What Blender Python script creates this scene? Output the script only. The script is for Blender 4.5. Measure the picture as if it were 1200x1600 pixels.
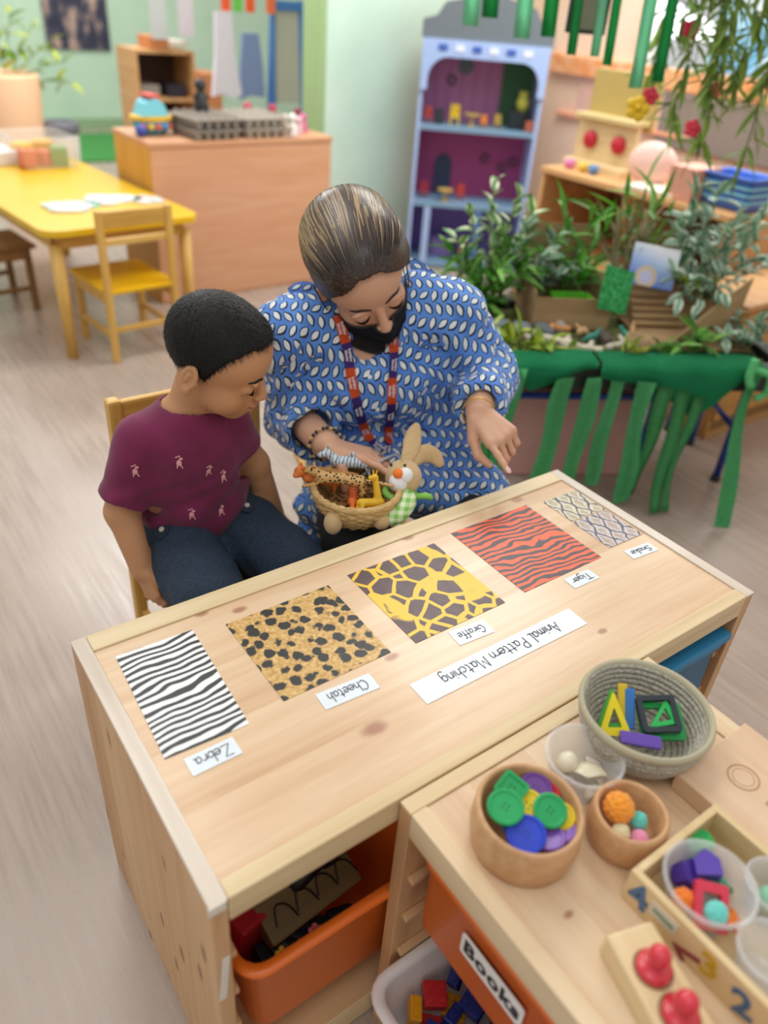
import bpy, bmesh, math, random
import numpy as np
from mathutils import Vector, Matrix, Euler
from mathutils.bvhtree import BVHTree

for o in list(bpy.data.objects):
    bpy.data.objects.remove(o, do_unlink=True)
SC = bpy.context.scene
COL = SC.collection
PI = math.pi

# ------------------------------------------------------------------ camera
cam_data = bpy.data.cameras.new('camera')
cam = bpy.data.objects.new('camera', cam_data)
COL.objects.link(cam)
_r = Vector((0.8132, -0.5777, 0.0701)); _b = Vector((-0.5129, -0.6540, 0.5560))
_r.normalize(); _u = _b.cross(_r).normalized(); _r = _u.cross(_b).normalized(); _b.normalize()
cam.matrix_world = Matrix(((_r.x, _u.x, _b.x, -0.13896), (_r.y, _u.y, _b.y, -0.40103), (_r.z, _u.z, _b.z, 1.27464), (0, 0, 0, 1)))
cam_data.sensor_width = 36.0
cam_data.lens = 26.956
cam_data.clip_start = 0.05
cam_data.dof.use_dof = True
cam_data.dof.focus_distance = 1.17
cam_data.dof.aperture_fstop = 2.0
SC.camera = cam

# ------------------------------------------------------------------ light, exposure
SC.view_settings.view_transform = 'Standard'
SC.view_settings.look = 'None'
SC.view_settings.gamma = 1.0
SC.view_settings.use_curve_mapping = False
SC.view_settings.exposure = -0.12
world = bpy.data.worlds.new('room_ambience')
SC.world = world
world.use_nodes = True
_bg = world.node_tree.nodes['Background']
_bg.inputs[0].default_value = (1.0, 0.98, 0.955, 1)
_bg.inputs[1].default_value = 0.72

def area_light(name, loc, size, power, color=(1, .975, .94), target=None):
    d = bpy.data.lights.new(name, 'AREA')
    d.shape = 'RECTANGLE'; d.size = size[0]; d.size_y = size[1]
    d.energy = power; d.color = color
    o = bpy.data.objects.new(name, d); COL.objects.link(o)
    o.location = loc
    if target is not None:
        o.rotation_euler = (Vector(target) - Vector(loc)).to_track_quat('-Z', 'Y').to_euler()
    return o
area_light('ceiling_panel_light', (0.0, 1.7, 2.65), (1.2, 1.2), 21)
area_light('ceiling_panel_light', (-0.15, -0.5, 2.65), (1.2, 0.6), 9)
area_light('ceiling_panel_light', (2.3, 2.0, 2.65), (1.2, 1.2), 46)
area_light('ceiling_panel_light', (1.3, 4.4, 2.65), (1.2, 1.2), 60)
area_light('ceiling_panel_light', (1.8, 6.6, 2.65), (1.2, 1.2), 45)
area_light('window_daylight', (3.35, 1.9, 1.6), (1.6, 0.9), 24, (0.95, 0.98, 1.0), (1.6, 2.2, 0.6))

# ------------------------------------------------------------------ helpers: objects
def V(*a): return Vector(a)
def link(o, parent=None):
    COL.objects.link(o)
    if parent is not None: o.parent = parent
    return o
def tag(o, label=None, cat=None, group=None, kind=None):
    if label: o['label'] = label
    if cat: o['category'] = cat
    if group: o['group'] = group
    if kind: o['kind'] = kind
    return o
def thing(name, label, cat, loc=(0, 0, 0), rz=0.0, group=None):
    o = bpy.data.objects.new(name, None); COL.objects.link(o)
    o.empty_display_size = .05
    o.location = loc; o.rotation_euler = (0, 0, rz)
    return tag(o, label, cat, group)
def mobj(name, me, mat, parent=None, loc=None, rot=None):
    o = bpy.data.objects.new(name, me)
    if mat is not None and len(me.materials) == 0: me.materials.append(mat)
    link(o, parent)
    if loc is not None: o.location = loc
    if rot is not None: o.rotation_euler = rot
    return o
def obj(name, bm, mat, parent=None, loc=None, rot=None, smooth=False, recenter=False):
    me = bpy.data.meshes.new(name)
    bmesh.ops.recalc_face_normals(bm, faces=bm.faces)
    bm.to_mesh(me); bm.free()
    if smooth:
        for p_ in me.polygons: p_.use_smooth = True
    return mobj(name, me, mat, parent, loc, rot)
def struct(o):
    o['kind'] = 'structure'; return o
def copy_tree(o, parent=None):
    c_ = o.copy(); COL.objects.link(c_); c_.parent = parent
    for ch in o.children: copy_tree(ch, c_)
    return c_

# ------------------------------------------------------------------ helpers: shapes
def box(bm, c, s, rot=None, bev=0.0, seg=2):
    """box centred at c with full sizes s"""
    m = Matrix.Translation(Vector(c))
    if rot is not None:
        m = m @ (rot.to_4x4() if isinstance(rot, Matrix) else Euler(rot).to_matrix().to_4x4())
    r = bmesh.ops.create_cube(bm, size=1.0, matrix=m @ Matrix.Diagonal((s[0], s[1], s[2], 1)))
    if bev > 0:
        es = list({e for v in r['verts'] for e in v.link_edges})
        bmesh.ops.bevel(bm, geom=es, offset=bev, segments=seg, affect='EDGES', profile=.6)
    return bm
def nb(): return bmesh.new()
def bx(c, s, rot=None, bev=0.0, seg=2):
    return box(nb(), c, s, rot, bev, seg)
def cyl(bm, a, b, r0, r1=None, n=16, caps=True):
    a = Vector(a); b = Vector(b); r1 = r0 if r1 is None else r1
    d = b - a; q = d.to_track_quat('Z', 'Y').to_matrix()
    ra = []; rb = []
    for i in range(n):
        t = 2 * PI * i / n; e = q @ Vector((math.cos(t), math.sin(t), 0))
        ra.append(bm.verts.new(a + e * r0)); rb.append(bm.verts.new(b + e * r1))
    for i in range(n):
        j = (i + 1) % n; bm.faces.new((ra[i], ra[j], rb[j], rb[i]))
    if caps:
        bm.faces.new(ra[::-1]); bm.faces.new(rb)
    return bm
def tube(bm, pts, r, n=8, rs=None, caps=True):
    pts = [Vector(p_) for p_ in pts]; rings = []
    up = None
    for i, p_ in enumerate(pts):
        d = (pts[min(i + 1, len(pts) - 1)] - pts[max(i - 1, 0)])
        if d.length < 1e-9: d = Vector((0, 0, 1))
        d.normalize()
        if up is None:
            up = Vector((0, 0, 1)) if abs(d.z) < .9 else Vector((1, 0, 0))
        s_ = d.cross(up)
        if s_.length < 1e-6: s_ = d.orthogonal()
        s_.normalize(); up = s_.cross(d).normalized()
        rr = rs[i] if rs else r
        rings.append([bm.verts.new(p_ + (s_ * math.cos(2 * PI * k / n) + up * math.sin(2 * PI * k / n)) * rr) for k in range(n)])
    for A, B in zip(rings[:-1], rings[1:]):
        for k in range(n):
            j = (k + 1) % n; bm.faces.new((A[k], A[j], B[j], B[k]))
    if caps:
        bm.faces.new(rings[0][::-1]); bm.faces.new(rings[-1])
    return bm
def lathe(bm, prof, n=32, c=(0, 0, 0), sx=1.0, sy=1.0, close=False):
    """profile list of (r, z); r==0 collapses"""
    c = Vector(c); rings = []
    for r, z in prof:
        if r < 1e-6: rings.append([bm.verts.new(c + Vector((0, 0, z)))])
        else: rings.append([bm.verts.new(c + Vector((r * sx * math.cos(2 * PI * k / n), r * sy * math.sin(2 * PI * k / n), z))) for k in range(n)])
    prs = list(zip(rings[:-1], rings[1:]))
    if close: prs.append((rings[-1], rings[0]))
    for A, B in prs:
        for k in range(n):
            j = (k + 1) % n
            if len(A) == 1 and len(B) == 1: continue
            if len(A) == 1: bm.faces.new((A[0], B[j], B[k]))
            elif len(B) == 1: bm.faces.new((A[k], A[j], B[0]))
            else: bm.faces.new((A[k], A[j], B[j], B[k]))
    return bm
def prism(bm, pts, z0, z1, M4=None):
    """extrude a 2D polygon (list of (x,y)) from z0 to z1; M4 maps to place"""
    M4 = M4 or Matrix.Identity(4)
    a = [bm.verts.new(M4 @ Vector((x, y, z0))) for x, y in pts]
    b = [bm.verts.new(M4 @ Vector((x, y, z1))) for x, y in pts]
    n = len(pts)
    bm.faces.new(a[::-1]); bm.faces.new(b)
    for i in range(n):
        j = (i + 1) % n; bm.faces.new((a[i], a[j], b[j], b[i]))
    return bm
def ring_prism(bm, outer, inner, z0, z1, M4=None):
    """frame between two polygons with the same number of points"""
    M4 = M4 or Matrix.Identity(4); n = len(outer)
    mk = lambda pts, z: [bm.verts.new(M4 @ Vector((x, y, z))) for x, y in pts]
    o0, o1, i0, i1 = mk(outer, z0), mk(outer, z1), mk(inner, z0), mk(inner, z1)
    for i in range(n):
        j = (i + 1) % n
        bm.faces.new((o0[i], o0[j], o1[j], o1[i])); bm.faces.new((i0[j], i0[i], i1[i], i1[j]))
        bm.faces.new((o1[i], o1[j], i1[j], i1[i])); bm.faces.new((o0[j], o0[i], i0[i], i0[j]))
    return bm
def sphere(bm, c, r, u=16, v=10, s=(1, 1, 1), rot=None):
    m = Matrix.Translation(Vector(c))
    if rot is not None: m = m @ (rot.to_4x4() if isinstance(rot, Matrix) else Euler(rot).to_matrix().to_4x4())
    bmesh.ops.create_uvsphere(bm, u_segments=u, v_segments=v, radius=r, matrix=m @ Matrix.Diagonal((s[0], s[1], s[2], 1)))
    return bm
def rrect(w, h, r, n=4):
    pts = []
    for cx, cy, a0 in ((w / 2 - r, h / 2 - r, 0), (-w / 2 + r, h / 2 - r, 90), (-w / 2 + r, -h / 2 + r, 180), (w / 2 - r, -h / 2 + r, 270)):
        for k in range(n + 1):
            a = math.radians(a0 + 90 * k / n); pts.append((cx + r * math.cos(a), cy + r * math.sin(a)))
    return pts
def frame(o_, x, y, z):
    return Matrix(((x[0], y[0], z[0], o_[0]), (x[1], y[1], z[1], o_[1]), (x[2], y[2], z[2], o_[2]), (0, 0, 0, 1)))
def text_mesh(txt, size, M4, extrude=.0003, offset=0.0, align='CENTER', spacing=1.0):
    cu = bpy.data.curves.new('txt', 'FONT'); cu.body = txt; cu.size = size
    cu.extrude = extrude; cu.offset = offset; cu.align_x = align; cu.align_y = 'CENTER'; cu.resolution_u = 3
    cu.space_character = spacing
    o = bpy.data.objects.new('txt', cu); COL.objects.link(o)
    dg = bpy.context.evaluated_depsgraph_get()
    me = bpy.data.meshes.new_from_object(o.evaluated_get(dg))
    bpy.data.objects.remove(o, do_unlink=True); bpy.data.curves.remove(cu)
    me.transform(M4)
    me.materials.clear()
    return me

# ------------------------------------------------------------------ helpers: materials
def lin(h):
    h = h.lstrip('#'); o = []
    for i in (0, 2, 4):
        c_ = int(h[i:i + 2], 16) / 255
        o.append(c_ / 12.92 if c_ <= .04045 else ((c_ + .055) / 1.055) ** 2.4)
    return (o[0], o[1], o[2], 1.0)
class X:
    """a socket with arithmetic"""
    def __init__(s, t, k): s.t = t; s.k = k
    def _m(s, op, *a):
        n = s.t.nodes.new('ShaderNodeMath'); n.operation = op
        for i, v in enumerate((s,) + a):
            if isinstance(v, X): s.t.links.new(v.k, n.inputs[i])
            else: n.inputs[i].default_value = v
        return X(s.t, n.outputs[0])
    def __add__(s, o): return s._m('ADD', o)
    def __radd__(s, o): return s._m('ADD', o)
    def __sub__(s, o): return s._m('SUBTRACT', o)
    def __rsub__(s, o): return (s * -1.0) + o
    def __mul__(s, o): return s._m('MULTIPLY', o)
    def __rmul__(s, o): return s._m('MULTIPLY', o)
    def __truediv__(s, o): return s._m('DIVIDE', o)
    def __lt__(s, o): return s._m('LESS_THAN', o)
    def __gt__(s, o): return s._m('GREATER_THAN', o)
    def f(s, op, *a): return s._m(op, *a)
class Mt:
    def __init__(s, name):
        s.m = bpy.data.materials.new(name); s.m.use_nodes = True
        s.t = s.m.node_tree; s.t.nodes.clear()
        s.o = s.t.nodes.new('ShaderNodeOutputMaterial')
        s.b = s.t.nodes.new('ShaderNodeBsdfPrincipled')
        s.t.links.new(s.b.outputs[0], s.o.inputs[0])
    def coord(s, kind='Object'):
        n = s.t.nodes.new('ShaderNodeTexCoord'); return X(s.t, n.outputs[kind])
    def pos(s):
        n = s.t.nodes.new('ShaderNodeNewGeometry'); return X(s.t, n.outputs['Position'])
    def attr(s, name):
        n = s.t.nodes.new('ShaderNodeAttribute'); n.attribute_name = name; return X(s.t, n.outputs['Color'])
    def rnd(s):
        n = s.t.nodes.new('ShaderNodeObjectInfo'); return X(s.t, n.outputs['Random'])
    def uv(s):
        n = s.t.nodes.new('ShaderNodeUVMap'); return X(s.t, n.outputs[0])
    def xyz(s, v):
        n = s.t.nodes.new('ShaderNodeSeparateXYZ'); s.t.links.new(v.k, n.inputs[0])
        return [X(s.t, n.outputs[i]) for i in range(3)]
    def vec(s, x, y, z):
        n = s.t.nodes.new('ShaderNodeCombineXYZ')
        for i, v in enumerate((x, y, z)):
            if isinstance(v, X): s.t.links.new(v.k, n.inputs[i])
            else: n.inputs[i].default_value = v
        return X(s.t, n.outputs[0])
    def scale(s, v, sc, off=(0, 0, 0)):
        n = s.t.nodes.new('ShaderNodeMapping'); s.t.links.new(v.k, n.inputs[0])
        n.inputs['Scale'].default_value = sc; n.inputs['Location'].default_value = off
        return X(s.t, n.outputs[0])
    def noise(s, v, scale, detail=3, rough=.5, dist=0.0):
        n = s.t.nodes.new('ShaderNodeTexNoise'); s.t.links.new(v.k, n.inputs['Vector'])
        n.inputs['Scale'].default_value = scale; n.inputs['Detail'].default_value = detail
        n.inputs['Roughness'].default_value = rough; n.inputs['Distortion'].default_value = dist
        return X(s.t, n.outputs[0])
    def noisec(s, v, scale, detail=2):
        n = s.t.nodes.new('ShaderNodeTexNoise'); s.t.links.new(v.k, n.inputs['Vector'])
        n.inputs['Scale'].default_value = scale; n.inputs['Detail'].default_value = detail
        return X(s.t, n.outputs[1])
    def voro(s, v, scale, feat='F1', rnd=1.0, out=0):
        n = s.t.nodes.new('ShaderNodeTexVoronoi'); n.feature = feat; s.t.links.new(v.k, n.inputs['Vector'])
        n.inputs['Scale'].default_value = scale; n.inputs['Randomness'].default_value = rnd
        return X(s.t, n.outputs[out])
    def vadd(s, a, b, k=1.0):
        n = s.t.nodes.new('ShaderNodeVectorMath'); n.operation = 'MULTIPLY_ADD'
        s.t.links.new(b.k, n.inputs[0]); n.inputs[1].default_value = (k, k, k); s.t.links.new(a.k, n.inputs[2])
        return X(s.t, n.outputs[0])
    def ramp(s, v, stops, interp='LINEAR'):
        n = s.t.nodes.new('ShaderNodeValToRGB'); n.color_ramp.interpolation = interp
        el = n.color_ramp.elements
        while len(el) < len(stops): el.new(.5)
        for e, (p_, c_) in zip(el, stops):
            e.position = p_; e.color = lin(c_) if isinstance(c_, str) else c_
        s.t.links.new(v.k, n.inputs[0]); return X(s.t, n.outputs[0])
    def mix(s, f, a, b, mode='MIX'):
        n = s.t.nodes.new('ShaderNodeMix'); n.data_type = 'RGBA'; n.blend_type = mode
        for sock, v in ((n.inputs[0], f), (n.inputs[6], a), (n.inputs[7], b)):
            if isinstance(v, X): s.t.links.new(v.k, sock)
            elif isinstance(v, str): sock.default_value = lin(v)
            else: sock.default_value = v
        return X(s.t, n.outputs[2])
    def smooth(s, v, a, b):
        n = s.t.nodes.new('ShaderNodeMapRange'); n.interpolation_type = 'SMOOTHSTEP'
        s.t.links.new(v.k, n.inputs[0]); n.inputs[1].default_value = a; n.inputs[2].default_value = b
        return X(s.t, n.outputs[0])
    def set(s, base=None, rough=.5, bump=None, bstr=.3, bdist=.002, **kw):
        def put(nm, v):
            if isinstance(v, X): s.t.links.new(v.k, s.b.inputs[nm])
            elif isinstance(v, str): s.b.inputs[nm].default_value = lin(v)
            else: s.b.inputs[nm].default_value = v
        if base is not None: put('Base Color', base)
        put('Roughness', rough)
        names = dict(metal='Metallic', trans='Transmission Weight', alpha='Alpha', coat='Coat Weight', coatr='Coat Roughness', sss='Subsurface Weight', ior='IOR', spec='Specular IOR Level', sheen='Sheen Weight', emit='Emission Color', emits='Emission Strength')
        for k, v in kw.items(): put(names[k], v)
        if 'sss' in kw:
            s.b.inputs['Subsurface Radius'].default_value = (.012, .005, .003); s.b.inputs['Subsurface Scale'].default_value = 1.0
        if bump is not None:
            n = s.t.nodes.new('ShaderNodeBump'); n.inputs['Strength'].default_value = bstr; n.inputs['Distance'].default_value = bdist
            s.t.links.new(bump.k, n.inputs['Height']); s.t.links.new(n.outputs[0], s.b.inputs['Normal'])
        return s.m
_plain = {}
def plain(col, rough=.5, name=None, var=.06, **kw):
    """procedural one-colour material with faint mottling"""
    key = (col, rough, tuple(sorted(kw.items())))
    if key in _plain: return _plain[key]
    m = Mt(name or 'paint_' + col.lstrip('#'))
    n = m.noise(m.coord('Object'), 35, 3)
    a = lin(col); lo = tuple(c_ * (1 - var) for c_ in a[:3]) + (1,); hi = tuple(min(1, c_ * (1 + var)) for c_ in a[:3]) + (1,)
    _plain[key] = m.set(m.mix(n, lo, hi), rough, **kw)
    return _plain[key]
def wood(name, dark, mid, light, axis='X', rings=60, rough=.5, coat=0.0, knots=(), world=False, stretch=.06, contrast=1.0, sparse=False):
    m = Mt(name)
    co = m.pos() if world else m.coord('Object')
    r = m.rnd()
    off = m.vec(r * 7.3, r * 3.1, r * 5.7)
    v = m.vadd(co, off)
    sc = [1, 1, 1]; sc['XYZ'.index(axis)] = stretch
    vs = m.scale(v, tuple(sc))
    warp = m.vadd(vs, m.noisec(vs, 4.0, 2), .09)
    a = m.noise(warp, rings, 4, .6)
    b = m.noise(vs, 9, 2)
    g = a * .65 + b * .35 * contrast
    g = g + (r - .5) * .16
    colr = m.ramp(g, [(.25, dark), (.48, mid), (.72, light)])
    if sparse:
        kv = m.scale(v, (3.0, 9.0, 3.6)); kd = m.voro(kv, 2.2, 'F1', 1.0)
        colr = m.mix((1.0 - m.smooth(kd, .12, .20)) * .7, colr, '#7d5238')
    if knots:
        px = m.xyz(m.pos())
        tot = None
        for kx, ky, kr in knots:
            nn = m.noise(m.pos(), 90, 2) * .5 + .75
            dx = (px[0] - kx) * .55; dy = px[1] - ky
            d = (dx * dx + dy * dy).f('SQRT') / (kr * .78) * nn
            f1 = 1.0 - m.smooth(d, .35, 1.15)
            tot = f1 if tot is None else tot.f('MAXIMUM', f1)
        colr = m.mix(tot * .72, colr, '#9a5a42')
    return m.set(colr, rough, bump=a, bstr=.08, bdist=.001, coat=coat, coatr=.12)

def wmat(o):
    m = o.matrix_basis.copy()
    while o.parent is not None:
        o = o.parent; m = o.matrix_basis @ m
    return m
def wobj(name, bm, mat, parent, smooth=False, own=False):
    """mesh given in world coordinates, stored relative to its parent (own: with its own origin at its centre)"""
    me = bpy.data.meshes.new(name)
    bmesh.ops.recalc_face_normals(bm, faces=bm.faces)
    bm.to_mesh(me); bm.free()
    return wmesh(name, me, mat, parent, smooth, own)
def wmesh(name, me, mat, parent, smooth=False, own=False):
    if smooth:
        for p_ in me.polygons: p_.use_smooth = True
    inv = wmat(parent).inverted() if parent is not None else Matrix.Identity(4)
    me.transform(inv)
    loc = None
    if own and len(me.vertices):
        co = np.empty(len(me.vertices) * 3); me.vertices.foreach_get('co', co); co = co.reshape(-1, 3)
        lo, hi = co.min(0), co.max(0)
        loc = Vector(((lo[0] + hi[0]) / 2, (lo[1] + hi[1]) / 2, lo[2]))
        me.transform(Matrix.Translation(-loc))
    return mobj(name, me, mat, parent, loc)

# ------------------------------------------------------------------ shared materials
KN = [(.268, .10, .016), (.375, .118, .012), (.225, .385, .010), (.175, .405, .009), (.36, .19, .010), (.80, .40, .012), (.55, .405, .010), (.07, .30, .012), (.66, .07, .008), (.28, .30, .006)]
M_top = wood('pine_lacquered', '#c0946a', '#d6b18a', '#e5c8a4', 'X', 55, .32, .2, KN, world=True, contrast=1.9)
M_rail = wood('pine_pale', '#cdb083', '#dfc89c', '#ead9b4', 'X', 50, .42, .1)
M_railY = wood('pine_pale_cross', '#cfae84', '#e3c9a2', '#eedcbc', 'Y', 50, .42, .1)
M_edge = wood('pine_bleached_edge', '#b9aa97', '#d3c6b4', '#e3dacb', 'Y', 40, .35, .3)
M_side = wood('pine_side', '#b8885a', '#d0a578', '#ddb88c', 'Z', 45, .5, .0, sparse=True)
M_sideX = wood('pine_side_long', '#bf9465', '#d3ab7d', '#e0bf94', 'X', 45, .5, .0)
M_unit = wood('pine_unit_top', '#d0ab86', '#e4c8a5', '#eedabc', 'Y', 45, .36, .25, [(.30, -.20, .006), (.60, -.004, .012), (.33, -.05, .006)], world=True)
M_beech = wood('beech', '#bf8f60', '#d2a679', '#ddb78d', 'X', 70, .45)
M_beechY = wood('beech_yellow', '#b98c3c', '#cfa24d', '#ddb463', 'Z', 60, .42)
M_birch = wood('birch_ply', '#cfb07f', '#dfc595', '#ead5aa', 'Y', 60, .45)
M_mapl = wood('maple_lid', '#cba382', '#dab795', '#e4c7a8', 'Y', 60, .5)
M_cab = wood('cabinet_peach', '#c08a62', '#cf9a74', '#d8a784', 'X', 30, .45, stretch=.1)
M_cabside = wood('cabinet_ochre', '#b98430', '#cd973f', '#d9a650', 'Z', 30, .45, stretch=.1)
M_shelfw = wood('shelf_wood', '#b58250', '#cf9e68', '#dbb07c', 'Y', 30, .5, stretch=.1)

# floor: streaky pale vinyl
m = Mt('vinyl_floor')
v = m.pos()
vs = m.scale(v, (1, .05, 1))
vx = m.xyz(v)
g1 = m.noise(vs, 70, 4, .6); g2 = m.noise(v, 2.2, 3); sp = m.noise(v, 160, 2)
c1 = m.ramp(g1 * .5 + g2 * .5, [(.3, '#998a7e'), (.5, '#ac9c90'), (.7, '#bbac9f')])
c2 = m.mix(m.smooth(sp, .58, .75) * .35, c1, '#8f8278')
M_floor = m.set(c2, m.ramp(g1, [(.3, (.20, .20, .20, 1)), (.7, (.38, .38, .38, 1))]), bump=g1, bstr=.12, bdist=.001)
m = Mt('mint_plaster')
v = m.pos(); n = m.noise(v, 3, 4); fine = m.noise(v, 180, 2)
M_mint = m.set(m.ramp(n, [(.3, '#c6e4d2'), (.7, '#d2ecdc')]), .6, bump=fine, bstr=.1)
m = Mt('sage_plaster')
v = m.pos(); n = m.noise(v, 3, 4); fine = m.noise(v, 180, 2)
M_sage = m.set(m.ramp(n, [(.3, '#b8d6bc'), (.7, '#c4dec6')]), .6, bump=fine, bstr=.1)
m = Mt('peach_wall')
v = m.pos(); n = m.noise(v, 5, 4)
M_peach = m.set(m.ramp(n, [(.3, '#f4c9ac'), (.7, '#f9d9c2')]), .6)

# ------------------------------------------------------------------ structure
struct(obj('floor', bx((1.2, 3.0, -.05), (8.0, 12.0, .1)), M_floor))
struct(obj('wall_back', bx((2.0, 8.05, 1.35), (8.0, .1, 2.7)), M_sage))
struct(obj('wall_middle', bx((2.965, 3.60, 1.35), (1.31, .14, 2.7)), M_mint))
w = struct(obj('wall_middle_return', bx((2.292, 3.62, 1.35), (.034, .18, 2.7)), plain('#9dbb84', .6)))
# right wall built round a window opening
bm = nb()
box(bm, (3.60, 1.3, .48), (.1, 4.5, .96)); box(bm, (3.60, 1.3, 2.4), (.1, 4.5, .6))
box(bm, (3.60, 3.05, 1.53), (.1, 1.0, 1.14)); box(bm, (3.60, .05, 1.53), (.1, 2.0, 1.14))
struct(obj('wall_right', bm, M_peach))
wf = struct(obj('window_1', ring_prism(nb(), [(-.75, -.57), (.75, -.57), (.75, .57), (-.75, .57)], [(-.69, -.51), (.69, -.51), (.69, .51), (-.69, .51)], -.04, .04, frame((3.58, 1.80, 1.53), (0, -1, 0), (0, 0, 1), (-1, 0, 0))), plain('#e9e6e0', .4)))
m = Mt('window_glass'); M_glass = m.set((.9, .96, 1, 1), .02, trans=1.0, ior=1.1, alpha=.35)
for i in (-1, 1):
    wobj('pane', bx((3.58, 1.80 + i * .345, 1.53), (.008, .66, 1.02)), M_glass, wf)
wobj('mullion', bx((3.57, 1.80, 1.53), (.04, .04, 1.02)), plain('#e9e6e0', .4), wf)
m = Mt('orange_border'); v = m.pos(); n = m.noise(v, 14, 2)
struct(obj('trim_1', bx((3.53, 1.6, 1.04), (.05, 3.0, .09), bev=.006), m.set(m.ramp(n, [(.4, '#f09a5c'), (.6, '#f7b98b')]), .5)))
struct(obj('trim_2', bx((3.535, 2.55, .80), (.03, .9, .02), bev=.004), plain('#f3a884', .5)))
struct(obj('baseboard_back', bx((2.0, 7.98, .05), (8.0, .03, .1)), plain('#8fae84', .5)))
struct(obj('baseboard_right', bx((3.54, .9, .05), (.02, 3.6, .1)), plain('#c9a98f', .5)))

# ------------------------------------------------------------------ pattern table (low pine storage frame)
tb = thing('storage_unit', 'low pine storage unit used as a table, topped with animal pattern cards', 'storage unit', (.474, .22, 0))
TL, TW, TH = .948, .44, .52
def panel_planks(parent, xs, y0, y1, z0, z1, n, mat, axis='y'):
    for x0, x1 in xs:
        for i in range(n):
            a = y0 + (y1 - y0) * i / n; b = y0 + (y1 - y0) * (i + 1) / n
            wobj('plank', bx(((x0 + x1) / 2, (a + b) / 2, (z0 + z1) / 2), (x1 - x0, b - a - .0010, z1 - z0), bev=.0012, seg=1), mat, parent, own=True)
panel_planks(tb, [(0, .020)], 0, TW, 0, TH - .004, 5, M_side)
panel_planks(tb, [(TL - .020, TL)], 0, TW, 0, TH - .004, 5, M_side)
for x in (.010, TL - .010):
    wobj('edge_strip', bx((x, TW / 2, TH - .002), (.0205, TW, .0045), bev=.0012), M_edge, tb, own=True)
wobj('front_rail', bx((TL / 2, .011, TH - .0205), (TL - .041, .022, .042), bev=.002), M_rail, tb, own=True)
wobj('back_rail', bx((TL / 2, TW - .0165, TH - .0205), (TL - .041, .033, .042), bev=.002), M_rail, tb, own=True)
ys = [.0225, .112, .204, .298, .4065]
for a, b in zip(ys[:-1], ys[1:]):
    wobj('plank', bx((TL / 2, (a + b) / 2, TH - .0115), (TL - .0415, b - a - .0001, .018)), M_top, tb, own=True)
for x in (.318, .632):
    wobj('divider', bx((x, TW / 2, .26), (.016, TW - .01, .46), bev=.001), M_side, tb, own=True)
wobj('bottom_board', bx((TL / 2, TW / 2, .055), (TL - .04, TW - .01, .018), bev=.001), M_sideX, tb, own=True)
wobj('plinth_rail', bx((TL / 2, .015, .03), (TL - .04, .022, .055), bev=.002), M_rail, tb, own=True)
for x, s in ((.020, 1), (.310, -1), (.326, 1), (.624, -1), (.640, 1), (TL - .020, -1)):
    for z in (.13, .215, .30, .385):
        wobj('runner', bx((x + s * .005, TW / 2, z), (.010, TW - .02, .010), bev=.001, seg=1), M_sideX, tb, own=True)
bm = nb(); box(bm, (.0, .0, 0), (.0008, .02, .09)); 
tp = wobj('torn_tape', bx((.009, -.0006, .372), (.009, .0012, .085), rot=(0, .09, 0), bev=.0003), plain('#e6e2d6', .35), tb, own=True)
tag(tp, 'strip of torn white tape')
wobj('corner_tape', bx((.008, -.0008, .514), (.020, .0014, .014), bev=.0004), plain('#e4dfd2', .25), tb, own=True)

# ------------------------------------------------------------------ toy shelf (second storage frame), its top level with the table
ub = thing('storage_unit', 'low pine storage unit with bowls of loose parts on top, nearest the camera', 'storage unit', (.452, -.475, 0))
UX0, UX1, UY0, UY1 = .232, .674, -.945, -.003
for i in range(5):
    a = UX0 + (UX1 - UX0) * i / 5; b = UX0 + (UX1 - UX0) * (i + 1) / 5
    for y0, y1 in ((UY1 - .020, UY1), (UY0, UY0 + .020)):
        wobj('plank', bx(((a + b) / 2, (y0 + y1) / 2, .258), (b - a - .0006, y1 - y0, .516), bev=.0008, seg=1), M_side, ub, own=True)
for y in (UY1 - .010, UY0 + .010):
    wobj('edge_strip', bx(((UX0 + UX1) / 2, y, TH - .002), (UX1 - UX0, .0205, .0045), bev=.0012), M_rail, ub, own=True)
for x, w_ in ((UX0 + .011, .022), (UX1 - .0165, .033)):
    wobj('side_rail', bx((x, (UY0 + UY1) / 2, TH - .0205), (w_, UY1 - UY0 - .041, .042), bev=.002), M_railY, ub, own=True)
xs_ = [UX0 + .0225, .315, .405, .50, .58, UX1 - .0335]
for a, b in zip(xs_[:-1], xs_[1:]):
    wobj('plank', bx(((a + b) / 2, (UY0 + UY1) / 2, TH - .0115), (b - a - .0001, UY1 - UY0 - .0415, .018)), M_unit, ub, own=True)
for y in (-.325, -.64):
    wobj('divider', bx(((UX0 + UX1) / 2, y, .26), (UX1 - UX0 - .01, .016, .46), bev=.001), M_sideX, ub, own=True)
wobj('bottom_board', bx(((UX0 + UX1) / 2, (UY0 + UY1) / 2, .055), (UX1 - UX0 - .01, UY1 - UY0 - .04, .018), bev=.001), M_unit, ub, own=True)
wobj('plinth_rail', bx((UX0 + .015, (UY0 + UY1) / 2, .03), (.022, UY1 - UY0 - .04, .055), bev=.002), M_railY, ub, own=True)
for y, s in ((UY1 - .020, -1), (-.317, 1), (-.333, -1), (-.632, 1)):
    for z in (.13, .215, .30, .385):
        wobj('runner', bx(((UX0 + UX1) / 2, y + s * .005, z), (UX1 - UX0 - .02, .010, .010), bev=.001, seg=1), M_sideX, ub, own=True)

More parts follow.
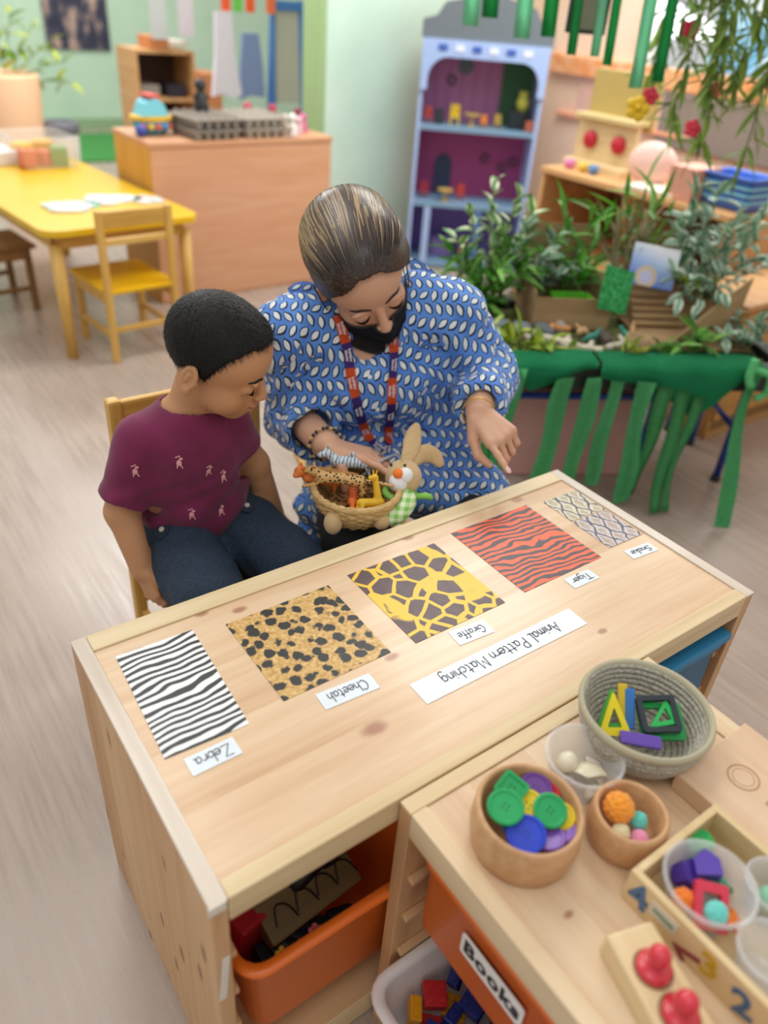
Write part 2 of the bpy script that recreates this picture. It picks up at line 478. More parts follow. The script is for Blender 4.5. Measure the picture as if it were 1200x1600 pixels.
# ------------------------------------------------------------------ storage bins
def bin_mesh(L, Wd, Hh, taper=.02, rim=.014, th=.003, r=.03):
    """open plastic bin, long axis x, rim at z=Hh"""
    bm = nb()
    def ring(l, w, rr, z): return [bm.verts.new((x, y, z)) for x, y in rrect(l, w, rr, 5)]
    rs = [ring(L - 2 * taper - .02, Wd - 2 * taper - .02, r, 0), ring(L - 2 * taper, Wd - 2 * taper, r, .012), ring(L - .012, Wd - .012, r, Hh - .012), ring(L - .004, Wd - .004, r, Hh - .010),
          ring(L + rim, Wd + rim * .6, r + .006, Hh - .010), ring(L + rim + .002, Wd + rim * .6 + .002, r + .006, Hh - .003), ring(L + rim - .003, Wd + rim * .6 - .003, r + .005, Hh), ring(L - .014, Wd - .014, r - .003, Hh - .001),
          ring(L - .020, Wd - .020, r - .004, Hh - .012), ring(L - 2 * taper - .006, Wd - 2 * taper - .006, r - .004, .014), ring(L - 2 * taper - .03, Wd - 2 * taper - .03, r - .006, .005)]
    n = len(rs[0])
    for A, B in zip(rs[:-1], rs[1:]):
        for k in range(n):
            j = (k + 1) % n; bm.faces.new((A[k], A[j], B[j], B[k]))
    bm.faces.new(rs[0][::-1]); bm.faces.new(rs[-1])
    return bm
M_orange = plain('#e9701c', .38, var=.04, coat=.1)
M_white = plain('#e8e4e2', .4)
ob = obj('storage_bin', bin_mesh(.42, .270, .215), M_orange, loc=(.169, .212, .117), rot=(0, 0, PI / 2), smooth=True)
tag(ob, 'deep orange plastic bin full of red and black toys under the pattern table', 'storage bin')
b2 = thing('storage_bin', 'shallow orange plastic bin labelled Books under the toy shelf', 'storage bin', (.449, -.172, .316))
obj('bin_body', bin_mesh(.42, .268, .152, taper=.006, rim=.004, r=.02), M_orange, b2, smooth=True)
lb = obj('label_card', prism(nb(), rrect(.098, .040, .004, 2), 0, .0012, frame((-.2075, .0, .088), (0, -1, 0), (-.03, 0, 1), (-1, 0, -.03))), plain('#f2f0ee', .3), b2)
tm = text_mesh('Books', .0325, frame((-.2089, .0, .088), (0, -1, 0), (-.03, 0, 1), (-1, 0, -.03)), .0002, .0013, spacing=1.1)
mobj('lettering', tm, plain('#26262a', .5), lb)
b3 = obj('storage_bin', bin_mesh(.42, .268, .12, r=.03), M_white, loc=(.395, -.172, .091), smooth=True)
tag(b3, 'white plastic bin of building blocks below the Books bin', 'storage bin')

# ------------------------------------------------------------------ printed pattern cards
ZT = .5177
def card_quad(pts, z0=ZT, z1=ZT + .0007):
    cx = sum(p_[0] for p_ in pts) / 4; cy = sum(p_[1] for p_ in pts) / 4
    return prism(nb(), [(x - cx, y - cy) for x, y in pts][::-1], 0, z1 - z0), (cx, cy, z0)
def print_mat(name, kind):
    m = Mt(name); v = m.coord('Object'); x, y, z = m.xyz(v)
    if kind in ('zebra', 'tiger'):
        w1 = m.noise(m.scale(v, (7, 17, 1)), 1.0, 1)
        w2 = m.noise(m.scale(v, (26, 40, 1), (3, 1, 0)), 1.0, 1)
        if kind == 'zebra':
            ph = (y - x * .06) * 540 + (w1 - .5) * 18 + (w2 - .5) * 5
            f_ = m.smooth(ph.f('SINE'), -.22, .02)
            col = m.mix(f_, '#2b2e31', '#eef0f0')
        else:
            ph = (y + x * .10) * 500 + (w1 - .5) * 22 + (w2 - .5) * 9
            f_ = m.smooth(ph.f('SINE') + (m.noise(m.scale(v, (14, 50, 1)), 1, 1) - .5) * 1.6, -.22, .05)
            col = m.mix(f_, '#4a3a40', '#ef6130')
    elif kind == 'giraffe':
        vv = m.vadd(v, m.noisec(v, 30, 1), .006)
        d = m.voro(vv, 29, 'DISTANCE_TO_EDGE', .85)
        col = m.mix(m.smooth(d, .075, .10), '#f2c62e', m.ramp(m.noise(v, 60), [(.3, '#4b3436'), (.7, '#5d4444')]))
    elif kind == 'cheetah':
        base = m.ramp(m.noise(v, 160, 3), [(.3, '#b88a3c'), (.6, '#dcb672'), (.8, '#e8cd98')])
        vv = m.vadd(v, m.noisec(v, 60, 2), .016)
        d = m.voro(vv, 47, 'F1', .8)
        col = m.mix(m.smooth(d, .36, .46), '#23231f', base)
    else:
        s_ = 1.0
        a = (x + y * .55) * 33; b = (x * -1.0 + y * .55) * 33
        a = a + (m.noise(v, 40) - .5) * .7; b = b + (m.noise(v, 44, 2) - .5) * .7
        fa = (a.f('FRACT') - .5).f('ABSOLUTE'); fb = (b.f('FRACT') - .5).f('ABSOLUTE')
        e = fa.f('MAXIMUM', fb)
        inner = m.ramp(m.noise(v, 300, 3), [(.3, '#a08a78'), (.7, '#c4b3a4')]) if kind == 'snake' else m.ramp(m.noise(v, 300, 3), [(.3, '#9a8c6c'), (.7, '#cfc3a6')])
        mid = '#cbc2c4' if kind == 'snake' else '#d9d2bd'
        col = m.mix(m.smooth(e, .22, .30), inner, mid)
        col = m.mix(m.smooth(e, .40, .455), col, '#45404a')
    return m.set(col, .45, coat=.12, coatr=.25)
def card(pts, kind, label):
    bm, loc = card_quad(pts)
    return tag(obj('pattern_card', bm, print_mat(kind + '_print', kind), loc=loc), label, 'card', 'animal pattern cards')
card([(.042, .384), (.150, .380), (.140, .188), (.033, .193)], 'zebra', 'black and white zebra striped card taped to the table')
card([(.194, .366), (.366, .366), (.364, .198), (.194, .198)], 'cheetah', 'tan cheetah spotted card with black spots taped to the table')
card([(.405, .372), (.578, .370), (.578, .194), (.405, .194)], 'giraffe', 'yellow and brown giraffe patterned card taped to the table')
card([(.622, .378), (.802, .378), (.802, .196), (.622, .196)], 'tiger', 'orange and black tiger striped card taped to the table')
card([(.838, .370), (.925, .368), (.923, .294), (.838, .297)], 'snakeb', 'olive snakeskin card farther from the Snake name label')
card([(.837, .294), (.921, .291), (.921, .205), (.836, .207)], 'snake', 'grey snakeskin card right beside the Snake name label')

# hand lettering: strokes of a marker pen
GL = {
 'Z': (.7, [[(0, 1), (.6, 1), (.0, 0), (.65, .02)]]),
 'e': (.52, [[(.05, .26), (.45, .3), (.4, .48), (.2, .5), (.05, .28), (.1, .05), (.3, 0), (.48, .1)]]),
 'b': (.52, [[(.05, 1), (.05, .02)], [(.05, .3), (.25, .5), (.45, .35), (.4, .08), (.2, 0), (.05, .1)]]),
 'r': (.42, [[(.05, .5), (.05, 0)], [(.05, .3), (.2, .48), (.38, .46)]]),
 'a': (.58, [[(.42, .45), (.2, .5), (.05, .3), (.1, .05), (.28, .02), (.42, .25)], [(.42, .5), (.42, .1), (.56, .02)]]),
 'C': (.68, [[(.6, .85), (.35, 1), (.08, .7), (.05, .3), (.3, 0), (.6, .12)]]),
 'h': (.5, [[(.05, 1), (.05, 0)], [(.05, .3), (.22, .5), (.38, .42), (.4, 0)]]),
 't': (.45, [[(.2, .85), (.2, .1), (.38, .0)], [(.02, .55), (.4, .58)]]),
 'G': (.72, [[(.6, .85), (.35, 1), (.08, .7), (.05, .3), (.3, 0), (.58, .1), (.62, .42), (.38, .42)]]),
 'i': (.18, [[(.06, .5), (.06, .0)], [(.06, .68), (.08, .74)]]),
 'f': (.42, [[(.42, .93), (.26, 1), (.18, .8), (.18, -.1)], [(.0, .5), (.38, .52)]]),
 'T': (.66, [[(0, 1), (.66, 1)], [(.33, 1), (.33, 0)]]),
 'g': (.52, [[(.42, .45), (.2, .5), (.05, .3), (.1, .05), (.28, .02), (.42, .25)], [(.42, .5), (.42, -.25), (.25, -.42), (.05, -.3)]]),
 'S': (.62, [[(.55, .88), (.3, 1), (.08, .8), (.2, .55), (.48, .42), (.5, .12), (.25, 0), (.02, .12)]]),
 'n': (.5, [[(.05, .5), (.05, 0)], [(.05, .3), (.22, .5), (.38, .42), (.4, 0)]]),
 'k': (.46, [[(.05, 1), (.05, 0)], [(.4, .5), (.06, .22), (.42, 0)]]),
 'A': (.66, [[(0, 0), (.3, 1), (.6, 0)], [(.12, .38), (.48, .38)]]),
 'm': (.66, [[(.05, .5), (.05, 0)], [(.05, .3), (.18, .5), (.28, .4), (.29, 0)], [(.29, .3), (.42, .5), (.54, .4), (.55, 0)]]),
 'l': (.32, [[(.06, 1), (.06, .05), (.28, .02)]]),
 'P': (.58, [[(.05, 1), (.05, 0)], [(.05, 1), (.4, .98), (.5, .75), (.35, .52), (.05, .5)]]),
 'M': (.8, [[(0, 0), (.08, 1), (.35, .3), (.62, 1), (.7, 0)]]),
 'c': (.5, [[(.42, .42), (.25, .5), (.06, .3), (.12, .05), (.3, 0), (.45, .1)]]),
 ' ': (.45, []),
}
def catmull(P, k=4):
    if len(P) < 3: return P
    Q = [P[0]] + list(P) + [P[-1]]; out = []
    for i in range(1, len(Q) - 2):
        for j in range(k):
            t = j / k
            out.append(tuple(.5 * ((2 * Q[i][d]) + (-Q[i - 1][d] + Q[i + 1][d]) * t + (2 * Q[i - 1][d] - 5 * Q[i][d] + 4 * Q[i + 1][d] - Q[i + 2][d]) * t * t + (-Q[i - 1][d] + 3 * Q[i][d] - 3 * Q[i + 1][d] + Q[i + 2][d]) * t ** 3) for d in range(len(P[0]))))
    out.append(P[-1]); return out
def handwriting(txt, height, width):
    tot = sum(GL[c_][0] for c_ in txt); sx = width / tot
    bm = nb(); x0 = -width / 2
    for c_ in txt:
        w_, st = GL[c_]
        for s_ in st:
            P = s_ if c_ in 'ZTAMk' else catmull(s_)
            tube(bm, [(x0 + px * sx, (py - .45) * height, .0002) for px, py in P], .00075 if height < .02 else .0009, 5)
        x0 += w_ * sx
    return bm
M_ink = plain('#4a4a55', .5); M_card = plain('#e3edf4', .35, coat=.4)
def name_label(pts, txt, height, label):
    cx = sum(p_[0] for p_ in pts) / 4; cy = sum(p_[1] for p_ in pts) / 4
    ex = Vector((pts[0][0] - pts[1][0] + pts[3][0] - pts[2][0], pts[0][1] - pts[1][1] + pts[3][1] - pts[2][1], 0)); wd = ex.length / 2; ex.normalize()
    ey = Vector((0, 0, 1)).cross(ex)
    hh = (Vector(pts[0]) - Vector(pts[3])).length * .5 + (Vector(pts[1]) - Vector(pts[2])).length * .5
    o = obj('name_label', bx((0, 0, .0004), (wd, hh, .0008)), M_card, loc=(cx, cy, ZT + .00005))
    o.rotation_euler = (0, 0, math.atan2(ex.y, ex.x))
    tag(o, label, 'label', 'handwritten name labels')
    hb = handwriting(txt, height, wd * .72)
    obj('handwriting', hb, M_ink, o, loc=(0, 0, .0008))
name_label([(.052, .181), (.114, .181), (.113, .153), (.050, .153)], 'Zebra', .017, 'white paper label handwritten Zebra')
name_label([(.235, .186), (.316, .181), (.312, .152), (.231, .157)], 'Cheetah', .017, 'white paper label handwritten Cheetah')
name_label([(.459, .187), (.522, .182), (.519, .153), (.456, .157)], 'Giraffe', .015, 'white paper label handwritten Giraffe')
name_label([(.700, .187), (.757, .184), (.755, .160), (.699, .160)], 'Tiger', .014, 'white paper label handwritten Tiger')
name_label([(.850, .188), (.909, .182), (.907, .159), (.846, .163)], 'Snake', .013, 'white paper label handwritten Snake')
name_label([(.349, .135), (.654, .132), (.652, .093), (.349, .096)], 'Animal Pattern Matching', .020, 'long white paper strip handwritten Animal Pattern Matching')

# ------------------------------------------------------------------ toys in the bins
def toy(name, bm, mat, label, cat, loc=(0, 0, 0), rot=None, group=None, smooth=False):
    return tag(obj(name, bm, mat, loc=loc, rot=rot, smooth=smooth), label, cat, group)
G_or = 'toys in the deep orange bin'
M_red = plain('#a31f2c', .45); M_black = plain('#1b1a1d', .5); M_mag = plain('#8c1f3a', .5)
bm = bx((0, 0, 0), (.15, .055, .03), bev=.004)
t = toy('wooden_puzzle_block', bm, wood('olive_wood', '#5c4a2c', '#7d683e', '#957e4e', 'X', 50, .5), 'olive brown wooden block with carved fish pattern in the orange bin', 'block', (.165, .085, .262), (.45, .05, .12), G_or)
bm = nb()
for i in range(4):
    tube(bm, catmull([(-.06 + i * .034, -.010, .0155), (-.05 + i * .034, .012, .0158), (-.035 + i * .034, .006, .0158), (-.028 + i * .034, -.014, .0155)]), .0016, 5)
obj('fish_carving', bm, plain('#3a2b20', .6), t)
bm = nb(); sphere(bm, (0, 0, 0), .03, 14, 10, (1.3, .8, 1)); sphere(bm, (.035, 0, .02), .018, 12, 8); tube(bm, [(-.03, 0, 0), (-.06, .01, -.02), (-.07, .02, -.05)], .012, 8)
t = toy('penguin_puppet', bm, M_black, 'black soft puppet with a yellow disc in the orange bin', 'toy', (.22, .12, .285), (.2, .3, .6), G_or, True)
obj('yellow_disc', cyl(nb(), (0, 0, 0), (0, 0, .004), .014, n=20), plain('#d8a21e', .5), t, loc=(.034, -.016, .024), rot=(1.2, 0, 0))
bm = bx((0, 0, 0), (.13, .10, .07), bev=.012)
toy('red_toy_case', bm, M_red, 'dark red plastic toy case at the back of the orange bin', 'toy', (.175, .235, .255), (.35, 0, .15), G_or)
toy('red_toy_box', bx((0, 0, 0), (.06, .05, .09), bev=.006), plain('#c0222e', .5), 'bright red toy box in the left corner of the orange bin', 'toy', (.075, .10, .245), (.1, .2, .3), G_or)
bm = nb()
for i in range(7): box(bm, (-.05 + i * .018, .004 * math.sin(i * 2), 0), (.017, .05, .05), rot=(.1 * i, .2, .3 * i), bev=.004)
toy('patterned_fabric', bm, M_black, 'black patterned fabric toy at the front of the orange bin', 'toy', (.13, .045, .225), None, G_or)
bm = nb(); tube(bm, catmull([(-.05, 0, 0), (-.02, .02, .02), (.02, -.01, .025), (.06, .01, 0)]), .022, 10)
toy('plush_snake', bm, M_mag, 'dark magenta plush snake at the right of the orange bin', 'toy', (.235, .17, .27), (0, 0, .7), G_or, True)
for i, (x, y, cc, nm) in enumerate([(.10, .035, '#e0b52a', 'yellow'), (.125, .03, '#c8374a', 'red'), (.15, .037, '#d36a74', 'pink')]):
    bm = nb()
    for k in range(5):
        a = 2 * PI * k / 5; sphere(bm, (.006 * math.cos(a), .006 * math.sin(a), 0), .0045, 8, 6)
    toy('star_charm', bm, plain(cc, .5), nm + ' star shaped charm on the black fabric in the orange bin', 'toy', (x, y, .262), (.4, 0, 0), G_or, True)
# building blocks in the white bin
random.seed(4)
def brick(w, d, h):
    bm = bx((0, 0, h / 2), (w, d, h), bev=.001, seg=1)
    for i in range(int(round(w / .016))):
        for j in range(int(round(d / .016))):
            cyl(bm, (-w / 2 + .008 + i * .016, -d / 2 + .008 + j * .016, h - .0005), (-w / 2 + .008 + i * .016, -d / 2 + .008 + j * .016, h + .0035), .005, n=10)
    return bm
bc = [('blue', '#24337f'), ('red', '#c2262e'), ('yellow', '#e3a11c')]
lab_b = {'blue': 'dark blue toy brick in the white bin', 'red': 'red toy brick in the white bin', 'yellow': 'yellow toy brick in the white bin'}
k = 0
for gx in range(5):
    for gy in range(6):
        x = .235 + gx * .040; y = -.275 + gy * .040
        nm, cc = bc[0] if (gy < 5 or gx > 1) else bc[1 + (gx + gy) % 2]
        toy('toy_brick', brick(.032, .016 if (gx + gy) % 2 else .032, .019), plain(cc, .35), lab_b[nm], 'toy brick', (x + random.uniform(-.004, .004), y + random.uniform(-.004, .004), .138 + random.uniform(0, .008)), (random.uniform(-.3, .3), random.uniform(-.3, .3), random.uniform(0, 3)), 'toy bricks in the white bin')
for gx in range(4):
    for gy in range(4):
        nm, cc = bc[0] if (gy < 3 or gx > 1) else bc[1 + gx % 2]
        toy('toy_brick', brick(.032, .032, .019), plain(cc, .35), lab_b[nm], 'toy brick', (.25 + gx * .045, -.25 + gy * .05, .112), (0, 0, random.uniform(0, 3)), 'toy bricks in the white bin')
# blue box in the right bay of the pattern table
bx_ = thing('storage_bin', 'teal blue box in the far bay of the pattern table', 'storage bin', (.788, .10, .31))
bm = bin_mesh(.26, .255, .12, r=.012, rim=.004, taper=.004)
obj('bin_body', bm, plain('#2a78a4', .5), bx_, rot=(0, 0, PI / 2), loc=(0, .03, 0), smooth=True)
obj('lid', bx((0, .03, .128), (.27, .27, .016), bev=.004), plain('#2f86b4', .5), bx_)

# ------------------------------------------------------------------ coiled basket and its magnetic shapes
m = Mt('coiled_rope'); v = m.coord('Object'); x, y, z = m.xyz(v)
ang = y.f('ARCTAN2', x)
sp_ = m.noise(v, 260, 3)
st = (ang * 130.0).f('SINE')
M_rope = m.set(m.ramp(sp_ * .9 + st * .03 + .05, [(.3, '#8c887d'), (.5, '#b5b0a2'), (.7, '#cdc8b6')]), .8, bump=st, bstr=.15)
def spiral(bm, prof, pitch, r, n=40):
    """tube following a surface of revolution; prof(t)->(radius,z), t in arc length"""
    pts = []; T = prof[-1][0]; turns = T / pitch
    N = int(turns * n)
    for i in range(N + 1):
        s_ = T * i / N; a = 2 * PI * s_ / pitch
        for (s0, r0, z0), (s1, r1, z1) in zip(prof[:-1], prof[1:]):
            if s0 <= s_ <= s1 + 1e-9:
                t_ = (s_ - s0) / (s1 - s0); pts.append(((r0 + (r1 - r0) * t_) * math.cos(a), (r0 + (r1 - r0) * t_) * math.sin(a), z0 + (z1 - z0) * t_)); break
    return tube(bm, pts, r, 7)
bk = thing('coiled_basket', 'round grey coiled rope basket of magnetic shapes on the toy shelf', 'basket', (.533, -.092, .5175))
prof = [(0, .004, .004), (.046, .050, .004), (.056, .058, .010), (.074, .068, .025), (.092, .0735, .041), (.112, .0765, .061)]
obj('coil', spiral(nb(), prof, .0078, .0042), M_rope, bk, smooth=True)
bm = nb(); lathe(bm, [(0, .0045), (.050, .0045), (.058, .011), (.068, .026), (.0735, .042), (.0765, .061)], 40)
obj('lining', bm, plain('#6f6b62', .85), bk, smooth=True)
obj('rim_band', lathe(nb(), [(.0730, .060), (.0760, .067), (.0800, .068), (.0820, .063), (.0805, .057), (.0755, .0565)], 48, close=True), plain('#b5ae93', .8), bk, smooth=True)
def poly(n, r, a0=0): return [(r * math.cos(2 * PI * i / n + a0), r * math.sin(2 * PI * i / n + a0)) for i in range(n)]
def rframe(pts, r, n=3):
    out = []
    N = len(pts)
    for i in range(N):
        p0, p1, p2 = Vector(pts[i - 1]), Vector(pts[i]), Vector(pts[(i + 1) % N])
        a = (p0 - p1).normalized(); b = (p2 - p1).normalized()
        for k in range(n + 1):
            t_ = k / n; q = p1 + a * r * (1 - t_) ** 2 + b * r * t_ ** 2
            out.append((q.x, q.y))
    return out
def shape_frame(pts, inner_scale, th, r=.005, c=None):
    cx = sum(p_[0] for p_ in pts) / len(pts); cy = sum(p_[1] for p_ in pts) / len(pts)
    o_ = rframe(pts, r); i_ = rframe([(cx + (x - cx) * inner_scale, cy + (y - cy) * inner_scale) for x, y in pts], r * .5)
    bm = ring_prism(nb(), o_, i_, 0, th); return bm
G_m = 'magnetic shapes in the coiled basket'
sq = [(-.024, -.024), (.024, -.024), (.024, .024), (-.024, .024)]
def lie(o, loc, z, xdir):
    z = Vector(z).normalized(); x = (Vector(xdir) - z * Vector(xdir).dot(z)).normalized(); y = z.cross(x)
    o.matrix_basis = frame(loc, x, y, z); return o
lie(toy('magnetic_square', shape_frame(sq, .72, .007), plain('#2a323c', .3), 'dark navy square frame on top of the shapes in the coiled basket', 'toy', group=G_m), (.556, -.098, .560), (-.25, -.2, 1), (.85, -.55, 0))
lie(toy('magnetic_triangle', shape_frame([(-.018, -.014), (.02, -.014), (.016, .02)], .5, .006), plain('#24b456', .3), 'bright green triangle frame inside the navy square', 'toy', group=G_m), (.557, -.099, .5575), (-.25, -.2, 1), (.85, -.4, 0))
lie(toy('magnetic_square', shape_frame([(-.027, -.024), (.027, -.024), (.027, .024), (-.027, .024)], .72, .006), plain('#1f9a4a', .3), 'green square frame under the navy square', 'toy', group=G_m), (.5585, -.103, .550), (-.25, -.2, 1), (.83, -.6, 0))
lie(toy('magnetic_triangle', shape_frame([(-.02, -.024), (.02, -.024), (0, .03)], .45, .007), plain('#efdc1c', .3), 'yellow triangle frame standing in the coiled basket', 'toy', group=G_m), (.508, -.068, .560), (-.55, -.5, .75), (.85, -.55, 0))
lie(toy('magnetic_triangle', shape_frame([(-.022, -.024), (.02, -.024), (0, .03)], .45, .006), plain('#3aa63a', .3), 'green triangle frame behind the yellow triangle', 'toy', group=G_m), (.512, -.062, .559), (-.55, -.5, .75), (.85, -.55, 0))
lie(toy('magnetic_bar', bx((0, 0, .003), (.05, .016, .006), bev=.002), plain('#6a4bb0', .3), 'purple flat bar under the yellow triangle', 'toy', group=G_m), (.513, -.108, .550), (-.2, -.3, 1), (.75, -.66, -.1))
lie(toy('magnetic_bar', bx((0, 0, .003), (.05, .012, .006), bev=.002), plain('#2a76c0', .3), 'blue flat bar between yellow triangle and navy square', 'toy', group=G_m), (.537, -.070, .556), (-.5, -.5, .8), (.5, .6, .3))
lie(toy('magnetic_bar', bx((0, 0, .003), (.05, .012, .006), bev=.002), plain('#d9b91c', .3), 'yellow flat bar behind the blue bar', 'toy', group=G_m), (.534, -.060, .558), (-.5, -.5, .8), (.5, .6, .3))

# ------------------------------------------------------------------ clear tub of shells
m = Mt('clear_plastic'); M_clear = m.set('#f3f5f6', .15, alpha=.30, spec=.8)
def tub(r0, r1, h, th=.0012):
    return lathe(nb(), [(0, 0), (r0 - .003, 0), (r0, .003), (r1, h - .006), (r1 + .003, h - .005), (r1 + .0035, h - .001), (r1 + .002, h), (r1 - .001, h - .001), (r1 - .0015, h - .006), (r0 - th, .004), (r0 - .004, .0015), (0, .0015)], 40)
tag(obj('plastic_tub', tub(.034, .043, .050), M_clear, loc=(.427, -.093, .5177), smooth=True), 'clear plastic tub of seashells beside the coiled basket', 'tub')
M_shell = plain('#e6dcc0', .3, coat=.4); M_shell2 = plain('#d9cdbd', .35)
G_s = 'seashells in the clear tub'
bm = nb(); sphere(bm, (0, 0, 0), .014, 18, 12, (1, .9, .95)); tube(bm, [(0.008, 0, .006), (.013, .004, .002), (.012, .008, -.004)], .004, 8, [.004, .003, .001])
toy('moon_shell', bm, M_shell, 'round cream moon shell in the plastic tub', 'seashell', (.421, -.078, .541), None, G_s, True)
def fan_shell(r):
    bm = nb(); n = 14; m_ = 6; rows = []
    for j in range(m_ + 1):
        row = []
        for i in range(n + 1):
            a = PI * (.12 + .76 * i / n); rr = r * j / m_ * (1 + .05 * math.sin(i * PI))
            rib = .0007 * (i % 2) * j / m_
            row.append(bm.verts.new((rr * math.cos(a), rr * math.sin(a) - r * .4, r * .42 * math.sin(PI * .5 * (1 - (j / m_) ** 2)) + rib)))
        rows.append(row)
    for A, B in zip(rows[:-1], rows[1:]):
        for i in range(n): bm.faces.new((A[i], A[i + 1], B[i + 1], B[i]))
    bmesh.ops.remove_doubles(bm, verts=bm.verts, dist=1e-6)
    bmesh.ops.solidify(bm, geom=list(bm.faces), thickness=.0012)
    return bm
toy('fan_shell', fan_shell(.024), M_shell, 'cream fan shell lying on top in the plastic tub', 'seashell', (.432, -.102, .538), (.3, -.2, -.9), G_s, True)
toy('fan_shell', fan_shell(.022), M_shell2, 'pale fan shell under the top one, nearest the coiled basket', 'seashell', (.444, -.100, .532), (.2, .2, -1.9), G_s, True)
toy('fan_shell', fan_shell(.016), M_shell, 'small cream fan shell at the near side of the plastic tub', 'seashell', (.428, -.117, .523), (.1, -.1, .2), G_s, True)
bm = nb(); tube(bm, [(.010 * (1 - i / 40) * math.cos(i * .5), .010 * (1 - i / 40) * math.sin(i * .5), i * .0004) for i in range(38)], .004, 7, [.0045 * (1 - i / 42) for i in range(38)])
toy('spiral_shell', bm, plain('#b9a9a4', .35), 'grey mauve spiral shell at the left of the plastic tub', 'seashell', (.406, -.094, .528), (.2, .1, 0), G_s, True)

# ------------------------------------------------------------------ wooden bowls
def wooden_bowl(R, h, wall):
    return lathe(nb(), [(0, 0), (R - .010, 0), (R - .004, .003), (R, h * .45), (R - .002, h - .004), (R - .004, h), (R - wall + .002, h), (R - wall, h - .003), (R - wall - .001, .012), (R - wall - .005, .008), (0, .008)], 48)
tag(obj('wooden_bowl', wooden_bowl(.0600, .060, .0085), M_beech, loc=(.316, -.113, .5177), smooth=True), 'large round wooden bowl full of plastic buttons', 'bowl')
tag(obj('wooden_bowl', wooden_bowl(.0430, .050, .0085), M_beech, loc=(.414, -.172, .5177), smooth=True), 'small round wooden bowl of pompoms', 'bowl')
def button(r, square=False):
    bm = nb()
    if not square: lathe(bm, [(0, 0), (r - .001, 0), (r, .001), (r, .003), (r - .0015, .0042), (r - .0035, .0042), (r - .005, .0028), (0, .0028)], 28)
    else:
        prism(bm, rrect(2 * r, 2 * r, .004, 3), 0, .0028); ring_prism(bm, rrect(2 * r, 2 * r, .004, 3), rrect(2 * r - .008, 2 * r - .008, .002, 3), .0028, .0042)
    return bm
M_hole = plain('#10352a', .6)
def put_button(col, r, loc, z, label, square=False):
    r *= 1.14; o = toy('button', button(r, square), plain(col, .35), label, 'button', group='plastic buttons in the wooden bowl', smooth=False)
    lie(o, (loc[0] + (loc[0] - .318) * .06, loc[1] + (loc[1] + .112) * .06, loc[2] + .007), z, (1, .3, 0))
    bm = nb()
    for a in range(4): cyl(bm, (.0035 * math.cos(a * PI / 2 + .8), .0035 * math.sin(a * PI / 2 + .8), .0026), (.0035 * math.cos(a * PI / 2 + .8), .0035 * math.sin(a * PI / 2 + .8), .00295), .0011, n=8)
    obj('thread_hole', bm, M_hole, o)
put_button('#1da35c', .0175, (.297, -.098, .566), (-.2, -.15, 1), 'round green button on the left of the button pile')
put_button('#1da35c', .0165, (.334, -.124, .563), (-.15, -.35, 1), 'round green button on the right of the button pile')
put_button('#1a9c56', .0135, (.317, -.085, .566), (-.1, -.25, 1), 'square green button at the back of the button pile', True)
put_button('#e8cc1a', .0175, (.321, -.106, .558), (-.1, -.1, 1), 'yellow button between the green buttons')
put_button('#1f3fc4', .0185, (.299, -.128, .556), (-.25, -.1, 1), 'blue button at the near side of the bowl')
put_button('#7a4fae', .0150, (.318, -.142, .552), (0, .2, 1), 'purple button beside the blue button')
put_button('#8a5cc0', .0140, (.336, -.142, .549), (-.1, .2, 1), 'purple button under the right green button')
put_button('#6d3d96', .0165, (.344, -.095, .556), (-.25, -.15, 1), 'dark purple button at the right side of the bowl')
put_button('#cf2435', .0140, (.351, -.104, .552), (-.3, 0, 1), 'red button under the dark purple button')
put_button('#e8cc1a', .0150, (.346, -.130, .550), (-.3, .1, 1), 'yellow button under the right green button')
put_button('#3a7ec8', .0180, (.310, -.110, .540), (0, 0, 1), 'pale blue button at the bottom of the pile')
def pompom(r, seed):
    bm = nb(); bmesh.ops.create_icosphere(bm, subdivisions=4, radius=r)
    rg = random.Random(seed)
    for v_ in bm.verts: v_.co *= 1 + rg.uniform(-.09, .10)
    return bm
G_p = 'pompoms in the small bowl'
for cc, r, loc, lb_ in [('#f09a1e', .0165, (.412, -.158, .557), 'large orange pompom in the small wooden bowl'), ('#62cfc0', .0095, (.425, -.178, .548), 'mint glitter pompom in the small wooden bowl'),
                        ('#e8e3b8', .0095, (.399, -.176, .545), 'cream pompom in the small wooden bowl'), ('#ee9ac0', .0090, (.412, -.191, .543), 'pink pompom in the small wooden bowl')]:
    toy('pompom', pompom(r, int(r * 1e5)), plain(cc, .95, sheen=.5), lb_, 'pompom', loc, None, G_p)

# ------------------------------------------------------------------ engraved board, number tray and what it holds
eb = thing('engraved_board', 'thick plain wooden board engraved with a circle beside the coiled basket', 'board', (.588, -.265, .5177))
obj('board', bx((0, 0, .0135), (.142, .21, .027), bev=.002), M_mapl, eb)
M_groove = plain('#b89470', .7)
obj('engraved_circle', lathe(nb(), [(.0165, .0267), (.0165, .0273), (.0190, .0273), (.0190, .0267)], 36, close=True), M_groove, eb, loc=(-.007, .057, 0))
obj('engraved_circle', lathe(nb(), [(.0120, .0267), (.0120, .0272), (.0130, .0272), (.0130, .0267)], 36, close=True), M_groove, eb, loc=(-.007, .057, 0))
obj('engraved_square', ring_prism(nb(), rrect(.045, .045, .001, 1), rrect(.041, .041, .001, 1), .0267, .0273), M_groove, eb, loc=(.004, .0, 0))
TX0, TX1, TY0, TY1, TZ = .360, .503, -.62, -.216, .5178
tr = thing('number_tray', 'long wooden tray with painted numbers along its side', 'tray', ((TX0 + TX1) / 2, (TY0 + TY1) / 2, TZ))
wobj('base', bx(((TX0 + TX1) / 2, (TY0 + TY1) / 2, TZ + .003), (TX1 - TX0 - .002, TY1 - TY0 - .002, .006)), M_birch, tr)
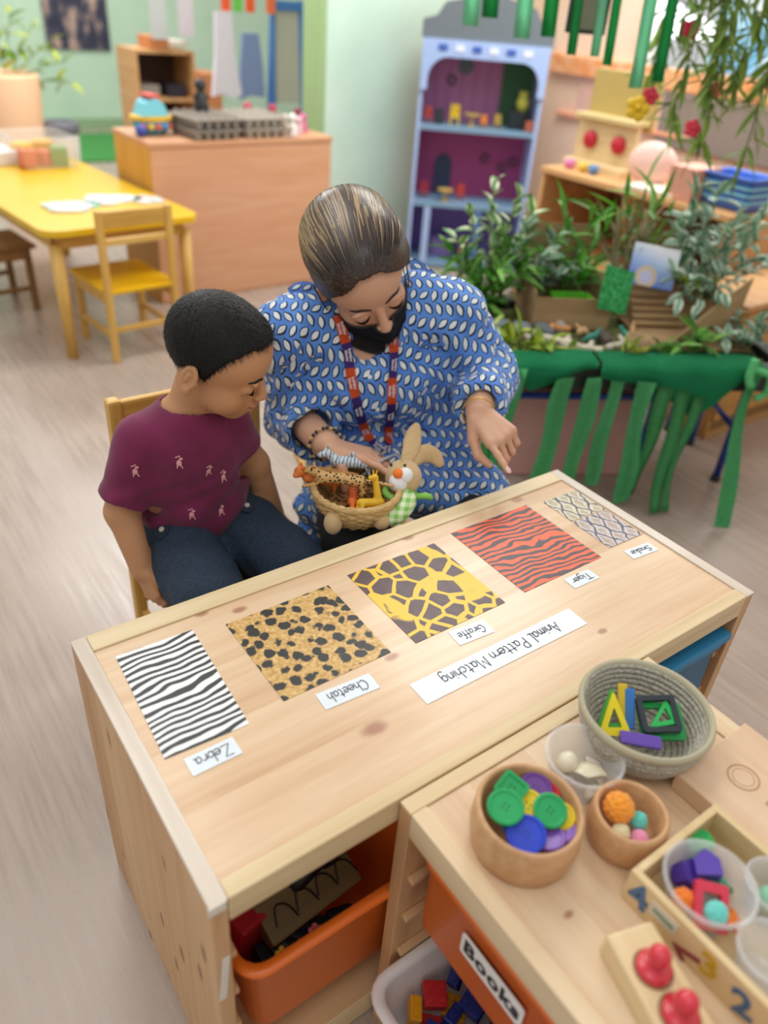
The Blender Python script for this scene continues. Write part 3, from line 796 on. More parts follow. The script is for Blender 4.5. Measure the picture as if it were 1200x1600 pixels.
for x in (TX0 + .004, TX1 - .004): wobj('side_wall', bx((x, (TY0 + TY1) / 2, TZ + .0235), (.008, TY1 - TY0, .047), bev=.001), M_birch, tr)
for y in (TY1 - .004, TY0 + .004): wobj('end_wall', bx(((TX0 + TX1) / 2, y, TZ + .0235), (TX1 - TX0 - .016, .008, .047), bev=.001), M_birch, tr)
FX = TX0 - .0004
def digit(t_, size, y, z, col, rot=0.0):
    ca, sa = math.cos(rot), math.sin(rot)
    me = text_mesh(t_, size, frame((FX, y, z), (0, -ca, sa), (0, sa, ca), (-1, 0, 0)), .0006, .0012)
    o = wmesh('painted_number', me, plain(col, .5), tr)
digit('4', .046, -.233, .540, '#4a7098', .25)
digit('7', .036, -.296, .533, '#8e2c40', 2.4)
digit('3', .040, -.315, .543, '#c9a41c', .2)
digit('2', .042, -.352, .538, '#3f6690', .3)
digit('5', .042, -.392, .542, '#3f7a44', .2)
digit('6', .042, -.432, .542, '#c0632c', .1)
lbl = wobj('label_card', bx((FX, -.262, .546), (.0012, .030, .018)), plain('#d8d6c8', .4), tr)
wobj('green_line', bx((FX - .0009, -.262, .546), (.0006, .024, .0028)), plain('#3f8a54', .5), lbl)
tag(obj('plastic_tub', tub(.033, .0430, .050), M_clear, loc=(.4125, -.270, TZ + .0065), smooth=True), 'clear plastic tub of coloured charms in the number tray', 'tub')
tag(obj('plastic_cup', tub(.022, .0285, .046), M_clear, loc=(.405, -.343, TZ + .0065), smooth=True), 'empty clear plastic cup in the number tray', 'cup')
tag(obj('plastic_cup', tub(.022, .0285, .046), M_clear, loc=(.470, -.310, TZ + .0065), smooth=True), 'clear plastic cup holding a mint ball in the number tray', 'cup')
G_c = 'charms in the number tray'
toy('felt_ball', sphere(nb(), (0, 0, 0), .014, 18, 12), plain('#8fc9a8', .7), 'pale mint ball inside the plastic cup', 'ball', (.470, -.311, .544), None, G_c, True)
def house(w, d, h):
    bm = nb(); prism(bm, [(-w / 2, 0), (w / 2, 0), (w / 2, h * .6), (0, h), (-w / 2, h * .6)], -d / 2, d / 2); return bm
lie(toy('plastic_house', house(.026, .022, .026), plain('#5a3fb0', .4), 'purple plastic house shape in the plastic tub', 'toy', group=G_c), (.432, -.262, .549), (-.3, -.1, 1), (1, -.8, .1))
lie(toy('plastic_house', house(.026, .02, .024), plain('#4a3096', .4), 'dark violet plastic shape under the purple house', 'toy', group=G_c), (.423, -.252, .540), (.2, -.5, .8), (1, .5, .1))
lie(toy('plastic_loop', shape_frame([(-.016, -.022), (.016, -.022), (.016, .022), (-.016, .022)], .55, .010, .003), plain('#d9344e', .35), 'red plastic frame lying on top in the plastic tub', 'toy', group=G_c), (.404, -.281, .551), (-.35, -.35, 1), (.6, -.7, 0))
toy('pompom', pompom(.0105, 3), plain('#6fd6cc', .95, sheen=.5), 'mint pompom resting on the red frame', 'pompom', (.3985, -.2905, .561), None, G_c)
toy('pompom', pompom(.0120, 5), plain('#f0831e', .95, sheen=.5), 'orange pompom at the left of the charms tub', 'pompom', (.3925, -.262, .545), None, G_c)
toy('plastic_star', prism(nb(), [(.013 * (1 if i % 2 else .5) * math.cos(i * PI / 5), .013 * (1 if i % 2 else .5) * math.sin(i * PI / 5)) for i in range(10)], 0, .006), plain('#f0831e', .4), 'orange plastic star at the near side of the charms tub', 'toy', (.420, -.300, .537), (.3, .1, 0), G_c)
toy('plastic_star', prism(nb(), [(.014 * (1 if i % 2 else .55) * math.cos(i * PI / 5), .014 * (1 if i % 2 else .55) * math.sin(i * PI / 5)) for i in range(10)], 0, .007), plain('#3a9a74', .4), 'teal green plastic star at the right of the charms tub', 'toy', (.441, -.272, .537), (-.2, .3, .5), G_c)
lie(toy('plastic_house', house(.028, .022, .026), plain('#22ad52', .4), 'bright green plastic house behind the charms tub', 'toy', group=G_c), (.458, -.240, .5405), (-.2, 0, 1), (1, -.4, .1))
# peg block
pb = thing('peg_block', 'pale wooden block with red knobbed cylinders on the toy shelf', 'toy', (.292, -.345, .5177), -.30)
obj('block', bx((0, 0, .016), (.052, .20, .032), bev=.004), M_birch, pb)
M_peg = plain('#d62a3c', .3, coat=.5)
for i in range(4):
    y = .060 - i * .040
    p_ = obj('peg', lathe(nb(), [(0, .022), (.0155 + .001 * (1 - i / 4), .022), (.0165, .034), (.0165, .0375), (.014, .0395), (.007, .041), (.0055, .045), (.0065, .048)], 28), M_peg, pb, loc=(0, y, 0), smooth=True)
    obj('knob', sphere(nb(), (0, 0, .0555), .0105, 20, 14), M_peg, p_, smooth=True)
    obj('socket', lathe(nb(), [(.0170, .0319), (.0170, .0323), (.0188, .0323), (.0188, .0319)], 28, close=True), plain('#7a5a38', .7), pb, loc=(0, y, 0))

# ------------------------------------------------------------------ children's chairs
M_yseat = plain('#e3b10a', .35); M_ytop = plain('#e4b912', .3, coat=.2); M_chair = M_beechY
M_chairX = wood('beech_yellow_rail', '#b98c3c', '#cfa24d', '#ddb463', 'X', 60, .42)
def small_chair(label, loc, rz, w, d, hs, hb, seatmat, wm, wmx, group='wooden nursery chairs'):
    t = thing('nursery_chair', label, 'chair', loc, rz, group)
    obj('seat', bx((0, .01, hs - .009), (w - .006, d + .02, .018), bev=.006), seatmat, t)
    for s in (-1, 1):
        obj('leg', bx((s * (w / 2 - .014), -d / 2 + .012, hb / 2), (.026, .028, hb), bev=.006), wm, t)
        obj('leg', bx((s * (w / 2 - .020), d / 2 - .02, (hs - .018) / 2), (.026, .028, hs - .018), bev=.005), wm, t)
        obj('side_rail', bx((s * (w / 2 - .018), 0, hs - .04), (.016, d - .05, .040), bev=.003), wm, t)
        obj('stretcher', bx((s * (w / 2 - .018), 0, hs * .35), (.014, d - .05, .020), bev=.003), wm, t)
    obj('back_rail', bx((0, -d / 2 + .012, hb - .035), (w - .05, .018, .060), bev=.006), wmx, t)
    obj('back_rail', bx((0, -d / 2 + .012, hb - .115), (w - .05, .016, .026), bev=.005), wmx, t)
    obj('apron', bx((0, d / 2 - .02, hs - .04), (w - .06, .016, .040), bev=.003), wmx, t)
    obj('stretcher', bx((0, -d / 2 + .012, hs * .45), (w - .05, .014, .020), bev=.003), wmx, t)
    return t
small_chair('wooden nursery chair the boy in maroon sits on', (.378, .768, 0), PI, .312, .320, .325, .625, wood('seat_ply', '#c99a3a', '#d9ab45', '#e4bb5c', 'Y', 40, .4), M_chair, M_chairX)
small_chair('wooden nursery chair with a yellow seat pushed up to the yellow table', (.845, 2.66, 0), .10, .300, .330, .285, .575, M_yseat, M_chair, M_chairX)
M_brown = wood('brown_wood', '#6d4a26', '#8a6234', '#9c7440', 'Z', 50, .5)
small_chair('brown wooden chair at the far left side of the yellow table', (.46, 3.32, 0), -1.45, .300, .320, .285, .56, M_brown, M_brown, M_brown)
st_ = thing('low_stool', 'low wooden stool the woman in the blue shirt sits on', 'stool', (.83, .92, 0), -.28)
obj('seat', prism(nb(), rrect(.32, .30, .05, 5), .303, .325), M_chairX, st_)
for sx in (-1, 1):
    for sy in (-1, 1): obj('leg', cyl(nb(), (sx * .125, sy * .115, 0), (sx * .11, sy * .10, .304), .016, .019, 12), M_chair, st_)
    obj('stretcher', bx((sx * .117, 0, .12), (.014, .20, .022), bev=.003), M_chair, st_)

# ------------------------------------------------------------------ yellow table
yt = thing('yellow_table', 'long yellow topped nursery table with round wooden legs', 'table', (.785, 3.30, 0), .10)
obj('table_top', prism(nb(), rrect(.63, 1.46, .07, 6), .478, .500), M_ytop, yt)
for sx in (-1, 1):
    for sy in (-1, 1):
        obj('leg', cyl(nb(), (sx * .262, sy * .67, 0), (sx * .262, sy * .67, .44), .021, .025, 14), M_chair, yt, smooth=True)
    obj('side_apron', bx((sx * .262, 0, .45), (.02, 1.30, .055)), M_chair, yt)
    obj('end_apron', bx((0, sx * .67, .45), (.51, .02, .055)), M_chairX, yt)
def blob_board(seed, r, ax=1.0):
    rg = random.Random(seed); pts = []
    n = 22
    for i in range(n):
        a = 2 * PI * i / n; rr = r * (1 + .13 * math.sin(3 * a + seed) + .08 * math.sin(5 * a + 2 * seed))
        pts.append((rr * ax * math.cos(a), rr * math.sin(a)))
    return prism(nb(), pts, 0, .008)
m = Mt('printed_puzzle'); v = m.coord('Object'); c_ = m.voro(v, 45, 'F1', 1.0, 1)
n = m.noise(v, 30, 2)
M_print = m.set(m.mix(m.smooth(n, .48, .58) * .7, '#d6d4d2', c_), .45)
G_b = 'white printed puzzle boards on the yellow table'
for i, (x, y, ax, lb_) in enumerate([(.74, 2.88, 1.25, 'white printed puzzle board nearest the left end of the row'), (.92, 2.95, 1.4, 'white printed puzzle board behind the chair back'), (1.06, 2.90, .9, 'white printed puzzle board at the right corner of the yellow table')]):
    toy('puzzle_board', blob_board(i + 1, .085 if i < 2 else .065, ax), M_print, lb_, 'puzzle', (x, y, .5005), None, G_b)
# clear crate of toys
m = Mt('cloudy_plastic'); M_cloud = m.set('#f0ece4', .25, alpha=.20, spec=.7)
tag(obj('plastic_crate', bin_mesh(.27, .34, .13, taper=.01, rim=.008, r=.02), M_cloud, loc=(.87, 3.76, .501), rot=(0, 0, .1), smooth=True), 'clear plastic crate of bright toys on the yellow table', 'crate')
G_t = 'toys in the clear crate'
for i, (x, y, s, cc, nm) in enumerate([(.79, 3.68, .07, '#d2423e', 'red toy block in the near left of the clear crate'), (.87, 3.70, .06, '#cf3b52', 'crimson toy block beside the red one in the clear crate'), (.94, 3.70, .075, '#3f8f58', 'green toy block in the near right of the clear crate'),
                                      (.80, 3.79, .08, '#edc02e', 'yellow toy block at the far left of the clear crate'), (.90, 3.81, .085, '#e2a02a', 'amber toy block at the far right of the clear crate'), (.96, 3.77, .05, '#4a5f86', 'slate blue toy block in the clear crate')]):
    toy('toy_block', bx((0, 0, s / 2), (s, s, s * 1.1), bev=.008), plain(cc, .4), nm, 'toy', (x, y, .506), (0, 0, i * .7), G_t)
toy('paper_stack', bx((0, 0, .03), (.20, .26, .06), bev=.006), plain('#e9e6ea', .6), 'stack of white paper at the far end of the yellow table', 'paper', (.66, 3.86, .5005), (0, 0, .2))

# ------------------------------------------------------------------ peach cabinet and the toys on it
cb = thing('low_cabinet', 'low peach wooden cabinet seen from the back with toys on top', 'cabinet', (1.60, 3.265, 0), .03)
obj('back_panel', bx((0, -.196, .345), (.925, .012, .665), bev=.002), M_cab, cb)
obj('side_panel', bx((-.455, .0, .345), (.02, .40, .69), bev=.002), M_cabside, cb)
obj('side_panel', bx((.455, .0, .345), (.02, .40, .69), bev=.002), M_cab, cb)
obj('top_board', bx((0, 0, .685), (.935, .415, .022), bev=.003), M_cab, cb)
obj('shelf_board', bx((0, .01, .35), (.885, .37, .018)), M_cab, cb)
obj('plinth', bx((0, -.19, .03), (.89, .014, .06)), M_cab, cb)
CT = .6965
# toy ark
ak = thing('toy_ark', 'blue and yellow toy boat house with red roof trim on the cabinet', 'toy', (1.245, 3.27, CT), .1)
obj('hull', lathe(nb(), [(0, 0), (.055, 0), (.075, .02), (.085, .055), (.08, .06), (0, .06)], 20, sx=1.05, sy=.8), plain('#3aa4c4', .4), ak, smooth=True)
obj('deck_band', lathe(nb(), [(.080, .055), (.092, .058), (.092, .074), (0, .076)], 20, sx=1.05, sy=.8), plain('#e9b92a', .4), ak)
obj('cabin', prism(nb(), [(-.062, .075), (.062, .075), (.040, .125), (0, .150), (-.040, .125)], -.05, .05, frame((0, 0, 0), (1, 0, 0), (0, 0, 1), (0, -1, 0))), plain('#7fd2e6', .4), ak)
obj('roof_trim', bx((0, 0, .152), (.05, .104, .014), bev=.004), plain('#d4483c', .4), ak)
for i in range(5):
    a = -2.4 + i * .42; obj('porthole', sphere(nb(), (.083 * math.cos(a), .066 * math.sin(a), .035), .014, 10, 8, (1, 1, 1)), plain(['#e0665c', '#eec23a', '#e0665c', '#49a7d8', '#e0665c'][i], .4), ak)
toy('toy_ball', sphere(nb(), (0, 0, .024), .024, 14, 10), plain('#3a49a8', .4), 'small dark blue ball at the left end of the cabinet', 'ball', (1.165, 3.19, CT), None, None, True)
# grey egg trays
def egg_tray(nx, ny, p_=.045):
    bm = nb()
    for i in range(nx):
        for j in range(ny):
            lathe(bm, [(0, .004), (.011, .002), (.0145, .004), (.0215, .038), (.0225, .040), (.0205, .040), (.013, .007), (0, .007)], 10, ((i - (nx - 1) / 2) * p_, (j - (ny - 1) / 2) * p_, 0))
            for a, b in ((1, 1),):
                cyl(bm, ((i - nx / 2 + 1) * p_ * 1.0, (j - ny / 2 + 1) * p_, .030), ((i - nx / 2 + 1) * p_, (j - ny / 2 + 1) * p_, .050), .012, .007, 8)
    box(bm, (0, 0, .036), (nx * p_ + .01, ny * p_ + .01, .003))
    return bm
M_egg = plain('#9d958b', .9); M_egg2 = plain('#b3aa9e', .9)
for i, (x, y, z_, lb_) in enumerate([(1.46, 3.19, 0, 'grey egg tray nearest the toy ark, under another'), (1.72, 3.21, 0, 'pale grey egg tray near the white figure, under another'), (1.465, 3.20, .042, 'grey egg tray on top, nearest the toy ark'), (1.715, 3.22, .042, 'pale grey egg tray on top, near the white figure')]):
    toy('egg_tray', egg_tray(5, 6), [M_egg, M_egg2][i % 2], lb_, 'tray', (x, y, CT + z_), (0, 0, .05 + z_), 'grey egg trays on the cabinet')
def figure(bm, h):
    lathe(bm, [(0, 0), (h * .22, 0), (h * .26, h * .1), (h * .16, h * .5), (h * .08, h * .62)], 12)
    sphere(bm, (0, 0, h * .78), h * .2, 12, 8); tube(bm, [(-.25 * h, 0, h * .35), (-.12 * h, 0, h * .55), (.12 * h, 0, h * .55), (.25 * h, 0, h * .35)], h * .06, 6); return bm
random.seed(11)
for i, (x, y, h, cc, lb_) in enumerate([(1.50, 3.30, .10, '#2b2a2e', 'small black figure standing on the egg tray'), (1.865, 3.10, .075, '#efe9e4', 'white toy figure at the front edge of the cabinet'), (1.93, 3.15, .06, '#e2c9cc', 'pale pink toy figure beside the white one'),
                                        (1.98, 3.20, .065, '#d86a94', 'hot pink toy figure near the cabinet corner'), (2.02, 3.26, .06, '#6a5aa0', 'violet toy figure at the cabinet corner'), (1.90, 3.36, .08, '#b02a4a', 'crimson toy figure at the back of the cabinet'),
                                        (1.80, 3.43, .08, '#c23a58', 'magenta toy figure at the back beside the crimson one'), (1.33, 3.40, .09, '#cf3f38', 'red toy figure behind the toy ark'), (1.90, 3.24, .06, '#e9dcd8', 'cream toy figure in the middle of the row'), (2.03, 3.34, .07, '#8a3a3c', 'brown red toy figure at the far corner of the cabinet')]):
    toy('toy_figure', figure(nb(), h * 1.35), plain(cc, .5), lb_, 'toy', (x, y, CT + (.085 if i == 0 else 0)), (0, 0, i), 'toy figures on the cabinet', True)

# ------------------------------------------------------------------ far corner behind the cabinet
sh = thing('open_shelf', 'open wooden shelf standing in the far room corner', 'shelf', (2.02, 5.15, 0))
for x in (-.19, .19): obj('side_panel', bx((x, 0, .45), (.02, .32, .90)), M_shelfw, sh)
for z in (.06, .36, .62, .89): obj('shelf_board', bx((0, 0, z), (.36, .32, .02)), M_shelfw, sh)
obj('back_panel', bx((0, .155, .47), (.38, .01, .86)), plain('#4f3320', .6), sh)
toy('brown_box', bx((0, 0, .14), (.16, .28, .28), bev=.004), plain('#c98250', .6), 'plain brown box beside the open shelf in the far corner', 'box', (2.30, 5.08, .50), None)
toy('side_cupboard', bx((0, 0, .25), (.24, .34, .50), bev=.004), M_cab, 'low cupboard under the brown box in the far corner', 'cupboard', (2.32, 5.10, 0), None)
for i, (x, z, cc, nm) in enumerate([(-.10, .634, '#8c8478', 'grey book lying on the middle shelf of the far shelf'), (.08, .634, '#2b2430', 'dark purple basket on the middle shelf of the far shelf'), (-.02, .904, '#c9824e', 'orange box on top of the far shelf'), (.11, .904, '#d9d0c4', 'white folded paper on top of the far shelf')]):
    toy('shelf_item', bx((0, 0, .035), (.13, .2, .07 if i != 3 else .03), bev=.006), plain(cc, .6), nm, 'box', (2.02 + x, 5.12, z - .002), None, 'things on the far shelf')
toy('white_apron', prism(nb(), [(-.05, .42), (.05, .42), (.06, .2), (.10, 0), (.03, -.02), (-.02, .01), (-.09, -.01), (-.06, .2)], -.015, .015, frame((2.16, 4.42, .72), (1, 0, 0), (0, 0, 1), (0, -1, 0))), plain('#dcd4de', .8), 'white lilac apron hanging in the far corner', 'apron')
toy('blue_apron', prism(nb(), [(-.05, .34), (.05, .34), (.08, .15), (.09, 0), (-.01, .01), (-.08, -.01), (-.07, .15)], -.015, .015, frame((2.35, 4.46, .70), (1, 0, 0), (0, 0, 1), (0, -1, 0))), plain('#7f8fb8', .8), 'pale blue apron hanging beside the white one', 'apron')
toy('coat_rail', tube(nb(), [(1.90, 4.44, 1.26), (2.50, 4.44, 1.26)], .012, 8), plain('#c9a27c', .5), 'wooden rail above the aprons in the far corner', 'rail')
for x in (1.90, 2.50): pass
for i, (x, cc, nm) in enumerate([(2.18, '#ee5a30', 'leftmost red orange card'), (2.255, '#6cc24a', 'green card'), (2.335, '#ef5a22', 'bright orange card right of the green one'), (2.47, '#f2713c', 'orange card nearest the blue easel')]):
    toy('hanging_card', bx((0, 0, 0), (.06, .003, .11), bev=.001), plain(cc, .6), nm + ' hanging in the far corner', 'card', (x, 4.42, 1.20), None, 'bright cards hanging in the far corner')
ez = thing('easel', 'blue framed easel with a pale board in the far corner', 'easel', (2.60, 4.40, 0))
M_eb = plain('#3f74b4', .45)
for s in (-1, 1): obj('leg', tube(nb(), [(s * .11 + (-.02 if s < 0 else .0), 0, 0), (s * .095, .06, 1.22)], .016, 8), M_eb, ez)
obj('leg', tube(nb(), [(-.17, .02, 0), (-.07, .10, 1.22)], .02, 8), M_eb, ez)
obj('top_bar', bx((0, .055, 1.19), (.24, .03, .05), bev=.004), M_eb, ez)
obj('board', bx((0.005, .05, .92), (.19, .012, .50), rot=(-.05, 0, 0)), plain('#b9b3a4', .6), ez)
toy('photo_sheet', bx((0, 0, 0), (.10, .003, .24)), plain('#c4c8c6', .5), 'pale printed sheet hanging left of the white apron', 'sheet', (1.98, 4.95, 1.08), None, 'printed sheets in the far corner')
toy('photo_sheet', bx((0, 0, 0), (.10, .003, .24)), plain('#d6ccd2', .5), 'lilac printed sheet farthest left in the far corner', 'sheet', (2.16, 4.95, 1.10), None, 'printed sheets in the far corner')
# poster on the back wall
m = Mt('dark_poster_print'); v = m.coord('Object'); n = m.noise(m.scale(v, (6, 1, 3)), 1.6, 3)
toy('wall_poster', bx((0, 0, 0), (.58, .012, .70)), m.set(m.ramp(n, [(.40, '#2e3046'), (.52, '#474658'), (.62, '#a98f84'), (.72, '#c9ada0')]), .35), 'dark navy poster with pale figures on the far green wall', 'poster', (2.40, 7.985, 1.02))
# planter with leaves, bucket and green mat
pl = thing('planter', 'tall pale peach planter with trailing leaves in the far left', 'planter', (1.06, 5.05, 0))
obj('pot', lathe(nb(), [(0, 0), (.12, 0), (.16, .30), (.185, .74), (.175, .76), (.165, .74), (.15, .68), (0, .68)], 24), plain('#f4c79e', .5), pl, smooth=True)
bk2 = thing('waste_bin', 'grey waste bin behind the yellow table', 'bin', (1.33, 5.02, 0))
obj('bin_body', lathe(nb(), [(0, 0), (.07, 0), (.095, .45), (.09, .45), (.066, .01), (0, .01)], 24), plain('#c9c6c6', .5), bk2, smooth=True)
obj('rim', lathe(nb(), [(.090, .43), (.102, .44), (.104, .50), (.090, .505)], 24, close=True), plain('#6d6f78', .5), bk2, smooth=True)
toy('green_mat', bx((0, 0, .008), (.95, 1.3, .016), bev=.004), plain('#3f8a42', .95), 'flat green play mat on the floor of the far room', 'mat', (2.15, 7.05, 0))

# ------------------------------------------------------------------ dollhouse
dh = thing('dollhouse', 'tall purple castle dollhouse with grey roof against the mint wall', 'dollhouse', (2.62, 3.12, 0), -.6626)
DW, DD = .634, .28
M_dblue = plain('#a4bcea', .45); M_dpur = plain('#6d58a8', .5); M_dmag = plain('#a84f84', .55); M_droof = plain('#6c757c', .5)
m = Mt('dolls_wallpaper'); v = m.coord('Object'); x, y, z = m.xyz(v)
M_dwall = m.set(m.mix(m.smooth((x * 90).f('SINE'), .6, .8) * .4, '#c07aa8', '#a8588e'), .6)
for x in (.009, DW - .009): obj('side_panel', bx((x, DD / 2, .56), (.018, DD, 1.12)), M_dblue, dh)
for a, b, mt in ((.02, .345, M_dpur), (.345, .725, plain('#a8447e', .55)), (.725, 1.11, M_dwall)):
    obj('back_wall', bx((DW / 2, DD - .006, (a + b) / 2), (DW - .036, .010, b - a)), mt, dh)
for z in (.02, .345, .725): obj('floor_board', bx((DW / 2, DD / 2, z), (DW - .036, DD, .022)), plain('#7a9cb8', .5), dh)
obj('green_wall', bx((DW - .11, DD - .0135, .91), (.17, .004, .36)), plain('#3f6b44', .6), dh)
# arched fascia of the top room, castle roof
W2 = DW / 2
arch_o = [(-W2, .95), (-W2, 1.12), (W2, 1.12), (W2, .95)]
pts = [(-W2, .90), (-W2, 1.125), (W2, 1.125), (W2, .90), (W2 - .035, .90)]
for k in range(9):
    a = math.radians(0 + 90 * k / 8); pts.append((W2 - .135 + .10 * math.cos(a), .95 + .10 * math.sin(a)))
for k in range(9):
    a = math.radians(90 + 90 * k / 8); pts.append((-W2 + .135 + .10 * math.cos(a), .95 + .10 * math.sin(a)))
pts.append((-W2 + .035, .90))
obj('fascia', prism(nb(), pts, 0, .014, frame((W2, -.001, 0), (1, 0, 0), (0, 0, 1), (0, -1, 0))), M_dblue, dh)
rp = [(-W2 - .01, 1.125), (W2 + .01, 1.125), (W2 + .01, 1.20), (W2 - .06, 1.22), (W2 - .10, 1.28), (.08, 1.31), (.06, 1.36), (-.06, 1.36), (-.08, 1.31), (-W2 + .10, 1.28), (-W2 + .06, 1.22), (-W2 - .01, 1.20)]
obj('roof', prism(nb(), rp, -.02, DD, frame((W2, 0, 0), (1, 0, 0), (0, 0, 1), (0, -1, 0)) @ Matrix.Translation((0, 0, -DD))), M_droof, dh)
for i in range(6): obj('banner_letter_block', bx((.10 + i * .085, -.017, 1.09), (.045, .004, .028)), plain(['#3f5fb0', '#dfe6f4'][i % 2], .5), dh)
obj('column', bx((.10, .012, .18), (.035, .02, .32)), M_dblue, dh); obj('column', bx((DW - .25, .012, .18), (.035, .02, .32)), plain('#4f7ab0', .5), dh)
obj('wall_mirror', lathe(nb(), [(0, 0), (.035, 0), (.04, .006), (0, .008)], 18), plain('#5f6a70', .4), dh, loc=(.24, DD - .013, 1.0), rot=(PI / 2, 0, 0))
for i, (x, z) in enumerate([(.17, .93), (.40, .56), (.50, .52), (.56, .55)]):
    obj('painted_frame', lathe(nb(), [(.016, 0), (.024, 0), (.026, .006), (.016, .006)], 14, close=True), plain('#3d3a4a', .5), dh, loc=(x, DD - .013, z), rot=(PI / 2, 0, 0))
obj('painted_door', prism(nb(), [(-.05, 0), (.05, 0), (.05, .16), (.03, .20), (0, .215), (-.03, .20), (-.05, .16)], 0, .006, frame((.17, DD - .012, .358), (1, 0, 0), (0, 0, 1), (0, -1, 0))), plain('#33405e', .5), dh)
DM = Matrix.Translation((2.62, 3.12, 0)) @ Matrix.Rotation(-.6626, 4, 'Z')
def dtoy(name, bm, col, label, x, y, z, cat='dollhouse toy', smooth=False):
    p_ = DM @ Vector((x, y, z)); toy(name, bm, plain(col, .5), label, cat, p_, (0, 0, -.6626), 'toys inside the dollhouse', smooth)
def doll_chair(s):
    bm = bx((0, 0, s * .45), (s * .6, s * .6, s * .12), bev=.003); box(bm, (0, s * .27, s * .75), (s * .6, s * .08, s * .7), bev=.003)
    for a in (-1, 1):
        for b in (-1, 1): box(bm, (a * s * .24, b * s * .24, s * .2), (s * .1, s * .1, s * .4))
    return bm
def doll_table(s):
    bm = nb(); cyl(bm, (0, 0, s * .62), (0, 0, s * .7), s * .5, n=16); cyl(bm, (0, 0, 0), (0, 0, s * .62), s * .1, n=8); cyl(bm, (0, 0, 0), (0, 0, s * .05), s * .3, n=12); return bm
def doll_cab(w, h):
    bm = bx((0, 0, h / 2), (w, .05, h), bev=.003); box(bm, (0, -.026, h * .5), (w * .8, .004, h * .8), bev=.001); return bm
Z2 = .7362; Z1 = .3562; Z0 = .0312
dtoy('doll_chair', doll_chair(.07), '#b9483f', 'red doll chair at the left of the upper dollhouse floor', .06, .10, Z2)
dtoy('doll_cabinet', doll_cab(.05, .07), '#2f2f38', 'black doll cabinet beside the red doll chair', .115, .10, Z2)
dtoy('doll_chair', doll_chair(.085), '#e3c02c', 'yellow doll chair on the upper dollhouse floor', .20, .12, Z2)
dtoy('doll_table', doll_table(.085), '#cfae5c', 'round tan doll table on the upper dollhouse floor', .29, .10, Z2)
dtoy('doll_chair', doll_chair(.055), '#d9822e', 'orange doll chair right of the doll table', .355, .08, Z2)
dtoy('doll_chair', doll_chair(.06), '#b89a4a', 'tan doll chair in the middle right of the upper dollhouse floor', .43, .10, Z2)
dtoy('doll_cabinet', doll_cab(.09, .09), '#1f2a2e', 'dark doll stove at the right of the upper dollhouse floor', .53, .12, Z2)
dtoy('doll_vase', lathe(nb(), [(0, 0), (.025, 0), (.035, .04), (.02, .08), (.03, .09), (0, .09)], 14), '#b8b84a', 'olive vase standing on the dark doll stove', .55, .12, Z2 + .0905, smooth=True)
dtoy('doll_cabinet', doll_cab(.05, .05), '#c26a50', 'terracotta doll cabinet in the right corner of the upper dollhouse floor', .60, .07, Z2)
dtoy('doll_chair', doll_chair(.075), '#a02f3c', 'dark red doll chair at the left of the lower dollhouse floor', .07, .12, Z1)
dtoy('doll_chair', doll_chair(.07), '#c8463a', 'bright red doll chair in the middle of the lower dollhouse floor', .28, .14, Z1)
dtoy('doll_table', doll_table(.09), '#c7a55c', 'tan doll table at the front of the lower dollhouse floor', .19, .06, Z1)
dtoy('doll_cabinet', doll_cab(.12, .11), '#7a6aa8', 'lilac doll cabinet on the bottom dollhouse floor', .20, .16, Z0)
dtoy('doll_chair', doll_chair(.08), '#c2703a', 'orange brown doll chair on the bottom dollhouse floor', .33, .09, Z0)

# ------------------------------------------------------------------ wooden shelf along the right wall and what stands on it
ws = thing('long_shelf', 'long open wooden shelf along the right wall behind the plants', 'shelf', (2.86, 1.70, 0))
obj('top_board', bx((0, 0, .69), (.50, .97, .024), bev=.003), M_shelfw, ws)
obj('shelf_board', bx((.01, 0, .36), (.46, .93, .02)), M_shelfw, ws)
obj('base_board', bx((.01, 0, .05), (.46, .93, .02)), M_shelfw, ws)
for y in (-.47, 0, .47): obj('divider', bx((.0, y, .34), (.48, .02, .676)), M_shelfw, ws)
obj('back_panel', bx((.235, 0, .34), (.01, .93, .67)), plain('#7a4f30', .6), ws)
st = thing('toy_stove', 'wooden toy stove with two red knobs on the long shelf', 'toy', (2.86, 2.03, .702))
obj('front_panel', bx((-.03, 0, .10), (.03, .33, .20), bev=.01), M_birch, st)
obj('back_panel', bx((.03, 0, .28), (.02, .36, .21), bev=.006), plain('#b79f5c', .6), st)
obj('shelf_lip', bx((-.02, 0, .205), (.12, .34, .02), bev=.004), plain('#d0bb84', .6), st)
obj('base', bx((-.02, 0, .015), (.16, .34, .03), bev=.004), M_birch, st)
for s in (-1, 1):
    obj('red_knob', lathe(nb(), [(0, 0), (.036, 0), (.036, .012), (.028, .02), (0, .022)], 20), plain('#c01f34', .4), st, loc=(-.046, -.005 - s * -.08, .115), rot=(0, -PI / 2, 0), smooth=True)
toy('pink_cushion', sphere(nb(), (0, 0, .08), .10, 16, 12, (.6, 1.1, .85)), plain('#e9c0b4', .8), 'pale pink cushion on the long shelf beside the toy stove', 'cushion', (2.78, 1.73, .702), (0, 0, .1), None, True)
toy('open_book', bx((0, 0, .008), (.16, .22, .016), bev=.003), plain('#e6e0cc', .6), 'cream picture book lying on the long shelf', 'book', (2.70, 1.62, .7025), (0, 0, .15))
for i, (y, cc, nm) in enumerate([(2.10, '#d97ab4', 'pink toy cup at the foot of the stove'), (2.02, '#e0c04a', 'yellow toy cup at the foot of the stove'), (1.96, '#5f86b8', 'blue toy cup at the foot of the stove')]):
    toy('toy_cup', lathe(nb(), [(0, 0), (.018, 0), (.024, .035), (.02, .035), (.015, .004), (0, .004)], 14), plain(cc, .4), nm, 'cup', (2.70, y, .7025), None, 'toy cups on the long shelf', True)
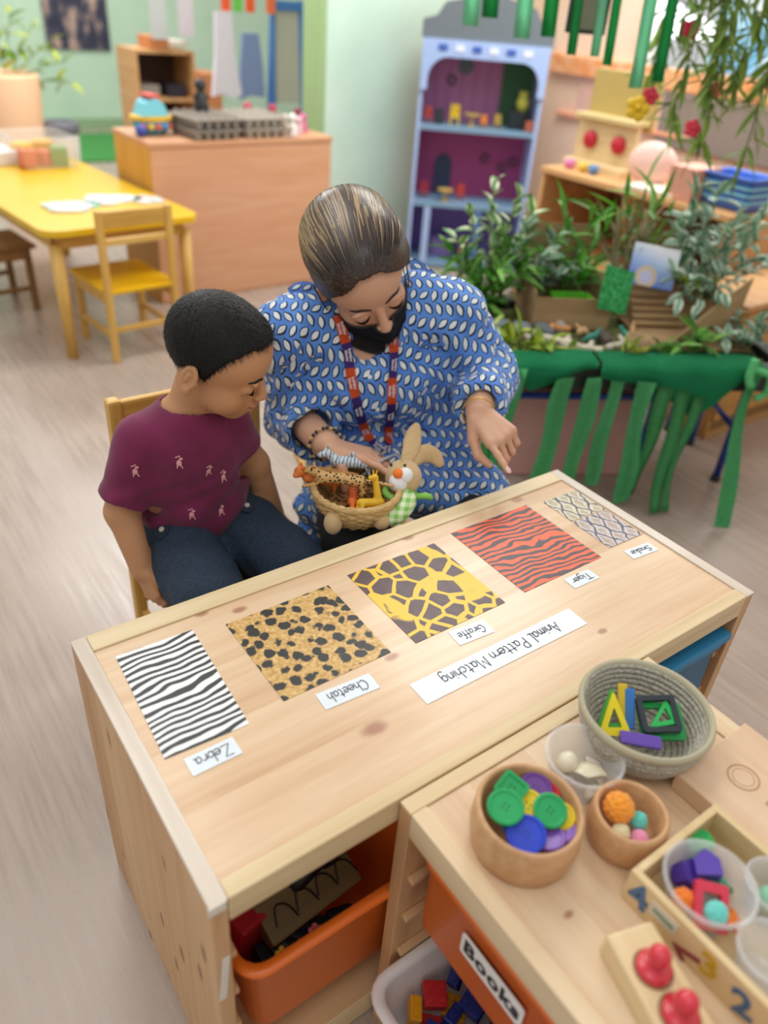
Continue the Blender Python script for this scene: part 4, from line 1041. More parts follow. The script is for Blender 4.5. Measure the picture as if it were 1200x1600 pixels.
bb = thing('striped_basket', 'blue striped plastic basket at the right end of the long shelf', 'basket', (2.78, 1.325, .702))
obj('basket_body', bin_mesh(.18, .22, .12, taper=.012, rim=.008, r=.02), plain('#3f6fd0', .4), bb, smooth=True)
for z in (.03, .055, .08): obj('stripe', ring_prism(nb(), rrect(.160 + z * .18, .200 + z * .18, .02, 5), rrect(.150 + z * .18, .190 + z * .18, .02, 5), z, z + .01), plain('#7fc4d8', .4), bb)
toy('pink_box', bx((0, 0, .06), (.16, .12, .12), bev=.004), plain('#d49a84', .6), 'salmon pink box beside the striped basket', 'box', (2.72, 1.48, .702))
# pin board and posters on the right wall
toy('pin_board', bx((0, 0, 0), (.02, 1.5, .22), bev=.003), plain('#8d8078', .8), 'grey brown pin board below the window on the right wall', 'board', (3.535, 1.55, .86))
m = Mt('sky_poster_print'); v = m.coord('Object'); n = m.noise(v, 5, 3)
toy('window_poster', bx((0, 0, 0), (.010, .75, .34)), m.set(m.ramp(n, [(.38, '#6fb4e0'), (.55, '#a9d4ee'), (.68, '#f0f4f4')]), .4), 'sky blue and white poster standing in the window', 'poster', (3.50, 1.72, 1.27))
toy('wall_picture', bx((0, 0, 0), (.012, .30, .20), bev=.002), plain('#e6b6a4', .6), 'pale pink picture on the peach wall left of the toy stove', 'picture', (3.54, 2.72, .92))
toy('wall_picture', bx((0, 0, 0), (.012, .16, .07), bev=.002), plain('#8f8f9c', .6), 'small grey picture on the peach wall by the dollhouse', 'picture', (3.54, 2.72, .75))

# cabinet at the far right edge
rc = thing('side_cabinet', 'honey wooden cabinet behind the green display at the right edge', 'cabinet', (2.72, .99, 0))
obj('body', bx((0.05, .03, .26), (.86, .24, .46), bev=.003), wood('honey_wood', '#ad7c3a', '#c18f4a', '#cc9c58', 'X', 30, .5, stretch=.1), rc)
obj('plinth', bx((0.05, .02, .045), (.84, .22, .09)), plain('#b58a55', .6), rc)
obj('top_board', bx((0.05, .03, .50), (.88, .26, .02), bev=.003), M_shelfw, rc)
obj('door', bx((-.17, -.094, .28), (.40, .012, .40), bev=.003), wood('honey_door', '#ad7c3a', '#c18f4a', '#cc9c58', 'X', 30, .5, stretch=.1), rc)
toy('toy_apple', sphere(nb(), (0, 0, .014), .015, 12, 8, (1, 1, .93)), plain('#c02a34', .4), 'small red ball lying on the floor at the right', 'ball', (2.23, .70, 0), None, None, True)

# ------------------------------------------------------------------ nature display: black tray table on blue legs
TRZ = -.5040
TM = Matrix.Translation((1.33, 1.03, 0)) @ Matrix.Rotation(TRZ, 4, 'Z')
def tw(u, v, z): return TM @ Vector((u, v, z))
dt = thing('display_table', 'black tray table on blue metal legs holding a plant display', 'table', (1.33, 1.03, 0), TRZ)
M_trayk = plain('#20241f', .55); M_bleg = plain('#1c3f96', .35)
TLn, TDp = .88, .50
bm = ring_prism(nb(), rrect(TLn + .05, TDp + .05, .06, 5), rrect(TLn - .01, TDp - .01, .05, 5), .385, .455)
obj('tray_wall', bm, M_trayk, dt, loc=(TLn / 2, TDp / 2, 0))
obj('tray_rim', ring_prism(nb(), rrect(TLn + .07, TDp + .07, .07, 5), rrect(TLn - .02, TDp - .02, .05, 5), .449, .462), M_trayk, dt, loc=(TLn / 2, TDp / 2, 0))
obj('tray_floor', prism(nb(), rrect(TLn, TDp, .05, 5), .385, .415), M_trayk, dt, loc=(TLn / 2, TDp / 2, 0))
for u, v in ((.03, .03), (.525, .03), (.86, .10), (.885, .35), (.03, .46), (.85, .46)):
    obj('leg', cyl(nb(), (u, v, 0), (u, v, .40), .0125, n=12), M_bleg, dt, smooth=True)
    obj('foot_cap', cyl(nb(), (u, v, 0), (u, v, .02), .016, n=12), M_trayk, dt, smooth=True)
obj('cross_bar', cyl(nb(), (.03, .03, .335), (.525, .03, .335), .010, n=10), M_bleg, dt, smooth=True)
obj('cross_bar', cyl(nb(), (.86, .10, .20), (.885, .35, .20), .010, n=10), M_bleg, dt, smooth=True)
obj('joint', sphere(nb(), (.885, .35, .20), .02, 12, 8), plain('#3a68d8', .3), dt, smooth=True)
# soil / moss bed
m = Mt('moss_soil'); v = m.coord('Object'); n = m.noise(v, 40, 4); n2 = m.noise(v, 9, 2)
M_moss = m.set(m.ramp(n * .6 + n2 * .4, [(.35, '#3b3a24'), (.5, '#5c6136'), (.62, '#7a8450'), (.75, '#a0926a')]), .95, bump=n, bstr=.6)
bm = nb(); N = 28; g = {}
rg = random.Random(3)
for i in range(N + 1):
    for j in range(N + 1):
        g[i, j] = bm.verts.new((.01 + (TLn - .02) * i / N, .01 + (TDp - .02) * j / N, .435 + .012 * math.sin(i * .9) * math.cos(j * 1.1) + rg.uniform(-.006, .006)))
for i in range(N):
    for j in range(N): bm.faces.new((g[i, j], g[i + 1, j], g[i + 1, j + 1], g[i, j + 1]))
ms = obj('moss_bed', bm, M_moss, dt, smooth=True); ms['kind'] = 'stuff'; tag(ms, 'bed of moss and soil')
# pink storage box underneath
pk = thing('pink_box', 'large pink storage box standing under the display table', 'box', tw(.33, .28, 0), TRZ)
obj('box_body', bx((0, 0, .135), (.44, .30, .27), bev=.01), plain('#dba8a2', .6), pk)
obj('lid', bx((0, 0, .278), (.46, .32, .022), bev=.008), plain('#d6a6a2', .55), pk)

# green felt cloth with pointed corners, draped over the front rim
m = Mt('green_felt'); v = m.coord('Object'); n = m.noise(v, 220, 3)
M_felt = m.set(m.ramp(n, [(.3, '#128652'), (.7, '#1fa066')]), .9, bump=n, bstr=.2)
def felt(prof, label):
    """prof: list of (u, top_v, top_z, drop); a draped cloth strip with real thickness"""
    bm = nb(); rows = []
    for u, tv_, tz, dr in prof:
        r_ = [(u, tv_ + .10, .452), (u, tv_ + .04, tz), (u, -.035, tz - .004)]
        for k in range(1, 6):
            f_ = k / 5; r_.append((u + .004 * math.sin(9 * u + k), -.040 - .012 * math.sin(f_ * PI) - .006 * math.sin(u * 40), tz - .004 - dr * f_))
        rows.append([bm.verts.new(p_) for p_ in r_])
    for A, B in zip(rows[:-1], rows[1:]):
        for k in range(len(A) - 1): bm.faces.new((A[k], B[k], B[k + 1], A[k + 1]))
    bmesh.ops.solidify(bm, geom=list(bm.faces), thickness=.0022)
    o = obj('felt_cloth', bm, M_felt, smooth=True); o.matrix_basis = TM.copy()
    return tag(o, label, 'cloth', 'green felt cloths on the display table')
def prof(u0, u1, drops, n=18):
    out = []
    for i in range(n + 1):
        u = u0 + (u1 - u0) * i / n
        for (a, da), (b, db) in zip(drops[:-1], drops[1:]):
            if a <= u <= b + 1e-9:
                t_ = (u - a) / (b - a); out.append((u, .0, .468 + .010 * math.exp(-((u - .26) / .06) ** 2), da + (db - da) * t_)); break
    return out
felt(prof(.02, .29, [(.02, .02), (.11, .085), (.22, .03), (.29, .022)]), 'green felt cloth with a short point beside the woman')
felt(prof(.30, .80, [(.30, .045), (.46, .055), (.62, .165), (.76, .03), (.80, .012)], 26), 'green felt cloth with a long point near the tray corner')

# crepe streamers hanging from the tray rim
m = Mt('crepe_green'); v = m.coord('Object'); x, y, z = m.xyz(v); n = m.noise(m.scale(v, (60, 60, 400)), 1, 2)
M_crepe = m.set(m.ramp(n, [(.3, '#47a862'), (.7, '#62c07c')]), .7, bump=n, bstr=.3)
def streamer(u, w_, z1, z0, drift, out, label, mat=None, place=True, curl=0.0):
    bm = nb(); n_ = 12; rows = []
    for k in range(n_ + 1):
        f_ = k / n_; z = z1 + (z0 - z1) * f_
        uu = u + drift * f_ + .006 * math.sin(7 * f_ + u * 20); vv = -.052 - out * f_ * f_ - .006 * math.sin(5 * f_ + u * 13)
        tw_ = .5 * math.sin(3 * f_ + u * 9) + curl * f_
        ww = 1.4 * w_ * (1 - .25 * math.sin(3.1 * f_ + u * 30) ** 2)
        rows.append([bm.verts.new((uu + s * ww / 2 * math.cos(tw_), vv + s * ww / 2 * math.sin(tw_) * .6, z)) for s in (-1, 0, 1)])
    for A, B in zip(rows[:-1], rows[1:]):
        for k in range(2): bm.faces.new((A[k], A[k + 1], B[k + 1], B[k]))
    bmesh.ops.solidify(bm, geom=list(bm.faces), thickness=.0008)
    o = obj('crepe_streamer', bm, mat or M_crepe, smooth=True)
    if place: o.matrix_basis = TM.copy()
    return tag(o, label, 'streamer')
ST = [(.000, .040, .47, .03, .005, .00, 'leftmost green streamer, beside the woman'), (.055, .040, .455, .06, -.02, .00, 'green streamer second from the left, behind the pointing hand'),
      (.200, .048, .43, .05, -.03, .02, 'wide green streamer third from the left'), (.285, .040, .43, .05, -.02, .02, 'green streamer fourth from the left over the pink box'),
      (.350, .036, .43, .08, -.01, .01, 'narrow green streamer fifth from the left'), (.437, .044, .42, .02, .015, .02, 'broad green streamer left of the blue leg'),
      (.505, .036, .41, .06, -.02, .01, 'green streamer hanging right in front of the blue leg'), (.560, .040, .40, .015, -.01, .07, 'green streamer just right of the blue leg'), (.610, .026, .38, .015, -.03, .06, 'thin green streamer below the felt point'),
      (.770, .042, .462, .006, -.03, .13, 'longest green streamer trailing on the floor at the right')]
for u, w_, z1, z0, dr, out, lb_ in ST: tag(streamer(u, w_, z1, z0, dr, out, lb_), group='green crepe streamers on the display table')
# knotted bow at the tray corner
bm = nb()
tube(bm, catmull([(.74, -.06, .47), (.79, -.075, .455), (.80, -.07, .40), (.775, -.065, .38)]), .010, 6); tube(bm, catmull([(.74, -.06, .50), (.735, -.065, .45), (.745, -.07, .42)]), .012, 6)
o = tag(obj('crepe_bow', bm, M_crepe, smooth=True), 'knotted green crepe bow at the right tray corner', 'bow'); o.matrix_basis = TM.copy()

# ------------------------------------------------------------------ things lying in the tray
M_card_b = wood('cardboard', '#93744e', '#a98a62', '#b99c74', 'X', 20, .85)
def tlie(o, u, v, z, rz=0.0, rx=0.0, ry=0.0):
    o.matrix_basis = TM @ Matrix.Translation((u, v, z)) @ Euler((rx, ry, rz)).to_matrix().to_4x4(); return o
# open cardboard box with flap up
cbx = thing('cardboard_box', 'open cardboard box of greenery with a lime tray inside', 'box', tw(.315, .43, .44), TRZ)
obj('front_side', bx((0, -.13, .05), (.25, .004, .10)), M_card_b, cbx); obj('left_side', bx((-.125, 0, .06), (.004, .26, .12)), M_card_b, cbx); obj('right_side', bx((.125, 0, .07), (.004, .26, .14)), M_card_b, cbx)
obj('flap', bx((0, .135, .13), (.25, .004, .26), rot=(-.12, 0, 0)), M_card_b, cbx); obj('base', bx((0, 0, .004), (.25, .26, .004)), M_card_b, cbx)
tlie(toy('lime_tray', bin_mesh(.13, .09, .05, taper=.004, rim=.004, r=.008), plain('#5fc022', .45), 'bright lime plastic tray inside the open cardboard box', 'tray', smooth=True), .335, .375, .475)
# slanted cardboard wedge on the right
cw = thing('cardboard_ramp', 'brown cardboard box lying open with one tall side at the right', 'box', tw(.68, .27, .448), TRZ)
obj('base', bx((0, 0, .004), (.33, .30, .006)), M_card_b, cw)
obj('tall_side', prism(nb(), [(-.15, 0), (.16, 0), (.18, .19), (.10, .15)], -.002, .002, frame((0, -.10, .004), (.92, .39, 0), (0, 0, 1), (.39, -.92, 0))), M_card_b, cw)
obj('back_side', bx((0, .145, .07), (.33, .005, .14), rot=(-.2, 0, 0)), M_card_b, cw)
for i in range(5): obj('corrugated_step', bx((-.07, .03 + i * .018, .02 + i * .018), (.17, .022, .012), bev=.002), M_card_b, cw)
# picture book leaning on it
bk3 = tlie(toy('picture_book', bx((0, 0, 0), (.15, .012, .125), bev=.002), None, 'pale blue picture book leaning on the cardboard steps', 'book'), .575, .36, .63, -.1, -.35, .12)
m = Mt('book_cover'); v = m.coord('Object'); x, y, z = m.xyz(v)
d = ((x + .02) * (x + .02) + (z + .035) * (z + .035)).f('SQRT')
f1 = 1.0 - m.smooth(d, .018, .024); f2 = 1.0 - m.smooth(d, .030, .040)
basec = m.ramp(z * 7 + .5 + x * 2, [(.1, '#5c7fdc'), (.5, '#a8c4f0'), (.9, '#f2f6fb')])
bk3.data.materials.append(m.set(m.mix(f1, m.mix(f2, basec, '#d9c4a0'), '#c9c9ee'), .35))
# glitter sheet
m = Mt('green_glitter'); v = m.coord('Object'); c_ = m.voro(v, 260, 'F1', 1.0, 1)
gx = m.xyz(c_)
gs = tlie(toy('glitter_sheet', bx((0, 0, 0), (.115, .004, .13)), m.set(m.ramp(gx[0], [(.2, '#0b7a34'), (.7, '#18a04c'), (.95, '#5fd488')]), .4, metal=.2), 'folded green glitter sheet in front of the picture book', 'sheet'), .435, .285, .575, .25, -.3, .25)
# stones, driftwood, shells, toy animals
def rock(r, seed, s=(1, 1, .7)):
    bm = nb(); bmesh.ops.create_icosphere(bm, subdivisions=3, radius=r); rg = random.Random(seed)
    ph = [rg.uniform(0, 6) for _ in range(6)]
    for v_ in bm.verts:
        d_ = v_.co / r; k = 1 + .12 * math.sin(3 * d_.x + ph[0]) + .1 * math.sin(4 * d_.y + ph[1]) + .1 * math.sin(3 * d_.z + ph[2]) + .05 * math.sin(9 * d_.x + 7 * d_.y + ph[3])
        v_.co = Vector((v_.co.x * k * s[0], v_.co.y * k * s[1], v_.co.z * k * s[2]))
    return bm
for i, (u, v, r, cc, s, lb_) in enumerate([(.06, .25, .042, '#7d848c', (1.3, .8, .7), 'large grey stone at the left of the tray'), (.13, .22, .036, '#6d7680', (1.4, .8, .7), 'slate grey stone right of the large one'), (.215, .24, .03, '#5f666e', (1.3, .8, .7), 'dark grey stone before the open cardboard box'),
                                           (.00, .20, .024, '#8a8f90', (1.1, .9, .8), 'pale grey stone at the tray edge beside the woman'), (.18, .12, .026, '#3d4044', (1.2, .8, .6), 'small charcoal stone amid the driftwood'), (.39, .19, .028, '#5a5048', (1.3, .9, .7), 'dark brown stone below the glitter sheet'),
                                           (.085, .14, .018, '#e6e0d4', (1, 1, .9), 'round white pebble on the left'), (.28, .28, .022, '#a89f96', (1.2, 1, .8), 'light grey pebble by the cardboard box')]):
    tlie(toy('stone', rock(r, i, s), plain(cc, .8, var=.2), lb_, 'stone', group='stones in the display tray', smooth=True), u, v, .440 + r * s[2] * .75, i)
def stick(L_, r, seed):
    rg = random.Random(seed); P = [(-L_ / 2 + L_ * k / 6, rg.uniform(-.012, .012), rg.uniform(-.004, .006)) for k in range(7)]
    bm = tube(nb(), catmull(P, 3), r, 8); tube(bm, [P[4], (P[4][0] + L_ * .1, .03, .012)], r * .6, 7); return bm
for i, (u, v, L_, r, rz, cc, lb_) in enumerate([(.22, .16, .14, .013, -.7, '#d8cdb8', 'thick pale driftwood piece in the middle of the tray'), (.14, .17, .09, .010, -.6, '#d2c8b6', 'short pale driftwood piece by the charcoal stone'), (.29, .10, .12, .012, -.15, '#cfc4ae', 'pale driftwood piece at the front of the tray'),
                                               (.42, .14, .12, .011, .5, '#c9c0b0', 'grey white driftwood below the glitter sheet'), (.25, .26, .11, .011, .2, '#cf935a', 'orange bark piece before the cardboard box'), (.34, .24, .07, .009, 1.0, '#c6a074', 'tan bark piece beside the cardboard box')]):
    tlie(toy('driftwood', stick(L_, r, i), plain(cc, .85, var=.15), lb_, 'driftwood', group='driftwood in the display tray', smooth=True), u, v, .456, rz)
tlie(toy('terracotta_piece', rock(.02, 44, (1.8, .8, .5)), plain('#c9785a', .8), 'flat terracotta piece at the front rim', 'stone', smooth=True), .265, .045, .452, .1)
# hedgehog-like burlap pot with a yellow band
pt = thing('burlap_pot', 'small burlap pot with a yellow band near the front rim', 'pot', tw(.455, .10, .440), TRZ)
obj('pot_body', lathe(nb(), [(0, 0), (.03, 0), (.038, .03), (.036, .06), (.031, .06), (.028, .02), (0, .02)], 18), plain('#a58a66', .95), pt, smooth=True)
obj('yellow_band', lathe(nb(), [(.0378, .026), (.0385, .03), (.0378, .040), (.036, .040), (.036, .026)], 18, close=True), plain('#d8cc5a', .7), pt)
# toy dinosaurs
def dino(s):
    bm = nb(); tube(bm, catmull([(-1.2 * s, 0, .45 * s), (-.7 * s, 0, .55 * s), (-.2 * s, 0, .72 * s), (.3 * s, 0, .7 * s), (.65 * s, 0, 1.0 * s), (.8 * s, 0, 1.25 * s), (1.05 * s, 0, 1.25 * s)], 3), .1, 8, [s * r for r in (.03, .06, .09, .12, .16, .2, .25, .28, .3, .3, .28, .22, .18, .15, .14, .15, .14, .12, .08)])
    for a in (-.25, .3):
        for b in (-1, 1): tube(bm, [(a * s, b * .16 * s, .6 * s), (a * s + .05 * s, b * .2 * s, .25 * s), (a * s + .02 * s, b * .2 * s, 0)], .09 * s, 7)
    return bm
for i, (u, v, s, rz, cc, lb_) in enumerate([(.34, .17, .035, .4, '#2f8a78', 'teal toy dinosaur below the cardboard box'), (.47, .19, .035, 2.6, '#3a9a86', 'sea green toy dinosaur beside the burlap pot'), (.50, .24, .032, 1.2, '#c49a6a', 'tan toy dinosaur in front of the glitter sheet'), (.02, .30, .035, .2, '#1f7a5c', 'dark green toy dinosaur behind the grey stones')]):
    tlie(toy('toy_dinosaur', dino(s), plain(cc, .5), lb_, 'toy animal', group='toy dinosaurs in the display tray', smooth=True), u, v, .443, rz)

# ------------------------------------------------------------------ plants: each leaf a part
def leaf_mesh(name, L_, W_, fold, curl, mat):
    bm = nb(); n_ = 6; L = []; R_ = []; Cn = []
    for k in range(n_ + 1):
        f_ = k / n_; w_ = W_ / 2 * math.sin(PI * (f_ ** .8)) ** .85 if 0 < k < n_ else .0004
        z = -curl * f_ * f_
        Cn.append(bm.verts.new((f_ * L_, 0, z))); L.append(bm.verts.new((f_ * L_, w_, z + fold * w_))); R_.append(bm.verts.new((f_ * L_, -w_, z + fold * w_)))
    for k in range(n_):
        bm.faces.new((Cn[k], Cn[k + 1], L[k + 1], L[k])); bm.faces.new((R_[k], R_[k + 1], Cn[k + 1], Cn[k]))
    bmesh.ops.solidify(bm, geom=list(bm.faces), thickness=.0006)
    me = bpy.data.meshes.new(name); bmesh.ops.recalc_face_normals(bm, faces=bm.faces); bm.to_mesh(me); bm.free()
    for p_ in me.polygons: p_.use_smooth = True
    me.materials.append(mat); return me
def leaf_mat(name, c0, c1, edge=None, W_=.02):
    m = Mt(name); v = m.coord('Object'); x, y, z = m.xyz(v); r = m.rnd()
    base = m.mix(r, c0, c1)
    if edge:
        n = m.noise(v, 120, 2); base = m.mix(m.smooth(y.f('ABSOLUTE') / W_ + (n - .5) * .35, .20, .30), base, edge)
    return m.set(base, .45)
LM_var = leaf_mesh('leaf_variegated', .055, .026, .5, .012, leaf_mat('variegated_leaf', '#62a05e', '#8cc47e', '#f4f8d8', .026))
LM_varg = leaf_mesh('leaf_greygreen', .058, .028, .4, .014, leaf_mat('sage_leaf', '#7cae90', '#a6ccb0', '#eaf4e2', .028))
LM_green = leaf_mesh('leaf_green', .085, .020, .4, .03, leaf_mat('green_leaf', '#57a038', '#8cc455'))
LM_palm = leaf_mesh('leaf_palm', .15, .018, .5, .05, leaf_mat('palm_leaf', '#5aa845', '#92cf58'))
LM_yel = leaf_mesh('leaf_yellowgreen', .07, .024, .4, .02, leaf_mat('yellow_leaf', '#93b437', '#c2d050'))
LM_will = leaf_mesh('leaf_willow', .075, .013, .4, .012, leaf_mat('willow_leaf', '#7a9a40', '#aac465'))
LM_dry = leaf_mesh('leaf_dry', .14, .012, .3, .02, leaf_mat('dry_leaf', '#b3a582', '#cbbfa0'))
def orient(d, up=(0, 0, 1)):
    d = Vector(d).normalized(); up = Vector(up); y = up.cross(d)
    if y.length < 1e-4: y = Vector((1, 0, 0)).cross(d)
    y.normalize(); z = d.cross(y); return Matrix(((d.x, y.x, z.x), (d.y, y.y, z.y), (d.z, y.z, z.z)))
M_stem = plain('#6a7a42', .7)
def plant(name, label, base, stems, lm, per, spread, size, seed, cat='plant', group='artificial plants in the display', stem_r=.0025, stemmat=None, tip=False):
    """stems: list of end offsets from base; leaves are set along each stem"""
    rg = random.Random(seed)
    t = thing(name, label, cat, base, 0, group); sb = nb()
    for e in stems:
        e = Vector(e); P = []
        mid = e * .5 + Vector((0, 0, e.length * .12 if e.z >= -.05 else 0))
        for k in range(7):
            f_ = k / 6; P.append((mid * 2 * f_ * (1 - f_)) + e * f_ * f_)
        tube(sb, P, stem_r, 5)
        for k in range(per):
            f_ = (.18 + .82 * (k + .5) / per) if not tip else 1.0
            p_ = (mid * 2 * f_ * (1 - f_)) + e * f_ * f_
            d_ = (e.normalized() * rg.uniform(.2, .7) + Vector((rg.uniform(-1, 1), rg.uniform(-1, 1), rg.uniform(-.5, .7))) * spread)
            o = bpy.data.objects.new('leaf', lm); link(o, t)
            s_ = size * rg.uniform(.75, 1.2)
            o.matrix_basis = Matrix.Translation(p_) @ (orient(d_, (rg.uniform(-.5, .5), rg.uniform(-.5, .5), 1)).to_4x4()) @ Matrix.Scale(s_, 4)
    obj('stem', sb, stemmat or M_stem, t, smooth=True)
    return t
UV = lambda a, b, c_: tuple(Matrix.Rotation(TRZ, 3, 'Z') @ Vector((a, b, c_)))
plant('variegated_ficus', 'variegated leafy plant standing tall behind the left of the tray', tw(.085, .50, .44), [UV(-.02, .02, .38), UV(.06, .0, .36), UV(-.09, 0, .30), UV(.12, .02, .30), UV(.0, -.04, .27), UV(-.13, -.02, .22)], LM_var, 15, .8, 1.15, 1)
plant('fern_plant', 'bushy fresh green plant at the back left of the tray', tw(.07, .40, .44), [UV(-.14, -.02, .10), UV(-.08, -.08, .14), UV(0, -.06, .18), UV(.10, -.02, .18), UV(-.14, .04, .20), UV(.05, .05, .22), UV(-.04, -.1, .08), UV(-.1, .06, .16)], LM_green, 20, .8, 1.0, 2)
plant('dark_fern', 'darker green leafy plant between the fern and the cardboard box', tw(.20, .50, .44), [UV(-.06, -.08, .20), UV(.03, -.10, .20), UV(.08, -.04, .25), UV(-.02, -.02, .28), UV(.12, -.09, .17)], LM_varg, 18, .8, 1.1, 3)
plant('palm_plant', 'long bladed palm plant rising from the open cardboard box', tw(.36, .50, .46), [UV(-.12, 0, .26), UV(-.05, .02, .30), UV(.04, .0, .32), UV(.10, .0, .26), UV(.15, .0, .20), UV(-.10, -.06, .18), UV(-.02, -.10, .16)], LM_palm, 12, .75, .9, 4)
plant('grass_plant', 'tall grassy plant behind the picture book', tw(.60, .52, .46), [UV(-.10, 0, .34), UV(-.04, 0, .38), UV(.02, .02, .34), UV(.07, 0, .30)], LM_palm, 8, .55, .9, 5)
plant('eucalyptus_plant', 'large grey green variegated plant on the right of the display', tw(.745, .46, .44), [UV(-.06, -.02, .42), UV(.03, .0, .40), UV(.12, -.02, .36), UV(.18, -.06, .28), UV(-.10, -.08, .28), UV(.22, -.08, .20), UV(.06, -.12, .32), UV(-.02, -.14, .22), UV(.14, -.14, .24), UV(.0, -.04, .34), UV(.20, -.02, .34), UV(-.05, .03, .33)], LM_varg, 20, .85, 1.15, 6)
plant('drooping_sprig', 'grey green sprig drooping over the cardboard ramp', tw(.72, .30, .62), [UV(-.10, -.06, -.05), UV(-.14, -.04, .0), UV(-.04, -.10, -.10), UV(.02, -.10, -.02)], LM_varg, 6, .5, 1.0, 7)
plant('yellow_foliage', 'yellow green leaves at the front left rim', tw(.10, .09, .445), [UV(-.06, -.02, .04), UV(.06, -.02, .03), UV(.0, .05, .05), UV(.10, .02, .03), UV(-.08, .05, .06), UV(.14, -.03, .02)], LM_yel, 10, .8, .9, 8)
plant('rim_foliage', 'fresh green leaves at the front rim left of the corner bow', tw(.62, .08, .445), [UV(-.07, -.01, .05), UV(0, 0, .08), UV(.06, 0, .05), UV(.03, .05, .06), UV(-.10, .02, .03)], LM_green, 9, .8, .8, 9)
plant('corner_foliage', 'grey green leaves on the right corner of the tray', tw(.84, .14, .445), [UV(-.06, -.02, .06), UV(.03, 0, .08), UV(.05, .06, .09), UV(-.02, .10, .10), UV(-.10, .0, .04)], LM_varg, 11, .8, 1.0, 10)
plant('small_sprig', 'single light green sprig in front of the burlap pot', tw(.405, .06, .445), [UV(-.01, -.01, .05), UV(.02, 0, .04)], LM_yel, 4, .7, .6, 12)
plant('lime_leaves', 'bright lime leaves at the base of the large variegated plant', tw(.70, .33, .58), [UV(-.05, -.01, .02), UV(.05, 0, .02), UV(0, -.03, .03)], LM_yel, 5, .7, .8, 13)
plant('dry_grass', 'fan of dry beige grass behind the picture book', tw(.53, .46, .50), [UV(-.06, 0, .16), UV(-.02, 0, .20), UV(.02, .0, .20), UV(.05, 0, .17)], LM_dry, 12, .18, 1.0, 14, stemmat=plain('#b3a582', .8))
# leaves in the far planter (top of it)
plant('planter_leaves', 'loose pale leaves growing from the tall peach planter', (1.06, 5.05, .68), [(.30, -.05, .26), (.36, 0, .14), (.22, 0, .34), (.10, .05, .38), (.40, .02, .02), (-.02, 0, .34)], LM_yel, 8, .8, 1.5, 15, group='plants in the far room')

# ------------------------------------------------------------------ hanging garlands, flowers, streamers and sign
rg = random.Random(21)
gl_labels = ['hanging leaf garland, leftmost of the garlands at top right', 'hanging leaf garland with a red flower near the middle', 'long hanging leaf garland reaching lowest', 'short hanging leaf garland near the right corner', 'hanging leaf garland at the right edge of the picture']
for i, (x, y, z1, z0) in enumerate([(2.19, 1.34, 1.75, 1.12), (2.26, 1.27, 1.75, .99), (2.20, 1.16, 1.75, .93), (2.34, 1.20, 1.75, 1.08), (2.36, 1.10, 1.75, .90)]):
    plant('leaf_garland', gl_labels[i], (x, y, z1), [(rg.uniform(-.06, .03), rg.uniform(-.04, .04), z0 - z1), (rg.uniform(-.03, .08), rg.uniform(-.05, .05), (z0 - z1) * .8)], LM_will, 56, .75, 1.35, 30 + i, 'garland', 'hanging leaf garlands')
def flower(r):
    bm = nb()
    for k in range(5):
        a = 2 * PI * k / 5; sphere(bm, (r * .6 * math.cos(a), r * .6 * math.sin(a), 0), r * .5, 8, 6, (1, 1, .4))
    sphere(bm, (0, 0, r * .15), r * .3, 8, 6); return bm
for i, (x, y, z, cc, lb_) in enumerate([(2.10, 1.30, 1.08, '#cf2f44', 'red flower left of the garlands'), (2.14, 1.15, 1.01, '#d23448', 'red flower low in the garlands'), (2.19, 1.28, 1.26, '#cc2b4a', 'red flower high in the garlands'), (2.23, 1.17, 1.11, '#d86a5c', 'coral flower in the middle of the garlands'), (2.05, 1.30, 1.045, '#e0b41c', 'large yellow flower below the streamers')]):
    toy('paper_flower', flower(.026 if i < 4 else .036), plain(cc, .6), lb_, 'flower', (x, y, z), (1.2, 0, -.6), 'flowers in the garlands', True)
M_gpaper = plain('#2aa85c', .6); M_mpaper = plain('#98e6c0', .55)
hs = [(725, 10, 1.71, 1.74, 1.22, .05, 1, 'mint streamer hanging above the dollhouse left'), (0, 0, 1.75, 1.70, 1.245, .05, 0, 'dark green streamer hanging above the dollhouse left'), (0, 0, 1.80, 1.60, 1.20, .05, 1, 'mint streamer hanging above the dollhouse middle'),
      (0, 0, 1.85, 1.54, 1.21, .045, 0, 'dark green streamer hanging above the dollhouse right'), (0, 0, 1.89, 1.47, 1.17, .03, 0, 'narrow green streamer left of the hanging sign'), (0, 0, 1.95, 1.43, 1.17, .03, 1, 'mint streamer below the hanging sign'), (0, 0, 1.99, 1.41, 1.15, .03, 0, 'narrow green streamer right of the hanging sign'),
      (0, 0, 2.02, 1.31, 1.10, .042, 1, 'long mint streamer before the toy stove'), (0, 0, 2.08, 1.28, 1.12, .036, 0, 'long dark green streamer before the toy stove')]
for a_, b_, x, y, z0, w_, mm, lb_ in hs:
    bm = nb(); rows = []
    for k in range(9):
        f_ = k / 8; z = 1.75 + (z0 - 1.75) * f_; q = .3 * math.sin(3 * f_ + x * 9)
        rows.append([bm.verts.new((s * w_ / 2 * math.cos(q) * .815, -s * w_ / 2 * .58 * math.cos(q) + .01 * math.sin(4 * f_), z - z0)) for s in (-1, 0, 1)])
    for A, B in zip(rows[:-1], rows[1:]):
        for k in range(2): bm.faces.new((A[k], A[k + 1], B[k + 1], B[k]))
    bmesh.ops.solidify(bm, geom=list(bm.faces), thickness=.0008)
    tag(obj('paper_streamer', bm, [M_gpaper, M_mpaper][mm], loc=(x, y, z0), smooth=True), lb_, 'streamer', 'paper streamers hanging from above')
sg = thing('hanging_sign', 'small dark framed sign hanging among the green streamers', 'sign', (1.94, 1.47, 1.225), -.62)
